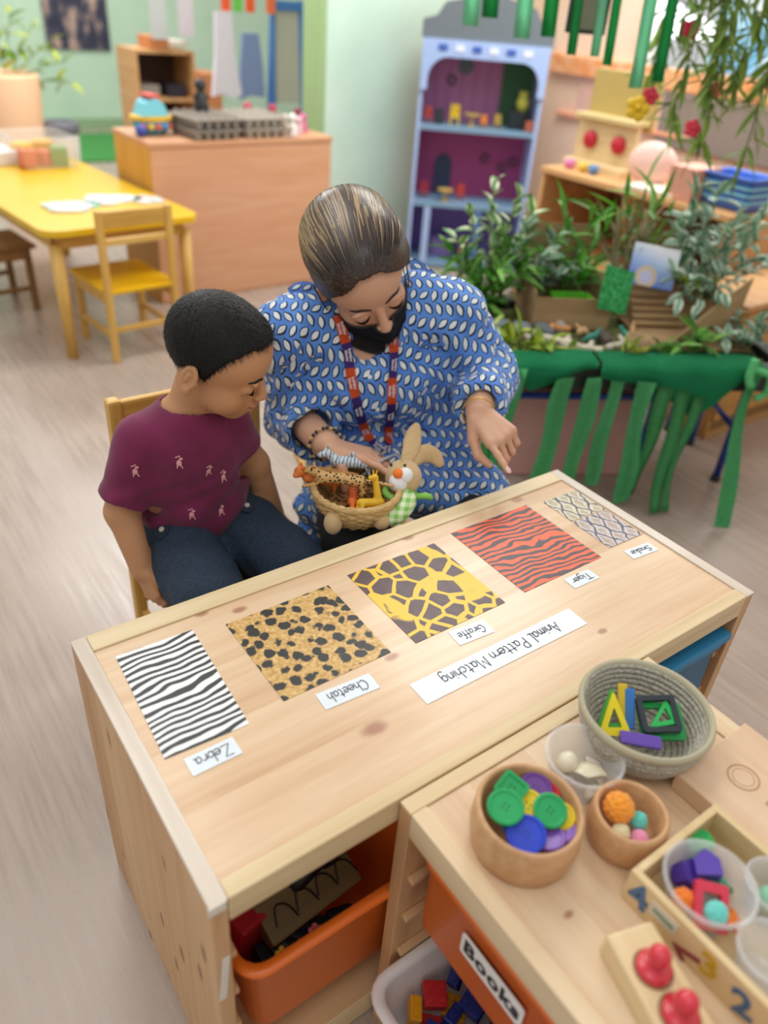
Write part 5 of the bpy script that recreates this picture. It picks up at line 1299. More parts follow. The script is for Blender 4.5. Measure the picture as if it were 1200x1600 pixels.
obj('frame', ring_prism(nb(), rrect(.12, .16, .004, 2), rrect(.098, .138, .002, 2), -.006, .006, frame((0, 0, .08), (1, 0, 0), (0, 0, 1), (0, -1, 0))), plain('#33322f', .5), sg)
obj('panel', bx((0, .001, .08), (.10, .006, .14)), plain('#8b8672', .6), sg)
tag(obj('support_wire', tube(nb(), [(1.62, 1.85, 1.756), (1.95, 1.45, 1.752), (2.2, 1.25, 1.752), (2.5, 1.0, 1.756)], .004, 6), plain('#6f7f5a', .7)), 'cord above the picture that carries the streamers and garlands', 'cord')

# ------------------------------------------------------------------ implicit surfaces for bodies and clothes
def A3(*a): return np.array(a, dtype=np.float64)
def unit(a): a = np.array(a, float); return a / np.linalg.norm(a)
class Cone:
    def __init__(s, a, b, r1, r2, k=.012, op='+'): s.a = np.array(a, float); s.b = np.array(b, float); s.r1 = r1; s.r2 = r2; s.k = k; s.op = op
    def bb(s, g): r = max(s.r1, s.r2) + g; return np.minimum(s.a, s.b) - r, np.maximum(s.a, s.b) + r
    def d(s, X_, Y_, Z_, g):
        v = s.b - s.a; L2 = float(v @ v) + 1e-12
        dx, dy, dz = X_ - s.a[0], Y_ - s.a[1], Z_ - s.a[2]
        t_ = np.clip((dx * v[0] + dy * v[1] + dz * v[2]) / L2, 0, 1)
        return np.sqrt((dx - t_ * v[0]) ** 2 + (dy - t_ * v[1]) ** 2 + (dz - t_ * v[2]) ** 2) - (s.r1 + (s.r2 - s.r1) * t_) - g
class Ell:
    def __init__(s, c, r, R_=None, k=.012, op='+'): s.c = np.array(c, float); s.r = np.array(r, float); s.R = np.eye(3) if R_ is None else np.array(R_, float); s.k = k; s.op = op
    def bb(s, g):
        e = np.abs(s.R) @ (s.r + g); return s.c - e, s.c + e
    def d(s, X_, Y_, Z_, g):
        dx, dy, dz = X_ - s.c[0], Y_ - s.c[1], Z_ - s.c[2]; k0 = 0; k1 = 0
        for i in range(3):
            q = dx * s.R[0, i] + dy * s.R[1, i] + dz * s.R[2, i]; r = s.r[i] + g
            k0 = k0 + (q / r) ** 2; k1 = k1 + (q / (r * r)) ** 2
        k0 = np.sqrt(k0); return k0 * (k0 - 1) / (np.sqrt(k1) + 1e-9)
class Field:
    def __init__(s, lo, hi, h):
        s.h = h; s.lo = np.array(lo, float) - 3 * h; n = np.ceil((np.array(hi, float) + 3 * h - s.lo) / h).astype(int) + 1
        s.n = n; s.F = np.full(n, .2, np.float32)
        s.ax = [(s.lo[i] + h * np.arange(n[i])).astype(np.float32) for i in range(3)]
    def sl(s, lo, hi):
        i0 = np.clip(np.floor((lo - s.lo) / s.h).astype(int), 0, s.n); i1 = np.clip(np.ceil((hi - s.lo) / s.h).astype(int) + 1, 0, s.n); return tuple(slice(a, b) for a, b in zip(i0, i1))
    def grid(s, q): return s.ax[0][q[0]][:, None, None], s.ax[1][q[1]][None, :, None], s.ax[2][q[2]][None, None, :]
    def put(s, p_, g=0.0):
        pad = g + 2 * p_.k + 3 * s.h + .004
        lo, hi = p_.bb(pad); q = s.sl(lo, hi)
        if any(z_.stop <= z_.start for z_ in q): return
        d = p_.d(*s.grid(q), g).astype(np.float32); f_ = s.F[q]; k = max(p_.k, 1e-4)
        if p_.op == '+':
            hh = np.clip(.5 + .5 * (f_ - d) / k, 0, 1); s.F[q] = f_ * (1 - hh) + d * hh - k * hh * (1 - hh)
        else:
            d = -d; hh = np.clip(.5 - .5 * (f_ - d) / k, 0, 1); s.F[q] = f_ * (1 - hh) + d * hh + k * hh * (1 - hh)
    def clip(s, fn, k=.002):
        """keep where fn<0"""
        q = (slice(None),) * 3; d = fn(*s.grid(q)).astype(np.float32) + np.zeros_like(s.F)
        hh = np.clip(.5 - .5 * (s.F - d) / k, 0, 1); s.F = s.F * (1 - hh) + d * hh + k * hh * (1 - hh)
    def mesh(s, name):
        F = s.F; F[0] = F[-1] = .2; F[:, 0] = F[:, -1] = .2; F[:, :, 0] = F[:, :, -1] = .2
        S = F < 0
        cnt = np.zeros(tuple(s.n - 1), np.uint8)
        for a in (0, 1):
            for b in (0, 1):
                for c_ in (0, 1): cnt += S[a:S.shape[0] - 1 + a, b:S.shape[1] - 1 + b, c_:S.shape[2] - 1 + c_]
        act = (cnt > 0) & (cnt < 8); ijk = np.argwhere(act); idx = np.full(act.shape, -1, np.int32); idx[act] = np.arange(len(ijk))
        acc = np.zeros((len(ijk), 3)); num = np.zeros(len(ijk))
        cor = [(a, b, c_) for a in (0, 1) for b in (0, 1) for c_ in (0, 1)]
        for p0 in cor:
            for ax in range(3):
                if p0[ax]: continue
                p1 = list(p0); p1[ax] = 1
                f0 = F[ijk[:, 0] + p0[0], ijk[:, 1] + p0[1], ijk[:, 2] + p0[2]]; f1 = F[ijk[:, 0] + p1[0], ijk[:, 1] + p1[1], ijk[:, 2] + p1[2]]
                m_ = (f0 < 0) != (f1 < 0); t_ = np.where(m_, f0 / np.where(m_, f0 - f1, 1), 0)
                P = np.tile(np.array(p0, float), (len(ijk), 1)); P[:, ax] += t_
                acc[m_] += P[m_]; num[m_] += 1
        vs_ = s.lo + s.h * (ijk + acc / num[:, None])
        faces = []
        for ax in range(3):
            a0 = [slice(None)] * 3; a1 = [slice(None)] * 3; a0[ax] = slice(0, -1); a1[ax] = slice(1, None)
            e0 = S[tuple(a0)]; e1 = S[tuple(a1)]; q = np.argwhere(e0 != e1)
            o1, o2 = [(1, 2), (2, 0), (0, 1)][ax]
            def cell(d1, d2):
                c_ = q.copy(); c_[:, o1] -= d1; c_[:, o2] -= d2; return idx[c_[:, 0], c_[:, 1], c_[:, 2]]
            Q = np.stack([cell(1, 1), cell(0, 1), cell(0, 0), cell(1, 0)], 1)
            fl = e1[q[:, 0], q[:, 1], q[:, 2]]; Q[fl] = Q[fl][:, ::-1]
            faces.append(Q)
        Q = np.concatenate(faces); Q = Q[(Q >= 0).all(1)]
        me = bpy.data.meshes.new(name)
        me.vertices.add(len(vs_)); me.vertices.foreach_set('co', vs_.ravel())
        me.loops.add(len(Q) * 4); me.loops.foreach_set('vertex_index', Q.ravel().astype(np.int32))
        me.polygons.add(len(Q)); me.polygons.foreach_set('loop_start', np.arange(0, len(Q) * 4, 4, dtype=np.int32)); me.polygons.foreach_set('loop_total', np.full(len(Q), 4, np.int32))
        me.update(calc_edges=True); me.validate()
        return me
def build(name, prims, h, g=0.0, clips=(), pre=()):
    los, his = zip(*[p_.bb(g) for p_ in prims if p_.op == '+']); F = Field(np.min(los, 0), np.max(his, 0), h)
    for p_ in prims: F.put(p_, g if p_.op == '+' else 0.0)
    for fn in clips: F.clip(fn)
    return F.mesh(name)
def verts(me):
    co = np.empty(len(me.vertices) * 3); me.vertices.foreach_get('co', co); return co.reshape(-1, 3)
def set_verts(me, co): me.vertices.foreach_set('co', np.ascontiguousarray(co).ravel()); me.update()
def normals(me):
    n = np.empty(len(me.vertices) * 3); me.vertex_normals.foreach_get('vector', n); return n.reshape(-1, 3)
def relax(me, it=1, f=.5):
    co = verts(me); e = np.empty(len(me.edges) * 2, np.int32); me.edges.foreach_get('vertices', e); e = e.reshape(-1, 2)
    for _ in range(it):
        s_ = np.zeros_like(co); c_ = np.zeros(len(co))
        np.add.at(s_, e[:, 0], co[e[:, 1]]); np.add.at(s_, e[:, 1], co[e[:, 0]]); np.add.at(c_, e[:, 0], 1); np.add.at(c_, e[:, 1], 1)
        co = co * (1 - f) + f * s_ / np.maximum(c_, 1)[:, None]
    set_verts(me, co)
def setcol(me, name, cols):
    a = me.color_attributes.new(name, 'FLOAT_COLOR', 'POINT'); a.data.foreach_set('color', np.concatenate([cols, np.ones((len(cols), 1))], 1).ravel().astype(np.float32))
class Head:
    """head-local frame: x person's right, y forward, z up"""
    def __init__(s, c, right, fwd, up, sc=1.0):
        f_ = unit(fwd); u_ = np.array(up, float); u_ = unit(u_ - f_ * (u_ @ f_)); r_ = np.cross(f_, u_)
        s.c = np.array(c, float); s.R = np.stack([r_, f_, u_], 1); s.s = sc
    def w(s, p_): return s.c + s.R @ (np.array(p_, float) * s.s)
    def loc(s, P): return (P - s.c) @ s.R / s.s
    def m4(s):
        return Matrix(((s.R[0, 0], s.R[0, 1], s.R[0, 2], s.c[0]), (s.R[1, 0], s.R[1, 1], s.R[1, 2], s.c[1]), (s.R[2, 0], s.R[2, 1], s.R[2, 2], s.c[2]), (0, 0, 0, 1)))
    def e(s, c, r, k=.01, op='+', rot=None): return Ell(s.w(c), np.array(r) * s.s, s.R if rot is None else s.R @ rot, k, op)
    def cone(s, a, b, r1, r2, k=.006, op='+'): return Cone(s.w(a), s.w(b), r1 * s.s, r2 * s.s, k, op)
def rotz(a): c_, s_ = math.cos(a), math.sin(a); return np.array([[c_, -s_, 0], [s_, c_, 0], [0, 0, 1]])
def roty(a): c_, s_ = math.cos(a), math.sin(a); return np.array([[c_, 0, s_], [0, 1, 0], [-s_, 0, c_]])
def rotx(a): c_, s_ = math.cos(a), math.sin(a); return np.array([[1, 0, 0], [0, c_, -s_], [0, s_, c_]])
def hand_prims(wrist, d, n, t, L_, curls, thumb, k=.004, spread=.06, rf=.046):
    """d: wrist->fingers, n: back of the hand, t: thumb side; curls per finger (index..little) list of 3 angles"""
    d = unit(d); n = np.array(n, float); n = unit(n - d * (n @ d)); t0 = np.cross(d, n); t = t0 if t0 @ np.array(t, float) > 0 else -t0
    out = []; tips = []
    W_ = np.array(wrist, float)
    offs = [.155, .055, -.050, -.145]; lens = [.40, .44, .41, .32]
    for o_, ln, cu, i in zip(offs, lens, curls, range(4)):
        base = W_ + d * L_ * (.50 - .03 * abs(i - 1)) + t * L_ * o_
        out.append(Cone(W_ + d * L_ * .06 + t * L_ * o_ * .55, base, .075 * L_, .062 * L_, k * 2.2))
        p_ = base; ang = 0.0; dd = unit(d + t * spread * (1.5 - i))
        for sg_, fr, c_ in zip((.46, .30, .24), (0, 1, 2), cu):
            ang += c_; q = p_ + (dd * math.cos(ang) - n * math.sin(ang)) * ln * L_ * sg_
            out.append(Cone(p_, q, rf * L_ * (1.0 - .10 * fr), rf * L_ * (.90 - .10 * fr), k)); p_ = q
        tips.append((p_, dd * math.cos(ang) - n * math.sin(ang), n * math.cos(ang) + dd * math.sin(ang)))
    a_, b_, c_ = thumb
    p0 = W_ + d * L_ * .10 + t * L_ * .12; p1 = W_ + np.array(a_, float)[0] * d * L_ + a_[1] * t * L_ + a_[2] * n * L_
    p2 = W_ + b_[0] * d * L_ + b_[1] * t * L_ + b_[2] * n * L_; p3 = W_ + c_[0] * d * L_ + c_[1] * t * L_ + c_[2] * n * L_
    out += [Cone(p0, p1, .085 * L_, .070 * L_, k * 2), Cone(p1, p2, .062 * L_, .054 * L_, k), Cone(p2, p3, .054 * L_, .042 * L_, k)]
    tips.append((p3, unit(p3 - p2), n))
    return out, tips
def nails(tips, which, size, mat, parent):
    for i in which:
        p_, dd, nn = tips[i]; bm = nb(); y = np.cross(nn, dd)
        sphere(bm, (0, 0, 0), 1, 10, 6, (size * 1.25, size * .75, size * .25)); bm.transform(frame(p_ + dd * size * .2 + nn * size * .78, dd, y, nn)); wobj('fingernail', bm, mat, parent, smooth=True)
def skin_mat(name, tone):
    m = Mt(name); v = m.coord('Object'); n = m.noise(v, 60, 3); f_ = m.noise(v, 700, 2)
    c_ = m.attr('Col'); return m.set(m.mix(n * .25, c_, tone), .48, bump=f_, bstr=.06, sss=.12, spec=.35)
def face_prims(H, child=True):
    E, K = H.e, H.cone
    P = []
    if child:
        P += [E((0, .002, .022), (.069, .078, .071), .02), E((0, .038, .022), (.060, .050, .052), .02), E((0, .030, -.036), (.054, .052, .060), .02),
              E((.030, .046, -.046), (.028, .030, .030), .016), E((-.030, .046, -.046), (.028, .030, .030), .016), E((0, .062, -.080), (.024, .021, .019), .018),
              E((0, .074, -.058), (.024, .016, .022), .014)]
        P += [E((.031, .094, -.008), (.015, .011, .011), .014, '-'), E((-.031, .094, -.008), (.015, .011, .011), .014, '-')]
        for s in (1, -1):
            P += [E((s * .032, .0705, -.010), (.0140, .0125, .0125), .006)]
            P += [E((s * .030, .0830, .0065), (.016, .0045, .0035), .006)]
        P += [K((0, .084, -.006), (0, .096, -.030), .0065, .0085, .008), E((0, .0975, -.0340), (.0085, .0080, .0076), .004), E((.0085, .0925, -.0365), (.0062, .0075, .0058), .004), E((-.0085, .0925, -.0365), (.0062, .0075, .0058), .004)]
        P += [E((0, .0905, -.0535), (.0155, .0075, .0045), .003), E((0, .0885, -.0630), (.0140, .0080, .0055), .003), K((-.016, .086, -.0585), (.016, .086, -.0585), .0016, .0016, .002, '-')]
        ear = (.0705, -.012, -.016)
    else:
        P += [E((0, -.010, .026), (.072, .088, .071), .02), E((0, .036, .028), (.062, .052, .056), .02), E((0, .030, -.042), (.056, .056, .074), .02),
              E((.034, .046, -.040), (.025, .028, .030), .016), E((-.034, .046, -.040), (.025, .028, .030), .016), E((0, .062, -.100), (.024, .022, .022), .02)]
        P += [E((.031, .092, -.006), (.017, .012, .012), .014, '-'), E((-.031, .092, -.006), (.017, .012, .012), .014, '-')]
        for s in (1, -1):
            P += [E((s * .031, .0735, -.009), (.0150, .0125, .0125), .006), E((s * .033, .0835, .010), (.018, .0050, .0040), .008)]
        P += [K((0, .085, -.002), (0, .098, -.031), .0070, .0090, .008), E((0, .1015, -.0355), (.0095, .0085, .0085), .004), E((.0100, .096, -.038), (.0065, .0080, .0062), .004), E((-.0100, .096, -.038), (.0065, .0080, .0062), .004)]
        ear = (.0735, -.012, -.020)
    for s in (1, -1):
        rt = rotz(-s * .45) @ rotx(-.15)
        c_ = np.array([s * ear[0], ear[1], ear[2]])
        P += [E(c_, (.0070, .0165, .0270), .006, '+', rt), E(c_ + rt @ np.array([s * .0062, .0025, .003]), (.0062, .0105, .0190), .002, '-', rt), E(c_ + rt @ np.array([s * .0018, -.001, .001]), (.0045, .0036, .0115), .002, '+', rt), E(c_ + np.array([s * .001, .004, -.024]), (.0055, .0075, .0080), .006), E(c_ + np.array([0, .014, -.004]), (.0050, .0045, .0065), .004)]
    return P
def face_colors(me, H, tone, lip, cheek, child=True):
    co = verts(me); l = H.loc(co); cols = np.tile(np.array(tone[:3]), (len(co), 1))
    near = (np.abs(l) < .14).all(1)
    def blendc(mask, c_): cols[:] = cols * (1 - mask[:, None]) + np.array(c_[:3]) * mask[:, None]
    def g(c_, r): return np.exp(-(((l - np.array(c_)) / np.array(r)) ** 2).sum(1) * 1.5) * near
    if child:
        blendc(np.clip(g((0, .094, -.0585), (.016, .012, .0095)) * 1.5, 0, .85), lip)
    for s in (1, -1):
        blendc(g((s * .035, .07, -.040), (.022, .03, .022)) * .4, cheek)
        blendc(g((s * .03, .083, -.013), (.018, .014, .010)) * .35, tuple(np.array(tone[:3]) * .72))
    setcol(me, 'Col', cols)
def arc_tube(H, pts, r, bm=None, rs=None):
    bm = bm or nb(); return tube(bm, [H.w(p_) for p_ in catmull(pts, 4)], r, 6, None)
def snap_tube(bvh, H, pts, r, lift=.0003, taper=True):
    """tube laid on the face surface: points are projected along the head's forward axis"""
    P = []
    for p_ in catmull(pts, 4):
        o_ = Vector(H.w((p_[0], p_[1] + .05, p_[2]))); d_ = Vector(-H.R[:, 1])
        hit = bvh.ray_cast(o_, d_, .12)
        P.append(hit[0] + hit[1] * lift if hit[0] is not None else Vector(H.w(p_)))
    n_ = len(P); rs = [r * (.25 + .75 * math.sin(PI * (.12 + .76 * i / (n_ - 1)))) for i in range(n_)] if taper else None
    return tube(nb(), P, r, 6, rs)
def lashes(bvh, H, pts, fwd_, down):
    """fringe of lashes: a curved ribbon standing out from the lid margin"""
    P = []
    for p_ in catmull(pts, 4):
        o_ = Vector(H.w((p_[0], p_[1] + .05, p_[2]))); hit = bvh.ray_cast(o_, Vector(-H.R[:, 1]), .12)
        P.append(hit[0] if hit[0] is not None else Vector(H.w(p_)))
    bm = nb(); n_ = len(P); rows = []
    for i, p_ in enumerate(P):
        f_ = math.sin(PI * (.1 + .8 * i / (n_ - 1))); e_ = Vector(H.R[:, 1]) * fwd_ * f_ - Vector(H.R[:, 2]) * down * f_
        rows.append([bm.verts.new(p_ - Vector(H.R[:, 1]) * .001 + Vector(H.R[:, 2]) * .0006), bm.verts.new(p_ + e_ * .6), bm.verts.new(p_ + e_ + Vector(H.R[:, 2]) * .0008)])
    for A_, B_ in zip(rows[:-1], rows[1:]):
        for k in range(2): bm.faces.new((A_[k], A_[k + 1], B_[k + 1], B_[k]))
    bmesh.ops.solidify(bm, geom=list(bm.faces), thickness=.0006); return bm
def bvh_of(me):
    me.calc_loop_triangles() if False else None
    return BVHTree.FromPolygons([tuple(v_) for v_ in verts(me)], [tuple(p_.vertices) for p_ in me.polygons])
def seg_uv(me, segs, uvname='cloth'):
    """wrap-around coordinates in metres: every face takes the frame of its nearest limb segment"""
    co = verts(me); nf = len(me.polygons); lv = np.empty(nf * 4, np.int32); me.loops.foreach_get('vertex_index', lv); lv = lv.reshape(-1, 4)
    fc = co[lv].mean(1); best = np.full(nf, 1e9); bi = np.zeros(nf, int)
    for i, (a, b, ref, rad) in enumerate(segs):
        a = np.array(a, float); b = np.array(b, float); v = b - a; t_ = np.clip((fc - a) @ v / (v @ v), 0, 1); d = np.linalg.norm(fc - a - t_[:, None] * v, axis=1) - rad
        m_ = d < best; best[m_] = d[m_]; bi[m_] = i
    uv = np.zeros((nf, 4, 2))
    for i, (a, b, ref, rad) in enumerate(segs):
        a = np.array(a, float); b = np.array(b, float); w_ = unit(b - a); e1 = np.array(ref, float); e1 = unit(e1 - w_ * (e1 @ w_)); e2 = np.cross(w_, e1)
        m_ = bi == i
        if not m_.any(): continue
        P = co[lv[m_]] - a; an = np.arctan2(P @ e2, P @ e1); an0 = an[:, :1]; an = an0 + (an - an0 + PI) % (2 * PI) - PI
        uv[m_, :, 0] = an * rad + i * .37; uv[m_, :, 1] = P @ w_
    u_ = me.uv_layers.new(name=uvname); u_.data.foreach_set('uv', uv.reshape(-1, 2).ravel().astype(np.float32))

def box_uv(me, axes, uvname='cloth'):
    """planar cloth coordinates in metres, each face projected along the nearest of three cloth normals"""
    co = verts(me); nf = len(me.polygons); lv = np.empty(nf * 4, np.int32); me.loops.foreach_get('vertex_index', lv); lv = lv.reshape(-1, 4)
    nn = normals(me)[lv].mean(1); A_ = np.array([unit(a) for a in axes]); sc = np.abs(nn @ A_.T) * np.array([1.35, 1.0, 1.0]); bi = sc.argmax(1); uv = np.zeros((nf, 4, 2))
    for i, a in enumerate(A_):
        e1 = unit(np.cross((0, 0, 1), a)); e2 = np.cross(a, e1); m_ = bi == i
        P = co[lv[m_]]; uv[m_, :, 0] = P @ e1 + i * .37; uv[m_, :, 1] = P @ e2
    u_ = me.uv_layers.new(name=uvname); u_.data.foreach_set('uv', uv.reshape(-1, 2).ravel().astype(np.float32))

# ================================================================== the boy
HB = Head((.339, .684, .785), (-.586, -.79, -.178), (0.6930, -0.6003, -0.3992), (.21, -.361, .909), 1.0)
by = thing('person', 'small child in a maroon shirt and navy trousers sitting on a chair, looking down', 'person', (.33, .75, 0))
SEATZ = .327
b_nb = (.300, .728, .652); b_shR = (.224, .735, .626); b_shL = (.372, .724, .630); b_elR = (.176, .738, .500); b_wrR = (.181, .682, .405); b_elL = (.432, .738, .525); b_wrL = (.468, .728, .405)
b_hR = (.272, .775, .402); b_hL = (.386, .775, .402); b_kR = (.252, .545, .400); b_kL = (.418, .555, .400)
torso_b = [Ell((.301, .742, .575), (.088, .066, .085), None, .03), Ell((.318, .765, .48), (.088, .075, .085), None, .03), Ell((.329, .785, .405), (.098, .085, .066), None, .03),
           Cone(b_shR, b_shL, .040, .040, .03), Cone((.300, .73, .62), (.32, .77, .45), .07, .08, .03)]
arms_b = [Cone(b_shR, b_elR, .034, .029, .02), Cone(b_elR, b_wrR, .029, .020, .012), Cone(b_shL, b_elL, .034, .028, .02), Cone(b_elL, b_wrL, .028, .020, .012)]
legs_b = [Cone(b_hR, b_kR, .066, .052, .02), Cone(b_hL, b_kL, .066, .052, .02), Cone(b_kR, (.252, .555, .10), .046, .030, .012), Cone(b_kL, (.418, .565, .10), .046, .030, .012),
          Cone((.252, .56, .06), (.252, .50, .035), .028, .024, .02), Cone((.418, .57, .06), (.418, .51, .035), .028, .024, .02)]
neck_b = [Cone(HB.w((0, -.010, -.045)), b_nb, .034, .037, .02), Cone(b_nb, (.302, .735, .60), .040, .06, .02)]
hR, tipsR = hand_prims(b_wrR, (.10, -.55, -.83), (-.95, -.25, .1), (.2, -.8, .55), .105, [(.35, .7, .6), (.4, .75, .6), (.45, .75, .6), (.5, .8, .6)], ((.28, .22, -.10), (.45, .26, -.16), (.58, .24, -.24)))
hL, tipsL = hand_prims(b_wrL, (.45, -.30, -.80), (.35, -.55, .75), (-.3, -.9, .2), .105, [(.25, .35, .3), (.25, .35, .3), (.3, .4, .3), (.3, .4, .3)], ((.28, .24, -.05), (.42, .34, -.1), (.55, .36, -.16)))
prims = torso_b + arms_b + legs_b + neck_b + face_prims(HB, True) + hR + hL
me = build('child_body', prims, .0026)
relax(me, 1, .35)
T_b = lin('#c08e66'); face_colors(me, HB, T_b, lin('#a8655a'), lin('#bd7c5c'))
bvB = bvh_of(me)
wmesh('body', me, skin_mat('child_skin', T_b), by, smooth=True)
# short hair: shell plus fine blades
def hair_clip(H, line, slope=1.0, side=0.0):
    ys_ = [a for a, b in line]; zs_ = [b for a, b in line]
    def fn(X_, Y_, Z_):
        dx, dy, dz = X_ - H.c[0], Y_ - H.c[1], Z_ - H.c[2]
        ly = (dx * H.R[0, 1] + dy * H.R[1, 1] + dz * H.R[2, 1]) / H.s; lz = (dx * H.R[0, 2] + dy * H.R[1, 2] + dz * H.R[2, 2]) / H.s
        lx = (dx * H.R[0, 0] + dy * H.R[1, 0] + dz * H.R[2, 0]) / H.s
        return (np.interp(ly, ys_, zs_) - side * np.clip(np.abs(lx) - .018, 0, .06) * np.clip((ly - .005) / .02, 0, 1) - lz) * slope
    return fn
lineB = [(-.12, -.058), (-.075, -.052), (-.045, -.034), (-.022, .002), (-.006, .008), (.004, -.012), (.011, -.014), (.018, .010), (.032, .038), (.046, .056), (.058, .064), (.12, .072)]
hp = [HB.e((0, .000, .025), (.0735, .0845, .0755), .01), HB.e((0, .036, .030), (.0620, .0515, .0530), .02)]
hm = build('hair', hp, .0028, clips=[hair_clip(HB, lineB, .8)])
relax(hm, 1)
rg = np.random.RandomState(5)
co = verts(hm); set_verts(hm, co + normals(hm) * (rg.rand(len(co), 1) - .5) * .0012)
m = Mt('black_hair'); v = m.coord('Object'); n = m.noise(v, 240, 3)
M_hairB = m.set(m.ramp(n, [(.3, '#060505'), (.7, '#12100f')]), .55, bump=n, bstr=.6, spec=.3)
hb_o = wmesh('hair', hm, M_hairB, by, smooth=True)
def blades(me, H, N, L_, wd, whorl, lift, seed, parent, mat, flow=None):
    rg = np.random.RandomState(seed); co = verts(me); nn = normals(me); loc = H.loc(co)
    ids = rg.randint(0, len(co), N); V_ = np.zeros((N, 3, 3)); wl = np.array(whorl)
    wp = H.w(wl); d = co[ids] - wp; n_ = nn[ids]; d += rg.randn(N, 3) * .010
    d -= n_ * (d * n_).sum(1)[:, None]; d /= np.linalg.norm(d, axis=1)[:, None] + 1e-9
    s_ = np.cross(n_, d); ln = L_ * (.6 + .8 * rg.rand(N))[:, None]
    b0 = co[ids] - n_ * .001; V_[:, 0] = b0 - s_ * wd; V_[:, 1] = b0 + s_ * wd; V_[:, 2] = b0 + d * ln + n_ * (lift * ln)
    m2 = bpy.data.meshes.new('hair_strands'); m2.from_pydata(V_.reshape(-1, 3).tolist(), [], np.arange(N * 3).reshape(-1, 3).tolist())
    o = wmesh('hair_strands', m2, mat, parent); o['kind'] = 'stuff'; return o
# strands need the hair shell in world space
def world_mesh_copy(o):
    m2 = o.data.copy(); m2.transform(wmat(o)); return m2
wm_ = world_mesh_copy(hb_o); blades(wm_, HB, 9000, .013, .00045, (0, -.045, .10), .22, 3, hb_o, M_hairB)
# brows, lashes
M_brow = plain('#1c140f', .7)
for s in (1, -1):
    wobj('eyebrow', snap_tube(bvB, HB, [(s * .016, .09, .0085), (s * .029, .09, .0125), (s * .044, .085, .0080)], .0024, .0004), M_brow, by, smooth=True)
    wobj('eyelashes', lashes(bvB, HB, [(s * .0205, .09, -.0125), (s * .028, .09, -.0160), (s * .036, .088, -.0155), (s * .0445, .083, -.0110)], .0050, .0025), M_brow, by, smooth=True)
wobj('mouth_line', snap_tube(bvB, HB, [(.0145, .09, -.0595), (.007, .095, -.0580), (0, .095, -.0590), (-.007, .095, -.0580), (-.0145, .09, -.0595)], .0007, .0), plain('#5c2f28', .6), by, smooth=True)
for tp_ in (tipsR, tipsL): nails(tp_, [0, 1, 4], .0042, plain('#c99a84', .35), by)
# T-shirt
sh_p = [Ell((.301, .742, .575), (.090, .070, .085), None, .03), Ell((.316, .760, .49), (.096, .082, .095), None, .03), Cone(b_shR, b_shL, .040, .040, .03), Cone((.300, .73, .61), (.318, .765, .47), .070, .088, .03), Cone(tuple(np.array(b_nb) - A3(0, 0, .03)), tuple(np.array(b_nb) + A3(.003, -.008, .012)), .062, .042, .03)]
up = lambda a, b, f_: tuple(np.array(a) * (1 - f_) + np.array(b) * f_)
sh_p += [Cone(b_shR, up(b_shR, b_elR, .80), .038, .041, .02), Cone(b_shL, up(b_shL, b_elL, .55), .036, .036, .02)]
nk = unit(np.array(HB.w((0, -.022, -.045))) - np.array(b_nb)); nbp = np.array(b_nb) + nk * .014
cutR = unit(np.array(b_elR) - np.array(b_shR)); pR = np.array(up(b_shR, b_elR, .80)); cutL = unit(np.array(b_elL) - np.array(b_shL)); pL = np.array(up(b_shL, b_elL, .55))
sub = [Cone(tuple(np.array(b_nb) - nk * .02), tuple(np.array(b_nb) + nk * .08), .041, .047, .004, '-')]
def sleeve_cut(c_, p_, rad=.075):
    def fn(X_, Y_, Z_):
        d = (X_ - p_[0]) * c_[0] + (Y_ - p_[1]) * c_[1] + (Z_ - p_[2]) * c_[2]
        r = np.sqrt((X_ - p_[0]) ** 2 + (Y_ - p_[1]) ** 2 + (Z_ - p_[2]) ** 2); return np.where(r < rad, d, -.05)
    return fn
tilt = unit((-.02, .30, 1.0))
def hem(X_, Y_, Z_): return (.428 - Z_) * .9 + (Y_ - .70) * .10
ins = [Cone(b_shR, tuple(pR + cutR * .03), .030, .035, .003, '-'), Cone(b_shL, tuple(pL + cutL * .03), .030, .035, .003, '-')]
tm_ = build('t_shirt', sh_p + sub, .0034, .005, clips=[hem, sleeve_cut(cutR, pR, .062), sleeve_cut(cutL, pL, .062)])
def wrinkle(me, fn):
    co = verts(me); nn = normals(me); set_verts(me, co + nn * fn(co)[:, None])
def folds_b(c_):
    x, y, z = c_.T
    return .0028 * np.sin(70 * z + 26 * x + 4 * np.sin(30 * x)) * np.clip((.60 - z) * 8, 0, 1) + .0016 * np.sin(55 * x - 60 * z + 3 * np.sin(40 * z))
wrinkle(tm_, folds_b); relax(tm_, 1)
m = Mt('maroon_jersey'); v = m.coord('Object'); n = m.noise(v, 500, 2); n2 = m.noise(v, 20, 2)
M_maroon = m.set(m.ramp(n2, [(.3, '#63103a'), (.7, '#761848')]), .85, bump=n, bstr=.15, sheen=.15)
bvT = bvh_of(tm_)
ts = wmesh('t_shirt', tm_, M_maroon, by, smooth=True); tag(ts, 'maroon short sleeved T-shirt with small pink motifs')
bm = nb(); q = Vector(nk).to_track_quat('Z', 'Y').to_matrix(); ring = []
for i in range(32):
    a = 2 * PI * i / 32; ring.append(Vector(nbp + nk * .004) + q @ Vector((.0440 * math.cos(a), .0440 * math.sin(a), .004 * math.cos(2 * a))))
tube(bm, ring + [ring[0]], .0070, 8, caps=False); wobj('collar', bm, plain('#57142f', .85), ts, smooth=True)
M_motif = plain('#d99a9c', .7)
CAMV = Vector((-.13896, -.40103, 1.27464))
def on_surface(bvh, target):
    d_ = (Vector(target) - CAMV).normalized(); h_ = bvh.ray_cast(CAMV, d_, 4.0); return (h_[0], h_[1]) if h_[0] is not None else (None, None)
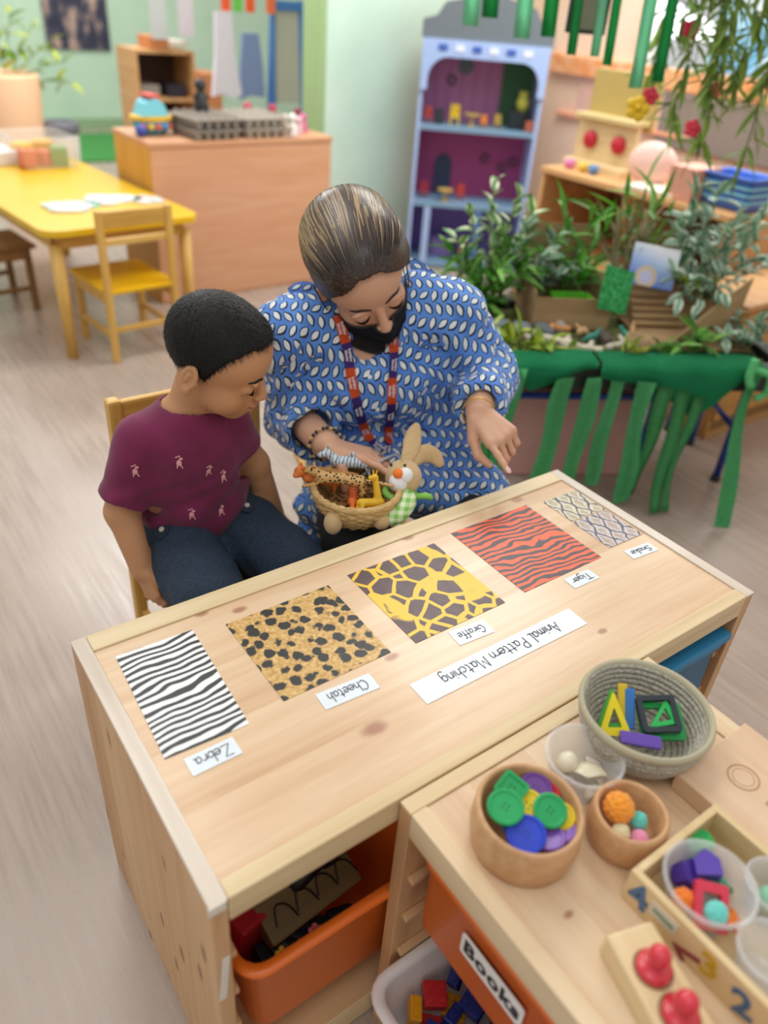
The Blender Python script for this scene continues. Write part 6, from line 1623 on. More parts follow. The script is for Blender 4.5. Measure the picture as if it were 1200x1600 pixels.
for p_ in [(.193, .692, .600), (.255, .655, .618), (.305, .655, .588), (.337, .668, .560), (.275, .670, .500), (.330, .670, .490), (.185, .70, .555), (.290, .66, .545)][:6]:
    c_, n_ = on_surface(bvT, p_)
    if c_ is None: continue
    z_ = n_; y_ = (Vector((0, 0, 1)) - z_ * z_.z).normalized(); x_ = y_.cross(z_); fr = frame(c_, x_, y_, z_)
    bm = nb(); sphere(bm, (0, 0, .0004), .0030, 10, 6, (1.0, 1.3, .25)); sphere(bm, (.0022, .0052, .0004), .0018, 8, 6, (1.3, 1, .3)); box(bm, (-.001, .0078, .0004), (.006, .0012, .0006), rot=(0, 0, .35)); box(bm, (.0028, -.004, .0004), (.0012, .005, .0006), rot=(0, 0, .4)); box(bm, (-.0022, -.0042, .0004), (.0012, .004, .0006))
    bm.transform(fr @ Matrix.Scale(1.5, 4)); wobj('embroidered_motif', bm, M_motif, ts)
# trousers
pt_p = [Ell((.329, .785, .410), (.102, .090, .068), None, .03), Cone(b_hR, b_kR, .068, .058, .02), Cone(b_hL, b_kL, .068, .058, .02), Cone(b_kR, (.252, .555, .13), .052, .048, .012), Cone(b_kL, (.418, .565, .13), .052, .048, .012)]
pm = build('trousers', pt_p, .004, .005, clips=[lambda X_, Y_, Z_: SEATZ + .0005 - Z_ + np.where(Y_ < .60, -.2, 0) + 0 * X_, lambda X_, Y_, Z_: .12 - Z_ + 0 * X_ + 0 * Y_])
wrinkle(pm, lambda c_: .0022 * np.sin(60 * c_[:, 1] + 40 * c_[:, 0] + 3 * np.sin(40 * c_[:, 2])) * (c_[:, 2] > .36)); relax(pm, 1)
m = Mt('navy_jersey'); v = m.coord('Object'); n = m.noise(v, 600, 3); n2 = m.noise(v, 250, 2)
M_navy = m.set(m.ramp(n2, [(.3, '#1e2c3c'), (.7, '#2d4054')]), .9, bump=n, bstr=.2)
bvP = bvh_of(pm); tr_o = wmesh('trousers', pm, M_navy, by, smooth=True); tag(tr_o, 'navy blue trousers with buttoned pocket flaps')
for tgt, rr in (((.238, .715, .463), .5), ((.405, .72, .455), -.5)):
    c_, n_ = on_surface(bvP, tgt)
    if c_ is None: continue
    z_ = n_; y_ = (Vector((.15, .45, .6)) - z_ * z_.dot(Vector((.15, .45, .6)))).normalized(); x_ = y_.cross(z_)
    bm = prism(nb(), [(-.014, -.020), (0, -.030), (.014, -.020), (.014, .026), (-.014, .026)], -.001, .0022, frame(c_, x_, y_, z_)); fl = wobj('pocket_flap', bm, plain('#22303f', .9), tr_o)
    wobj('button', cyl(nb(), c_ + z_ * .002 - y_ * .010, c_ + z_ * .0042 - y_ * .010, .0052, .0045, 16), plain('#cfc9bd', .35), fl)
for s_, kx in ((1, .252), (-1, .418)):
    bm = nb(); sphere(bm, (kx, .53, .036), .036, 16, 10, (1, 1.7, .8)); box(bm, (kx, .53, .010), (.066, .125, .018), bev=.008); wobj('shoe', bm, plain('#2b3038', .6), by, smooth=True)

# ================================================================== the woman
HW = Head((.660, .749, .858), (-.847, .321, -.425), (-.077, -.863, -.499), (-.527, -.39, .755), 1.05)
wo = thing('person', 'woman in a blue leaf print shirt and black face mask, seated and pointing', 'person', (.80, .86, 0))
RT = np.array([[-.943, -.333, 0], [.333, -.943, 0], [0, 0, 1.0]])
lean = RT @ rotx(.28)
w_nb = A3(.712, .788, .762); w_shR = A3(.552, .822, .735); w_shL = A3(.860, .712, .765); w_elR = A3(.588, .856, .540); w_wrR = A3(.543, .655, .574)
w_elL = A3(.948, .680, .622); w_wrL = A3(.797, .531, .640)
w_hR = A3(.745, .890, .405); w_hL = A3(.895, .865, .405); w_kR = A3(.548, .548, .412); w_kL = A3(.815, .512, .412)
fw = RT[:, 1]
trap_w = [Cone((.755, .800, .770), (.815, .760, .792), .042, .040, .04), Cone((.680, .830, .765), (.615, .838, .760), .042, .040, .04)]
torso_w = trap_w + [Ell((.722, .802, .660), (.140, .090, .120), lean, .04), Ell((.770, .850, .545), (.125, .098, .11), lean, .04), Ell((.820, .885, .420), (.158, .120, .090), RT, .04), Cone(w_shR, w_shL, .050, .050, .04),
           Ell(A3(.728, .80, .63) + fw * .055 + RT[:, 0] * .055, (.058, .045, .058), lean, .04), Ell(A3(.728, .80, .63) + fw * .055 - RT[:, 0] * .055, (.058, .045, .058), lean, .04)]
arms_w = [Cone(w_shR, w_elR, .046, .038, .02), Cone(w_elR, w_wrR, .037, .026, .012), Cone(w_shL, w_elL, .046, .038, .02), Cone(w_elL, w_wrL, .037, .025, .012)]
legs_w = [Cone(w_hR, w_kR, .078, .062, .03), Cone(w_hL, w_kL, .078, .062, .03), Cone(w_kR, (.555, .60, .08), .056, .036, .012), Cone(w_kL, (.82, .58, .08), .056, .036, .012), Cone((.555, .60, .05), (.54, .48, .030), .034, .026, .02), Cone((.82, .58, .05), (.81, .47, .030), .034, .026, .02)]
neck_w = [Cone(HW.w((0, -.030, -.060)), w_nb, .050, .052, .02), Cone(w_nb, (.72, .80, .70), .056, .075, .03)]
wR_d = (.62, -.78, -.06)
whR, wtR = hand_prims(w_wrR, wR_d, (.12, .16, .98), (-.7, -.5, -.3), .165, [(.10, .25, .2), (.12, .28, .2), (.15, .3, .2), (.2, .3, .2)], ((.26, .24, -.10), (.36, .34, -.26), (.42, .36, -.40)))
whL, wtL = hand_prims(w_wrL, (-.10, -.97, -.18), (-.30, -.22, .93), (-1, 0, 0), .168, [(.10, .06, .05), (.75, 1.1, .7), (.85, 1.2, .7), (.9, 1.2, .7)], ((.24, .22, -.10), (.42, .27, -.17), (.56, .22, -.22)), rf=.044)
prims = torso_w + arms_w + legs_w + neck_w + face_prims(HW, False) + whR + whL
me = build('woman_body', prims, .0031); relax(me, 1, .35)
T_w = lin('#cda084'); face_colors(me, HW, T_w, lin('#a8655a'), lin('#c8866c'), False)
bvW = bvh_of(me); wmesh('body', me, skin_mat('woman_skin', T_w), wo, smooth=True)
# brows, lashes, nails
M_browW = plain('#35251c', .7)
for s in (1, -1):
    wobj('eyebrow', snap_tube(bvW, HW, [(s * .013, .09, .0125), (s * .028, .09, .0180), (s * .046, .085, .0125)], .0028, .0002), M_browW, wo, smooth=True)
    wobj('eyelashes', lashes(bvW, HW, [(s * .0175, .09, -.0100), (s * .026, .09, -.0145), (s * .036, .088, -.0140), (s * .0465, .083, -.0080)], .0048, .0022), plain('#1c1412', .6), wo, smooth=True)
nails(wtL, [0, 4], .0062, plain('#d9b3ac', .25), wo); nails(wtR, [0, 1, 2, 4], .0062, plain('#5c1a26', .3), wo)
wobj('earring', sphere(nb(), HW.w((.0785, -.006, -.052)), .0035, 12, 8), plain('#ece6dc', .25), wo, smooth=True)
# hair
lineW = [(-.16, -.085), (-.09, -.080), (-.055, -.060), (-.030, -.022), (-.008, -.004), (.008, .000), (.018, .022), (.030, .046), (.044, .066), (.056, .076), (.12, .086)]
hp = [HW.e((-.007, -.014, .027), (.0880, .0985, .0800), .01), HW.e((0, .030, .044), (.0660, .0590, .0580), .02), HW.e((-.010, -.076, .016), (.078, .066, .078), .03), HW.e((-.045, -.075, -.030), (.040, .045, .050), .03)]
hm = build('hair', hp, .0034, clips=[hair_clip(HW, lineW, .8, .75)]); relax(hm, 1)
m = Mt('brown_hair'); v = m.coord('Object'); n = m.noise(m.scale(v, (90, 22, 90)), 3, 3)
M_hairW = m.set(m.ramp(n, [(.3, '#1d1512'), (.55, '#3a2b22'), (.75, '#5c4634')]), .38, bump=n, bstr=.4)
bvH = bvh_of(hm); hw_o = wmesh('hair', hm, M_hairW, wo, smooth=True); tag(hw_o, 'dark brown hair with blonde streaks, pulled back')
rg = np.random.RandomState(8)
VV = []; FF = []; CC = []
dkc, mdc, ltc, blc = [np.array(lin(c_)[:3]) for c_ in ('#1c1411', '#3b2b23', '#624e3e', '#b0956c')]
pole = unit((-.12, -.93, -.30)); ctr = np.array(HW.w((0, -.012, .026)))
for i in range(5200):
    a = rg.uniform(-1, 1); ang = a * 1.8
    st_ = unit((math.sin(ang) * .95, math.cos(ang) * .80 - .02, .56 - .46 * abs(a) ** 1.6 + rg.uniform(-.02, 1.0) * (1 - .4 * abs(a))))
    dots = np.clip(st_ @ pole, -.999, .999); th = math.acos(dots); t0 = rg.uniform(0, .35); t1 = min(.96, t0 + rg.uniform(.35, .7)); n_ = 14
    pts = []; wv = rg.uniform(-.02, .02)
    for k in range(n_ + 1):
        f_ = t0 + (t1 - t0) * k / n_; dl = (math.sin((1 - f_) * th) * st_ + math.sin(f_ * th) * pole) / math.sin(th); dl = dl + np.array([wv * math.sin(f_ * 5) + .02 * math.sin(9 * f_ + 6 * ang), 0, 0])
        dw = HW.R @ dl; o_ = ctr + dw * .24; h_ = bvH.ray_cast(Vector(o_), Vector(-dw), .4)
        if h_[0] is None: pts = None; break
        pts.append((np.array(h_[0]), np.array(h_[1]), f_))
    if not pts or HW.loc(pts[0][0])[2] < .0: continue
    q = .5 + .5 * math.sin(13 * ang + 2.0 * math.sin(5 * ang)); q = np.clip(q * 1.1 - .25 + rg.uniform(-.15, .3), 0, 1)
    tipc = mdc * (1 - q) + ltc * q
    wd = rg.uniform(.0007, .0015); lift = rg.uniform(.0008, .0036)
    if rg.rand() < .030: tipc = blc * rg.uniform(.6, 1.0); lift = rg.uniform(.0034, .0042); b0 = len(VV)
    b0 = len(VV)
    for k, (p_, nn, f_) in enumerate(pts):
        tg = pts[min(k + 1, n_)][0] - pts[max(k - 1, 0)][0]; s_ = np.cross(nn, tg); s_ /= np.linalg.norm(s_) + 1e-9
        e_ = max(0.0, math.sin(PI * k / n_)) ** .5; c_ = p_ + nn * (lift * e_); g_ = np.clip((f_ - .04) * 4.5, 0, 1); cc_ = dkc * (1 - g_) + tipc * g_
        VV += [c_ - s_ * wd * (.15 + .85 * e_), c_ + s_ * wd * (.15 + .85 * e_)]; CC += [cc_, cc_]
        if k: FF.append((b0 + 2 * k - 2, b0 + 2 * k - 1, b0 + 2 * k + 1, b0 + 2 * k))
m2 = bpy.data.meshes.new('hair_strands'); m2.from_pydata([tuple(x) for x in VV], [], FF); setcol(m2, 'Col', np.array(CC))
m = Mt('hair_strand'); M_strand = m.set(m.attr('Col'), .36, spec=.6)
so = wmesh('hair_strands', m2, M_strand, hw_o, smooth=True); so['kind'] = 'stuff'
# face mask
bm = nb(); NU, NV = 26, 12; g = {}
for i in range(NU + 1):
    a = -1 + 2 * i / NU; th = a * 1.22
    for j in range(NV + 1):
        f_ = j / NV
        ztop = -.035 + .004 * abs(a); zbot = -.120 + .045 * abs(a) ** 1.5
        z = ztop + (zbot - ztop) * f_
        prof_ = .108 - .020 * (2 * f_ - .75) ** 2 * (1 - .3 * abs(a)) + .006 * math.exp(-((a) / .18) ** 2) * (1 - f_)
        pleat = .0026 * math.sin(f_ * 6 * PI) * (1 - a * a)
        x = .0735 * math.sin(th) * .55 + .0735 * a * .42; wed = .6 * math.cos(th) ** .8 + .4 * (1 - .72 * abs(a) ** 1.15); y = -.012 + (prof_ + pleat) * wed + .010 * math.exp(-(a / .14) ** 2) * (1 - f_) * .6
        y += .006
        hit = bvW.ray_cast(Vector(HW.w((x, .20, z))), Vector(-HW.R[:, 1]), .3)
        if hit[0] is not None: y = max(y, HW.loc(np.array(hit[0]))[1] + .0045) if abs(a) > .12 else y
        g[i, j] = bm.verts.new(HW.w((x, y, z)))
edge_t = [g[i, 0].co.copy() for i in range(NU + 1)]; edge_b = [g[i, NV].co.copy() for i in range(NU + 1)]
for i in range(NU):
    for j in range(NV): bm.faces.new((g[i, j], g[i + 1, j], g[i + 1, j + 1], g[i, j + 1]))
bmesh.ops.solidify(bm, geom=list(bm.faces), thickness=.0016)
m = Mt('black_mask'); v = m.coord('Object'); n = m.noise(v, 900, 2)
mk = wobj('face_mask', bm, m.set(m.ramp(n, [(.3, '#131417'), (.7, '#212227')]), .55, bump=n, bstr=.1), wo, smooth=True); tag(mk, 'black cloth face mask')
for ed_ in (edge_t, edge_b): wobj('hem', tube(nb(), ed_, .0014, 6), plain('#26272c', .5), mk, smooth=True)
for s in (1, -1):
    bm = nb()
    tube(bm, [Vector(HW.w(p_)) for p_ in catmull([(s * .0715, .036, -.052), (s * .0800, .016, -.018), (s * .0820, -.004, .006), (s * .0815, -.020, -.006), (s * .080, -.016, -.05), (s * .0720, .030, -.080)])], .0013, 6)
    wobj('ear_loop', bm, plain('#141416', .6), mk, smooth=True)

# ---------------------------------------------------------------- leaf print shirt
m = Mt('leaf_print'); uvn = m.t.nodes.new('ShaderNodeUVMap'); uvn.uv_map = 'cloth'; ux, uy, _z = m.xyz(X(m.t, uvn.outputs[0]))
CW, CH = .0200, .0245
row = (uy / CH).f('FLOOR'); par = row.f('FLOORED_MODULO', 2.0)
cx = ux / CW + par * .5; col_i = cx.f('FLOOR')
lx = (cx.f('FRACT') - .5) * CW; ly = ((uy / CH).f('FRACT') - .5) * CH
h_ = ((col_i * 12.989 + row * 78.233).f('SINE') * 43758.5).f('FRACT')
an = (par * 2 - 1) * .55 + (h_ - .5) * .7
ca, sa = an.f('COSINE'), an.f('SINE')
rx = lx * ca + ly * sa; ry = ly * ca - lx * sa
def leafmask(rx, ry, hl, hw):
    q = ry / hl; w_ = (1.0 - q * q) * hw; return (w_ - rx.f('ABSOLUTE')) * (1.0 - (q.f('ABSOLUTE') > 1.0)) - (q.f('ABSOLUTE') > 1.0) * .01
outer = m.smooth(leafmask(rx - .0009, ry + .0003, .0130, .0076), -.0002, .0003)
inner = m.smooth(leafmask(rx, ry, .0104, .0045), -.0002, .0003)
vein = m.smooth((.0004 - rx.f('ABSOLUTE')), -.0002, .0002)
fab = m.noise(m.coord('Object'), 14, 3)
bc_ = m.ramp(fab, [(.3, '#4880d6'), (.7, '#6096e6')])
c1 = m.mix(outer, bc_, '#16294e'); c2 = m.mix(inner, c1, m.ramp(m.noise(m.coord('Object'), 200, 2), [(.3, '#cfe0e6'), (.7, '#f2f6f6')])); c3 = m.mix(vein * inner * .35, c2, '#8fb4c8')
thr = m.noise(m.coord('Object'), 900, 2)
M_leaf = m.set(c3, .75, bump=thr, bstr=.08, sheen=.1)
cufL = w_wrL + (w_elL - w_wrL) * .16; cufR = w_wrR + (w_elR - w_wrR) * .42
sh_w = [Cone(p_.a, p_.b, p_.r1 + .003, p_.r2 + .003, .04) for p_ in trap_w] + [Ell((.722, .802, .655), (.146, .096, .125), lean, .04), Ell((.772, .848, .545), (.142, .118, .12), lean, .05), Ell((.812, .870, .430), (.170, .140, .095), RT, .05), Cone(w_shR, w_shL, .052, .052, .04),
        Ell(A3(.728, .80, .63) + fw * .055 + RT[:, 0] * .055, (.062, .050, .062), lean, .05), Ell(A3(.728, .80, .63) + fw * .055 - RT[:, 0] * .055, (.062, .050, .062), lean, .05),
        Cone(w_shR, w_elR, .056, .056, .03), Cone(w_elR, cufR, .056, .052, .02), Cone(w_shL, w_elL, .056, .066, .04), Cone(w_elL, cufL, .066, .046, .02),
        Cone(w_hR + A3(-.02, -.05, .02), w_hR * .42 + w_kR * .58 + A3(-.012, 0, .012), .092, .078, .04), Cone(w_hL + A3(0, -.05, .02), w_hL * .06 + w_kL * .94 + A3(.012, 0, .012), .092, .074, .04),
        Cone((.70, .70, .44), (.73, .60, .44), .06, .05, .05), Cone((.83, .76, .62), (.875, .735, .50), .06, .06, .05), Cone(w_hR * .5 + w_kR * .5 + A3(-.09, .03, -.02), w_hR * .35 + w_kR * .65 + A3(-.09, 0, -.16), .022, .012, .04)]
sub = [Cone(w_nb - A3(0, 0, .03), HW.w((0, -.03, -.05)), .050, .058, .006, '-'), Cone(A3(.690, .735, .765), A3(.652, .712, .694), .052, .010, .006, '-'),
       Cone(cufR + (w_elR - w_wrR) * .10, w_wrR, .041, .046, .004, '-'), Cone(cufL + (w_elL - w_wrL) * .06, w_wrL, .030, .036, .004, '-')]
dR = unit(w_wrR - w_elR); dL = unit(w_wrL - w_elL)
sm = build('shirt', sh_w + sub, .0040, .004, clips=[sleeve_cut(dR, cufR, .075), sleeve_cut(dL, cufL, .07), lambda X_, Y_, Z_: .300 - Z_ + 0 * X_ + 0 * Y_])
def folds_w(c_):
    x, y, z = c_.T
    dl = np.linalg.norm(c_ - cufL, axis=1); dr = np.linalg.norm(c_ - w_elR, axis=1)
    f1 = .0042 * np.sin(58 * x + 30 * z + 5 * np.sin(22 * z + 9 * x)) * np.clip((.66 - z) * 7, 0, 1)
    f2 = .0030 * np.sin(75 * z - 40 * x + 4 * np.sin(30 * x)) * np.clip((z - .5) * 6, .3, 1)
    f3 = .005 * np.sin(110 * ((c_ - cufL) @ dL) + 20 * x) * np.exp(-(dl / .07) ** 2) + .006 * np.sin(80 * ((c_ - w_elR) @ dR) + 20 * z) * np.exp(-(dr / .10) ** 2)
    return f1 + f2 + f3
wrinkle(sm, folds_w); relax(sm, 1)
box_uv(sm, [(-.42, -.62, .66), (.80, -.58, .10), (-.55, .45, .70)])
bvS = bvh_of(sm); sm_o = wmesh('shirt', sm, M_leaf, wo, smooth=True); tag(sm_o, 'blue long sleeved shirt printed with white leaves')
# collar: two folded flaps
def flap(rows):
    R_ = [catmull([tuple(p_) for p_ in r], 5) for r in rows]; bm = nb(); G_ = []
    for k in range(9):
        f_ = k / 8; G_.append([])
        for a_, b_, c_ in zip(*R_):
            a_, b_, c_ = Vector(a_), Vector(b_), Vector(c_); G_[-1].append(bm.verts.new(a_ * (1 - f_) ** 2 + (b_ * 2 - (a_ + c_) / 2) * 2 * f_ * (1 - f_) + c_ * f_ * f_))
    for A_, B_ in zip(G_[:-1], G_[1:]):
        for k in range(len(A_) - 1): bm.faces.new((A_[k], A_[k + 1], B_[k + 1], B_[k]))
    bmesh.ops.solidify(bm, geom=list(bm.faces), thickness=.0022); bmesh.ops.recalc_face_normals(bm, faces=bm.faces)
    me_ = bpy.data.meshes.new('collar'); bm.to_mesh(me_); bm.free(); box_uv(me_, [(-.42, -.62, .66), (.80, -.58, .10), (-.55, .45, .70)]); wmesh('collar', me_, M_leaf, sm_o, smooth=True)
flap([[[0.8193, 0.8133, 0.8533], [0.8288, 0.7792, 0.849], [0.8343, 0.7335, 0.8363], [0.8327, 0.6917, 0.8216]], [[0.8038, 0.7822, 0.8385], [0.8066, 0.7488, 0.8377], [0.8165, 0.7161, 0.8299], [0.8271, 0.6863, 0.819]], [[0.7842, 0.7573, 0.818], [0.786, 0.7274, 0.8205], [0.7974, 0.7058, 0.8182], [0.8208, 0.6874, 0.8145]]])
flap([[[0.6351, 0.826, 0.8064], [0.6144, 0.8437, 0.8171], [0.5902, 0.8548, 0.8168], [0.5682, 0.85, 0.8089]], [[0.6199, 0.8009, 0.7988], [0.6017, 0.8176, 0.8107], [0.5836, 0.8338, 0.813], [0.5654, 0.8426, 0.8066]], [[0.6087, 0.7778, 0.7882], [0.5926, 0.7929, 0.8002], [0.5804, 0.8141, 0.8049], [0.5652, 0.8326, 0.8036]]])
for tgt in [(.653, .688, .678), (.648, .649, .628)]:
    c_, n_ = on_surface(bvS, tgt)
    if c_ is not None: wobj('button', cyl(nb(), c_ - n_ * .0005, c_ + n_ * .002, .0045, .0040, 14), plain('#e9ece8', .3), sm_o)
# black leggings
lg = [Ell((.818, .885, .415), (.160, .125, .085), RT, .04)] + [Cone(w_hR, w_kR, .080, .066, .03), Cone(w_hL, w_kL, .080, .066, .03), Cone(w_kR, (.555, .60, .10), .060, .044, .012), Cone(w_kL, (.82, .58, .10), .060, .044, .012)]
lm_ = build('leggings', lg, .005, .003, clips=[lambda X_, Y_, Z_: .09 - Z_ + 0 * X_ + 0 * Y_, lambda X_, Y_, Z_: SEATZ + .0005 - Z_ + np.where(Y_ < .76, -.2, 0) + 0 * X_])
wmesh('leggings', lm_, plain('#17191f', .8), wo, smooth=True)
for kx, ky in ((.547, .55), (.815, .53)):
    bm = nb(); sphere(bm, (kx, ky, .040), .044, 16, 10, (1, 2.2, .8)); box(bm, (kx, ky, .010), (.08, .20, .018), bev=.008); wobj('shoe', bm, plain('#222226', .6), wo, smooth=True)
# bracelets
q = unit(w_wrR - w_elR); bc0 = w_wrR - q * .012; e1 = unit(np.cross(q, (0, 0, 1))); e2 = np.cross(q, e1)
br = thing('bead_bracelet', 'dark and gold bead bracelet on the wrist of the basket hand', 'bracelet', tuple(bc0))
for i in range(26):
    a = 2 * PI * i / 26; wobj('bead', sphere(nb(), bc0 + e1 * .0315 * math.cos(a) + e2 * .0315 * math.sin(a), .0036, 8, 6), plain('#2b2724' if i % 3 else '#c9a860', .3), br, smooth=True)
q = unit(w_wrL - w_elL); bc0 = w_wrL + q * .002; e1 = unit(np.cross(q, (0, 0, 1))); e2 = np.cross(q, e1)
tag(wobj('gold_bracelet', tube(nb(), [bc0 + e1 * .030 * math.cos(2 * PI * i / 24) + e2 * .030 * math.sin(2 * PI * i / 24) for i in range(25)], .0016, 6), plain('#d0a850', .25, metal=.9), None, smooth=True), 'thin gold bracelet on the pointing wrist', 'bracelet')

# ---------------------------------------------------------------- lanyard with printed straps
ly_ = thing('lanyard', 'orange and purple printed lanyard round the neck of the woman', 'lanyard', (.66, .66, .66))
def strap(pts, first, text_dir):
    S_ = []
    for p_ in catmull(pts, 8):
        c_, n_ = on_surface(bvS, p_)
        if c_ is None: c_ = Vector(p_); n_ = Vector((-.5, -.65, .5))
        S_.append((c_ + n_ * .004, n_))
    # smooth
    for _ in range(3): S_ = [S_[0]] + [((S_[i - 1][0] + S_[i][0] * 2 + S_[i + 1][0]) / 4, (S_[i - 1][1] + S_[i][1] * 2 + S_[i + 1][1]).normalized()) for i in range(1, len(S_) - 1)] + [S_[-1]]
    seg = 8; k = first
    for a in range(0, len(S_) - 1, seg):
        part_ = S_[a:a + seg + 1]
        if len(part_) < 3: continue
        bm = nb(); rows = []; f_end = 1.0
        for i, (c_, n_) in enumerate(part_):
            gi = a + i; t_ = (S_[min(gi + 1, len(S_) - 1)][0] - S_[max(gi - 1, 0)][0]).normalized(); s_ = t_.cross(n_).normalized()
            w_ = .0092 * (1 - .55 * max(0, (gi / (len(S_) - 1) - .8) / .2))
            rows.append([bm.verts.new(c_ - s_ * w_), bm.verts.new(c_ + s_ * w_)])
        for A_, B_ in zip(rows[:-1], rows[1:]): bm.faces.new((A_[0], A_[1], B_[1], B_[0]))
        bmesh.ops.solidify(bm, geom=list(bm.faces), thickness=.0012)
        sg_ = wobj('strap_segment', bm, plain('#f0652a' if k % 2 else '#4f3590', .6), ly_, smooth=False)
        c_, n_ = part_[len(part_) // 2]; t_ = (part_[-1][0] - part_[0][0]).normalized(); ln = (part_[-1][0] - part_[0][0]).length; s_ = n_.cross(t_).normalized(); n2 = t_.cross(s_)
        if n2.dot(n_) < 0: n2 = -n2
        x_ = t_; y_ = n2.cross(x_)
        for row_, yo in (('building', .0036), ('blocks', -.0038)):
            me_ = text_mesh(row_, min(.0080, ln * .22), frame(c_ + n2 * .0016 + y_ * yo, x_, y_, n2), .0002, .00015); wmesh('lettering', me_, plain('#ece4ea', .6), sg_)
        k += 1
strap([(.622, .757, .779), (.618, .722, .740), (.611, .694, .702), (.605, .662, .658), (.602, .632, .620), (.606, .605, .592), (.621, .580, .576)], 1, 1)
strap([(.698, .681, .766), (.685, .662, .732), (.670, .641, .692), (.656, .618, .653), (.641, .601, .618), (.629, .585, .589), (.622, .576, .574)], 1, 1)
wobj('badge_card', bx((.604, .585, .545), (.058, .004, .085), rot=(.7, .3, .5), bev=.001), plain('#a9b4c0', .3), ly_)
wobj('badge_clip', bx((.617, .583, .573), (.010, .006, .022), rot=(.7, .3, .5), bev=.001), plain('#9aa0a8', .3, metal=.8), ly_)

# ================================================================== rabbit basket and toy animals on the lap
BC = A3(.533, .540, 0); BZ0, BZ1 = .4925, .549
m = Mt('straw'); v = m.coord('Object'); n = m.noise(m.scale(v, (60, 60, 400)), 1.5, 3)
M_straw = m.set(m.ramp(n, [(.3, '#b28f56'), (.55, '#cfae74'), (.75, '#dcc18c')]), .8, bump=n, bstr=.3)
rb = thing('rabbit_basket', 'straw basket shaped as a plush rabbit, held on the lap', 'basket', (BC[0], BC[1], BZ0))
rows_ = 9
for j in range(rows_):
    f_ = j / (rows_ - 1); z = BZ0 + .005 + (BZ1 - BZ0 - .006) * f_; r = .050 + .026 * math.sin(f_ * PI / 2)
    bm = nb(); N = 64; P = []
    for i in range(N):
        a = 2 * PI * i / N; rr = r + .0022 * math.sin(a * 16 + j * PI); P.append((BC[0] + rr * math.cos(a), BC[1] + rr * math.sin(a), z + .0008 * math.cos(a * 16 + j * PI)))
    tube(bm, P + [P[0]], .0044, 7, caps=False); wobj('woven_row', bm, M_straw, rb, smooth=True)
bm = nb(); lathe(bm, [(0, BZ0 + .0005), (.046, BZ0 + .0005), (.052, BZ0 + .006), (.073, BZ1 - .004), (.071, BZ1 - .004), (.049, BZ0 + .006), (0, BZ0 + .005)], 40, (BC[0], BC[1], 0)); wobj('inner_wall', bm, plain('#8f6f40', .9), rb, smooth=True)
bm = nb(); P = [(BC[0] + .0765 * math.cos(2 * PI * i / 60), BC[1] + .0765 * math.sin(2 * PI * i / 60), BZ1 + .0015 * math.sin(i * 3)) for i in range(60)]; tube(bm, P + [P[0]], .0062, 8, caps=False); wobj('braided_rim', bm, M_straw, rb, smooth=True)
m = Mt('tan_plush'); v = m.coord('Object'); n = m.noise(v, 500, 3)
M_plush = m.set(m.ramp(n, [(.3, '#c6a472'), (.7, '#d8bb8c')]), .95, bump=n, bstr=.3, sheen=.4)
hc = A3(.621, .520, .556)
def eu(px): return np.array(px)
hd = wobj('head', sphere(nb(), hc, .0335, 24, 16, (1, 1, .95)), M_plush, rb, smooth=True)
vd = unit((-.62, -.40, .25))
s1 = unit(np.cross(vd, (0, 0, 1))); u1 = np.cross(s1, vd)
wobj('muzzle', sphere(nb(), hc + vd * .026 + u1 * (-.006), .0175, 18, 12), plain('#e9ecee', .85), hd, smooth=True)
wobj('muzzle', sphere(nb(), hc + vd * .026 + u1 * .010 + s1 * (-.010), .0140, 18, 12), plain('#e9ecee', .85), hd, smooth=True)
wobj('nose', sphere(nb(), hc + vd * .036 + u1 * .012, .0100, 18, 12, (1, 1, .9)), plain('#ee7a2a', .8), hd, smooth=True)
wobj('eye', sphere(nb(), hc + vd * .020 + u1 * .026 - s1 * .004, .0028, 10, 8), plain('#1a1a1c', .3), hd, smooth=True)
wobj('eye', sphere(nb(), hc + vd * .018 + u1 * .020 + s1 * .022, .0028, 10, 8), plain('#1a1a1c', .3), hd, smooth=True)
def ear(pts, ws):
    P = catmull([tuple(p_) for p_ in pts], 4); bm = nb(); rows = []
    n_ = len(P)
    for i, p_ in enumerate(P):
        f_ = i / (n_ - 1); w_ = np.interp(f_, np.linspace(0, 1, len(ws)), ws); t_ = unit(np.array(P[min(i + 1, n_ - 1)]) - np.array(P[max(i - 1, 0)])); s_ = unit(np.cross(t_, (-.45, -.75, .45))); d_ = np.cross(s_, t_)
        ring = []
        for k in range(10):
            a = 2 * PI * k / 10; ring.append(bm.verts.new(np.array(p_) + s_ * w_ * math.cos(a) + d_ * w_ * .35 * math.sin(a)))
        rows.append(ring)
    for A_, B_ in zip(rows[:-1], rows[1:]):
        for k in range(10): bm.faces.new((A_[k], A_[(k + 1) % 10], B_[(k + 1) % 10], B_[k]))
    bm.faces.new(rows[0][::-1]); bm.faces.new(rows[-1]); return bm
wobj('ear', ear([(.634, .532, .577), (.655, .548, .590), (.674, .566, .606), (.690, .578, .622)], [.010, .015, .0175, .014, .004]), M_plush, rb, smooth=True)
wobj('ear', ear([(.640, .528, .572), (.670, .540, .578), (.697, .535, .574), (.708, .515, .556)], [.010, .015, .018, .015, .005]), M_plush, rb, smooth=True)
bm = nb()
for i in range(7): tube(bm, catmull([hc + A3(-.004, .006, .030), hc + A3(-.012 + .004 * i, .006, .044), hc + A3(-.022 + .007 * i, .004 - .002 * i, .050 + .004 * (i % 3))]), .0006, 4)
wobj('hair_tuft', bm, plain('#d9c98c', .8), hd)
m = Mt('green_gingham'); v = m.coord('Object'); x, y, z = m.xyz(v)
sx_ = ((x * .7 - y * .7) * 420).f('SINE') > 0.0; sy_ = ((z + x * .3 + y * .3) * 420).f('SINE') > 0.0
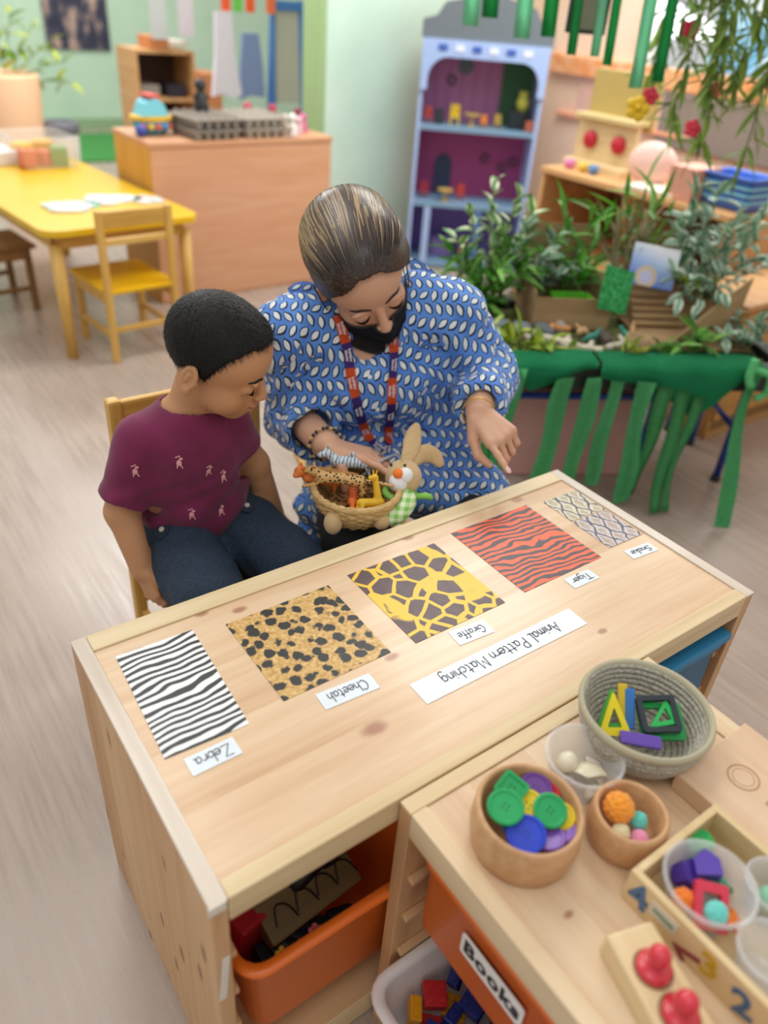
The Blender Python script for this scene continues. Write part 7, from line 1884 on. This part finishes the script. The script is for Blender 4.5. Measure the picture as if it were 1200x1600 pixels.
M_ging = m.set(m.mix((sx_ + sy_) * .5, '#dff0c8', '#84c25a'), .9)
wobj('sleeve', tube(nb(), catmull([(.612, .500, .535), (.598, .478, .532), (.572, .466, .524), (.552, .470, .518)], 5), .015, 12, [.013, .015, .017, .018, .0185, .019, .019, .0185, .018, .0175, .017, .017, .0165, .016, .016, .015]), M_ging, rb, smooth=True)
wobj('paw', sphere(nb(), (.541, .470, .517), .0165, 18, 12, (1, .9, 1)), M_plush, rb, smooth=True)
wobj('foot', sphere(nb(), (.464, .507, .517), .0205, 18, 12, (.8, .8, 1.1)), M_plush, rb, smooth=True)
bm = nb(); tube(bm, [hc + A3(-.010 + .026 * math.cos(a), -.006 + .026 * math.sin(a), -.026) for a in np.linspace(0, 2 * PI, 24)], .0065, 8, caps=False)
wobj('scarf', bm, plain('#8fcf62', .9), rb, smooth=True)
bm = nb(); tube(bm, catmull([hc + A3(.0, -.03, -.026), hc + A3(.02, -.045, -.022), hc + A3(.032, -.044, -.03)]), .006, 7); wobj('scarf_end', bm, plain('#8fcf62', .9), rb, smooth=True)
# straw filling
rg = random.Random(9); bm = nb()
for i in range(90):
    a = rg.uniform(0, 2 * PI); r = .06 * math.sqrt(rg.random()); c_ = Vector((BC[0] + r * math.cos(a), BC[1] + r * math.sin(a), .522 + rg.uniform(-.004, .008))); d_ = Vector((rg.uniform(-1, 1), rg.uniform(-1, 1), rg.uniform(-.2, .3))).normalized() * .02
    tube(bm, [c_ - d_, c_ + d_], .0016, 4)
fo = tag(wobj('straw_filling', bm, plain('#9a6e3c', .85), None), 'brown straw filling inside the rabbit basket', 'straw', kind='stuff')
# toy animals
def animal(name, body, leg_pts, head, tail, mat, label, extra=(), h=.0011, group='toy animals in the rabbit basket'):
    P = []
    for a, b, r1, r2 in body: P.append(Cone(a, b, r1, r2, .005))
    for a, b, c_, r in leg_pts: P += [Cone(a, b, r * 1.25, r, .003), Cone(b, c_, r, r * .8, .002)]
    P += head
    for a, b, r1, r2 in tail: P.append(Cone(a, b, r1, r2, .002))
    P += list(extra)
    me_ = build(name, P, h); relax(me_, 1, .3)
    return tag(wmesh(name, me_, mat, None, smooth=True, own=True), label, 'toy animal', group)
m = Mt('cheetah_toy'); v = m.coord('Object'); d = m.voro(v, 165, 'F1', .75)
M_chee = m.set(m.mix(m.smooth(d, .34, .42), '#241a10', '#d2a767'), .4)
cA = A3(.484, .574, .568); cB = A3(.536, .533, .565); ax_ = unit(cB - cA); upv = A3(0, 0, 1); sd = unit(np.cross(ax_, upv))
animal('toy_cheetah', [(cA, cA * .5 + cB * .5 + upv * .001, .0115, .0095), (cA * .5 + cB * .5, cB, .0095, .0105)],
       [(cA + sd * .006, cA - ax_ * .012 - upv * .012 + sd * .006, cA - ax_ * .034 - upv * .020 + sd * .008, .0036), (cA - sd * .006, cA - ax_ * .012 - upv * .011 - sd * .006, cA - ax_ * .032 - upv * .018 - sd * .007, .0036),
        (cB + sd * .006, cB + ax_ * .006 - upv * .018 + sd * .006, cB - ax_ * .002 - upv * .032 + sd * .006, .0040), (cB - sd * .006, cB + ax_ * .008 - upv * .018 - sd * .006, cB + ax_ * .0 - upv * .032 - sd * .006, .0040)],
       [Cone(cA, cA - ax_ * .016 + upv * .009, .0085, .0075, .004), Ell(cA - ax_ * .020 + upv * .011, (.0095, .0085, .0085), None, .003), Ell(cA - ax_ * .029 + upv * .008, (.0055, .005, .0045), None, .003), Ell(cA - ax_ * .018 + upv * .019 + sd * .005, (.003, .003, .0035), None, .001), Ell(cA - ax_ * .018 + upv * .019 - sd * .005, (.003, .003, .0035), None, .001)],
       [(cB, cB + ax_ * .025 + upv * .002, .0040, .0032), (cB + ax_ * .025 + upv * .002, cB + ax_ * .055 - upv * .001, .0032, .0030)], M_chee, 'spotted toy cheetah leaping across the rabbit basket')
# yellow giraffe, upright neck
g0 = A3(.540, .497, .537); M_gir = plain('#e6b71c', .4)
animal('toy_giraffe', [(g0 + A3(-.018, .012, 0), g0 + A3(.012, -.004, .0), .0085, .0085)],
       [(g0 + A3(-.016, .014, 0), g0 + A3(-.026, .010, -.006), g0 + A3(-.034, .006, -.008), .0035), (g0 + A3(-.018, .006, 0), g0 + A3(-.026, -.002, -.006), g0 + A3(-.032, -.006, -.008), .0035)],
       [Cone(g0 + A3(.010, -.002, .0), g0 + A3(.012, .016, .042), .0075, .0048, .004), Cone(g0 + A3(.012, .016, .042), g0 + A3(.000, .014, .046), .0052, .0040, .003), Cone(g0 + A3(.014, .018, .044), g0 + A3(.018, .020, .052), .0016, .0014, .001), Cone(g0 + A3(.010, .019, .045), g0 + A3(.012, .023, .053), .0016, .0014, .001)],
       [], M_gir, 'small yellow toy giraffe at the front of the rabbit basket')
# orange fox head-up at the back left
f0 = A3(.468, .600, .558)
animal('toy_tiger', [(f0, f0 + A3(.045, -.020, -.012), .0105, .0095)],
       [(f0 + A3(.004, -.006, -.004), f0 + A3(.004, -.010, -.018), f0 + A3(.004, -.010, -.028), .0036), (f0 + A3(.040, -.024, -.012), f0 + A3(.040, -.026, -.022), f0 + A3(.040, -.026, -.030), .0036)],
       [Ell(f0 + A3(-.012, .006, .012), (.0115, .0105, .0105), None, .004), Ell(f0 + A3(-.022, .004, .008), (.006, .0055, .005), None, .003), Ell(f0 + A3(-.008, .012, .022), (.0035, .003, .004), None, .001), Ell(f0 + A3(-.012, -.001, .022), (.0035, .003, .004), None, .001)],
       [], plain('#d8762e', .45), 'orange toy tiger at the left back of the rabbit basket')
animal('toy_tiger', [(A3(.512, .522, .535), A3(.530, .545, .530), .0085, .0085)], [(A3(.512, .520, .535), A3(.503, .508, .533), A3(.516, .494, .530), .0038)], [Ell(A3(.534, .553, .535), (.009, .009, .008), None, .003)], [], plain('#dd6a2c', .45), 'orange toy animal lying under the cheetah')
# pale zebra / goat figure at the back
z0 = A3(.552, .590, .571); m = Mt('zebra_toy'); v = m.coord('Object'); x, y, z = m.xyz(v)
M_zeb = m.set(m.mix(m.smooth(((x - y) * 700 + m.noise(v, 120) * 8).f('SINE'), .55, .8), '#c9d8e2', '#3a4650'), .4)
animal('toy_zebra', [(z0 + A3(-.022, .014, .0), z0 + A3(.024, -.014, -.002), .0105, .011)],
       [(z0 + A3(-.02, .012, 0), z0 + A3(-.022, .004, -.014), z0 + A3(-.024, .0, -.024), .0034), (z0 + A3(.022, -.012, 0), z0 + A3(.024, -.02, -.012), z0 + A3(.026, -.024, -.022), .0036)],
       [Cone(z0 + A3(-.022, .014, .0), z0 + A3(-.034, .028, .014), .0080, .0065, .004), Cone(z0 + A3(-.034, .028, .014), z0 + A3(-.048, .030, .012), .0068, .0045, .003), Cone(z0 + A3(-.02, .014, .01), z0 + A3(-.036, .03, .022), .002, .002, .001), Ell(z0 + A3(-.031, .032, .022), (.002, .002, .004), None, .001), Ell(z0 + A3(.003, .0, .014), (.006, .003, .006), None, .003)],
       [], M_zeb, 'pale blue striped toy zebra under the fingers')
tag(wobj('wooden_stick', tube(nb(), catmull([(.470, .606, .572), (.500, .585, .571), (.545, .555, .562)]), .0042, 8), wood('stick_wood', '#8a5a24', '#b27a34', '#c48f48', 'X', 60, .5), None, smooth=True, own=True), 'brown wooden stick lying beside the cheetah', 'stick')
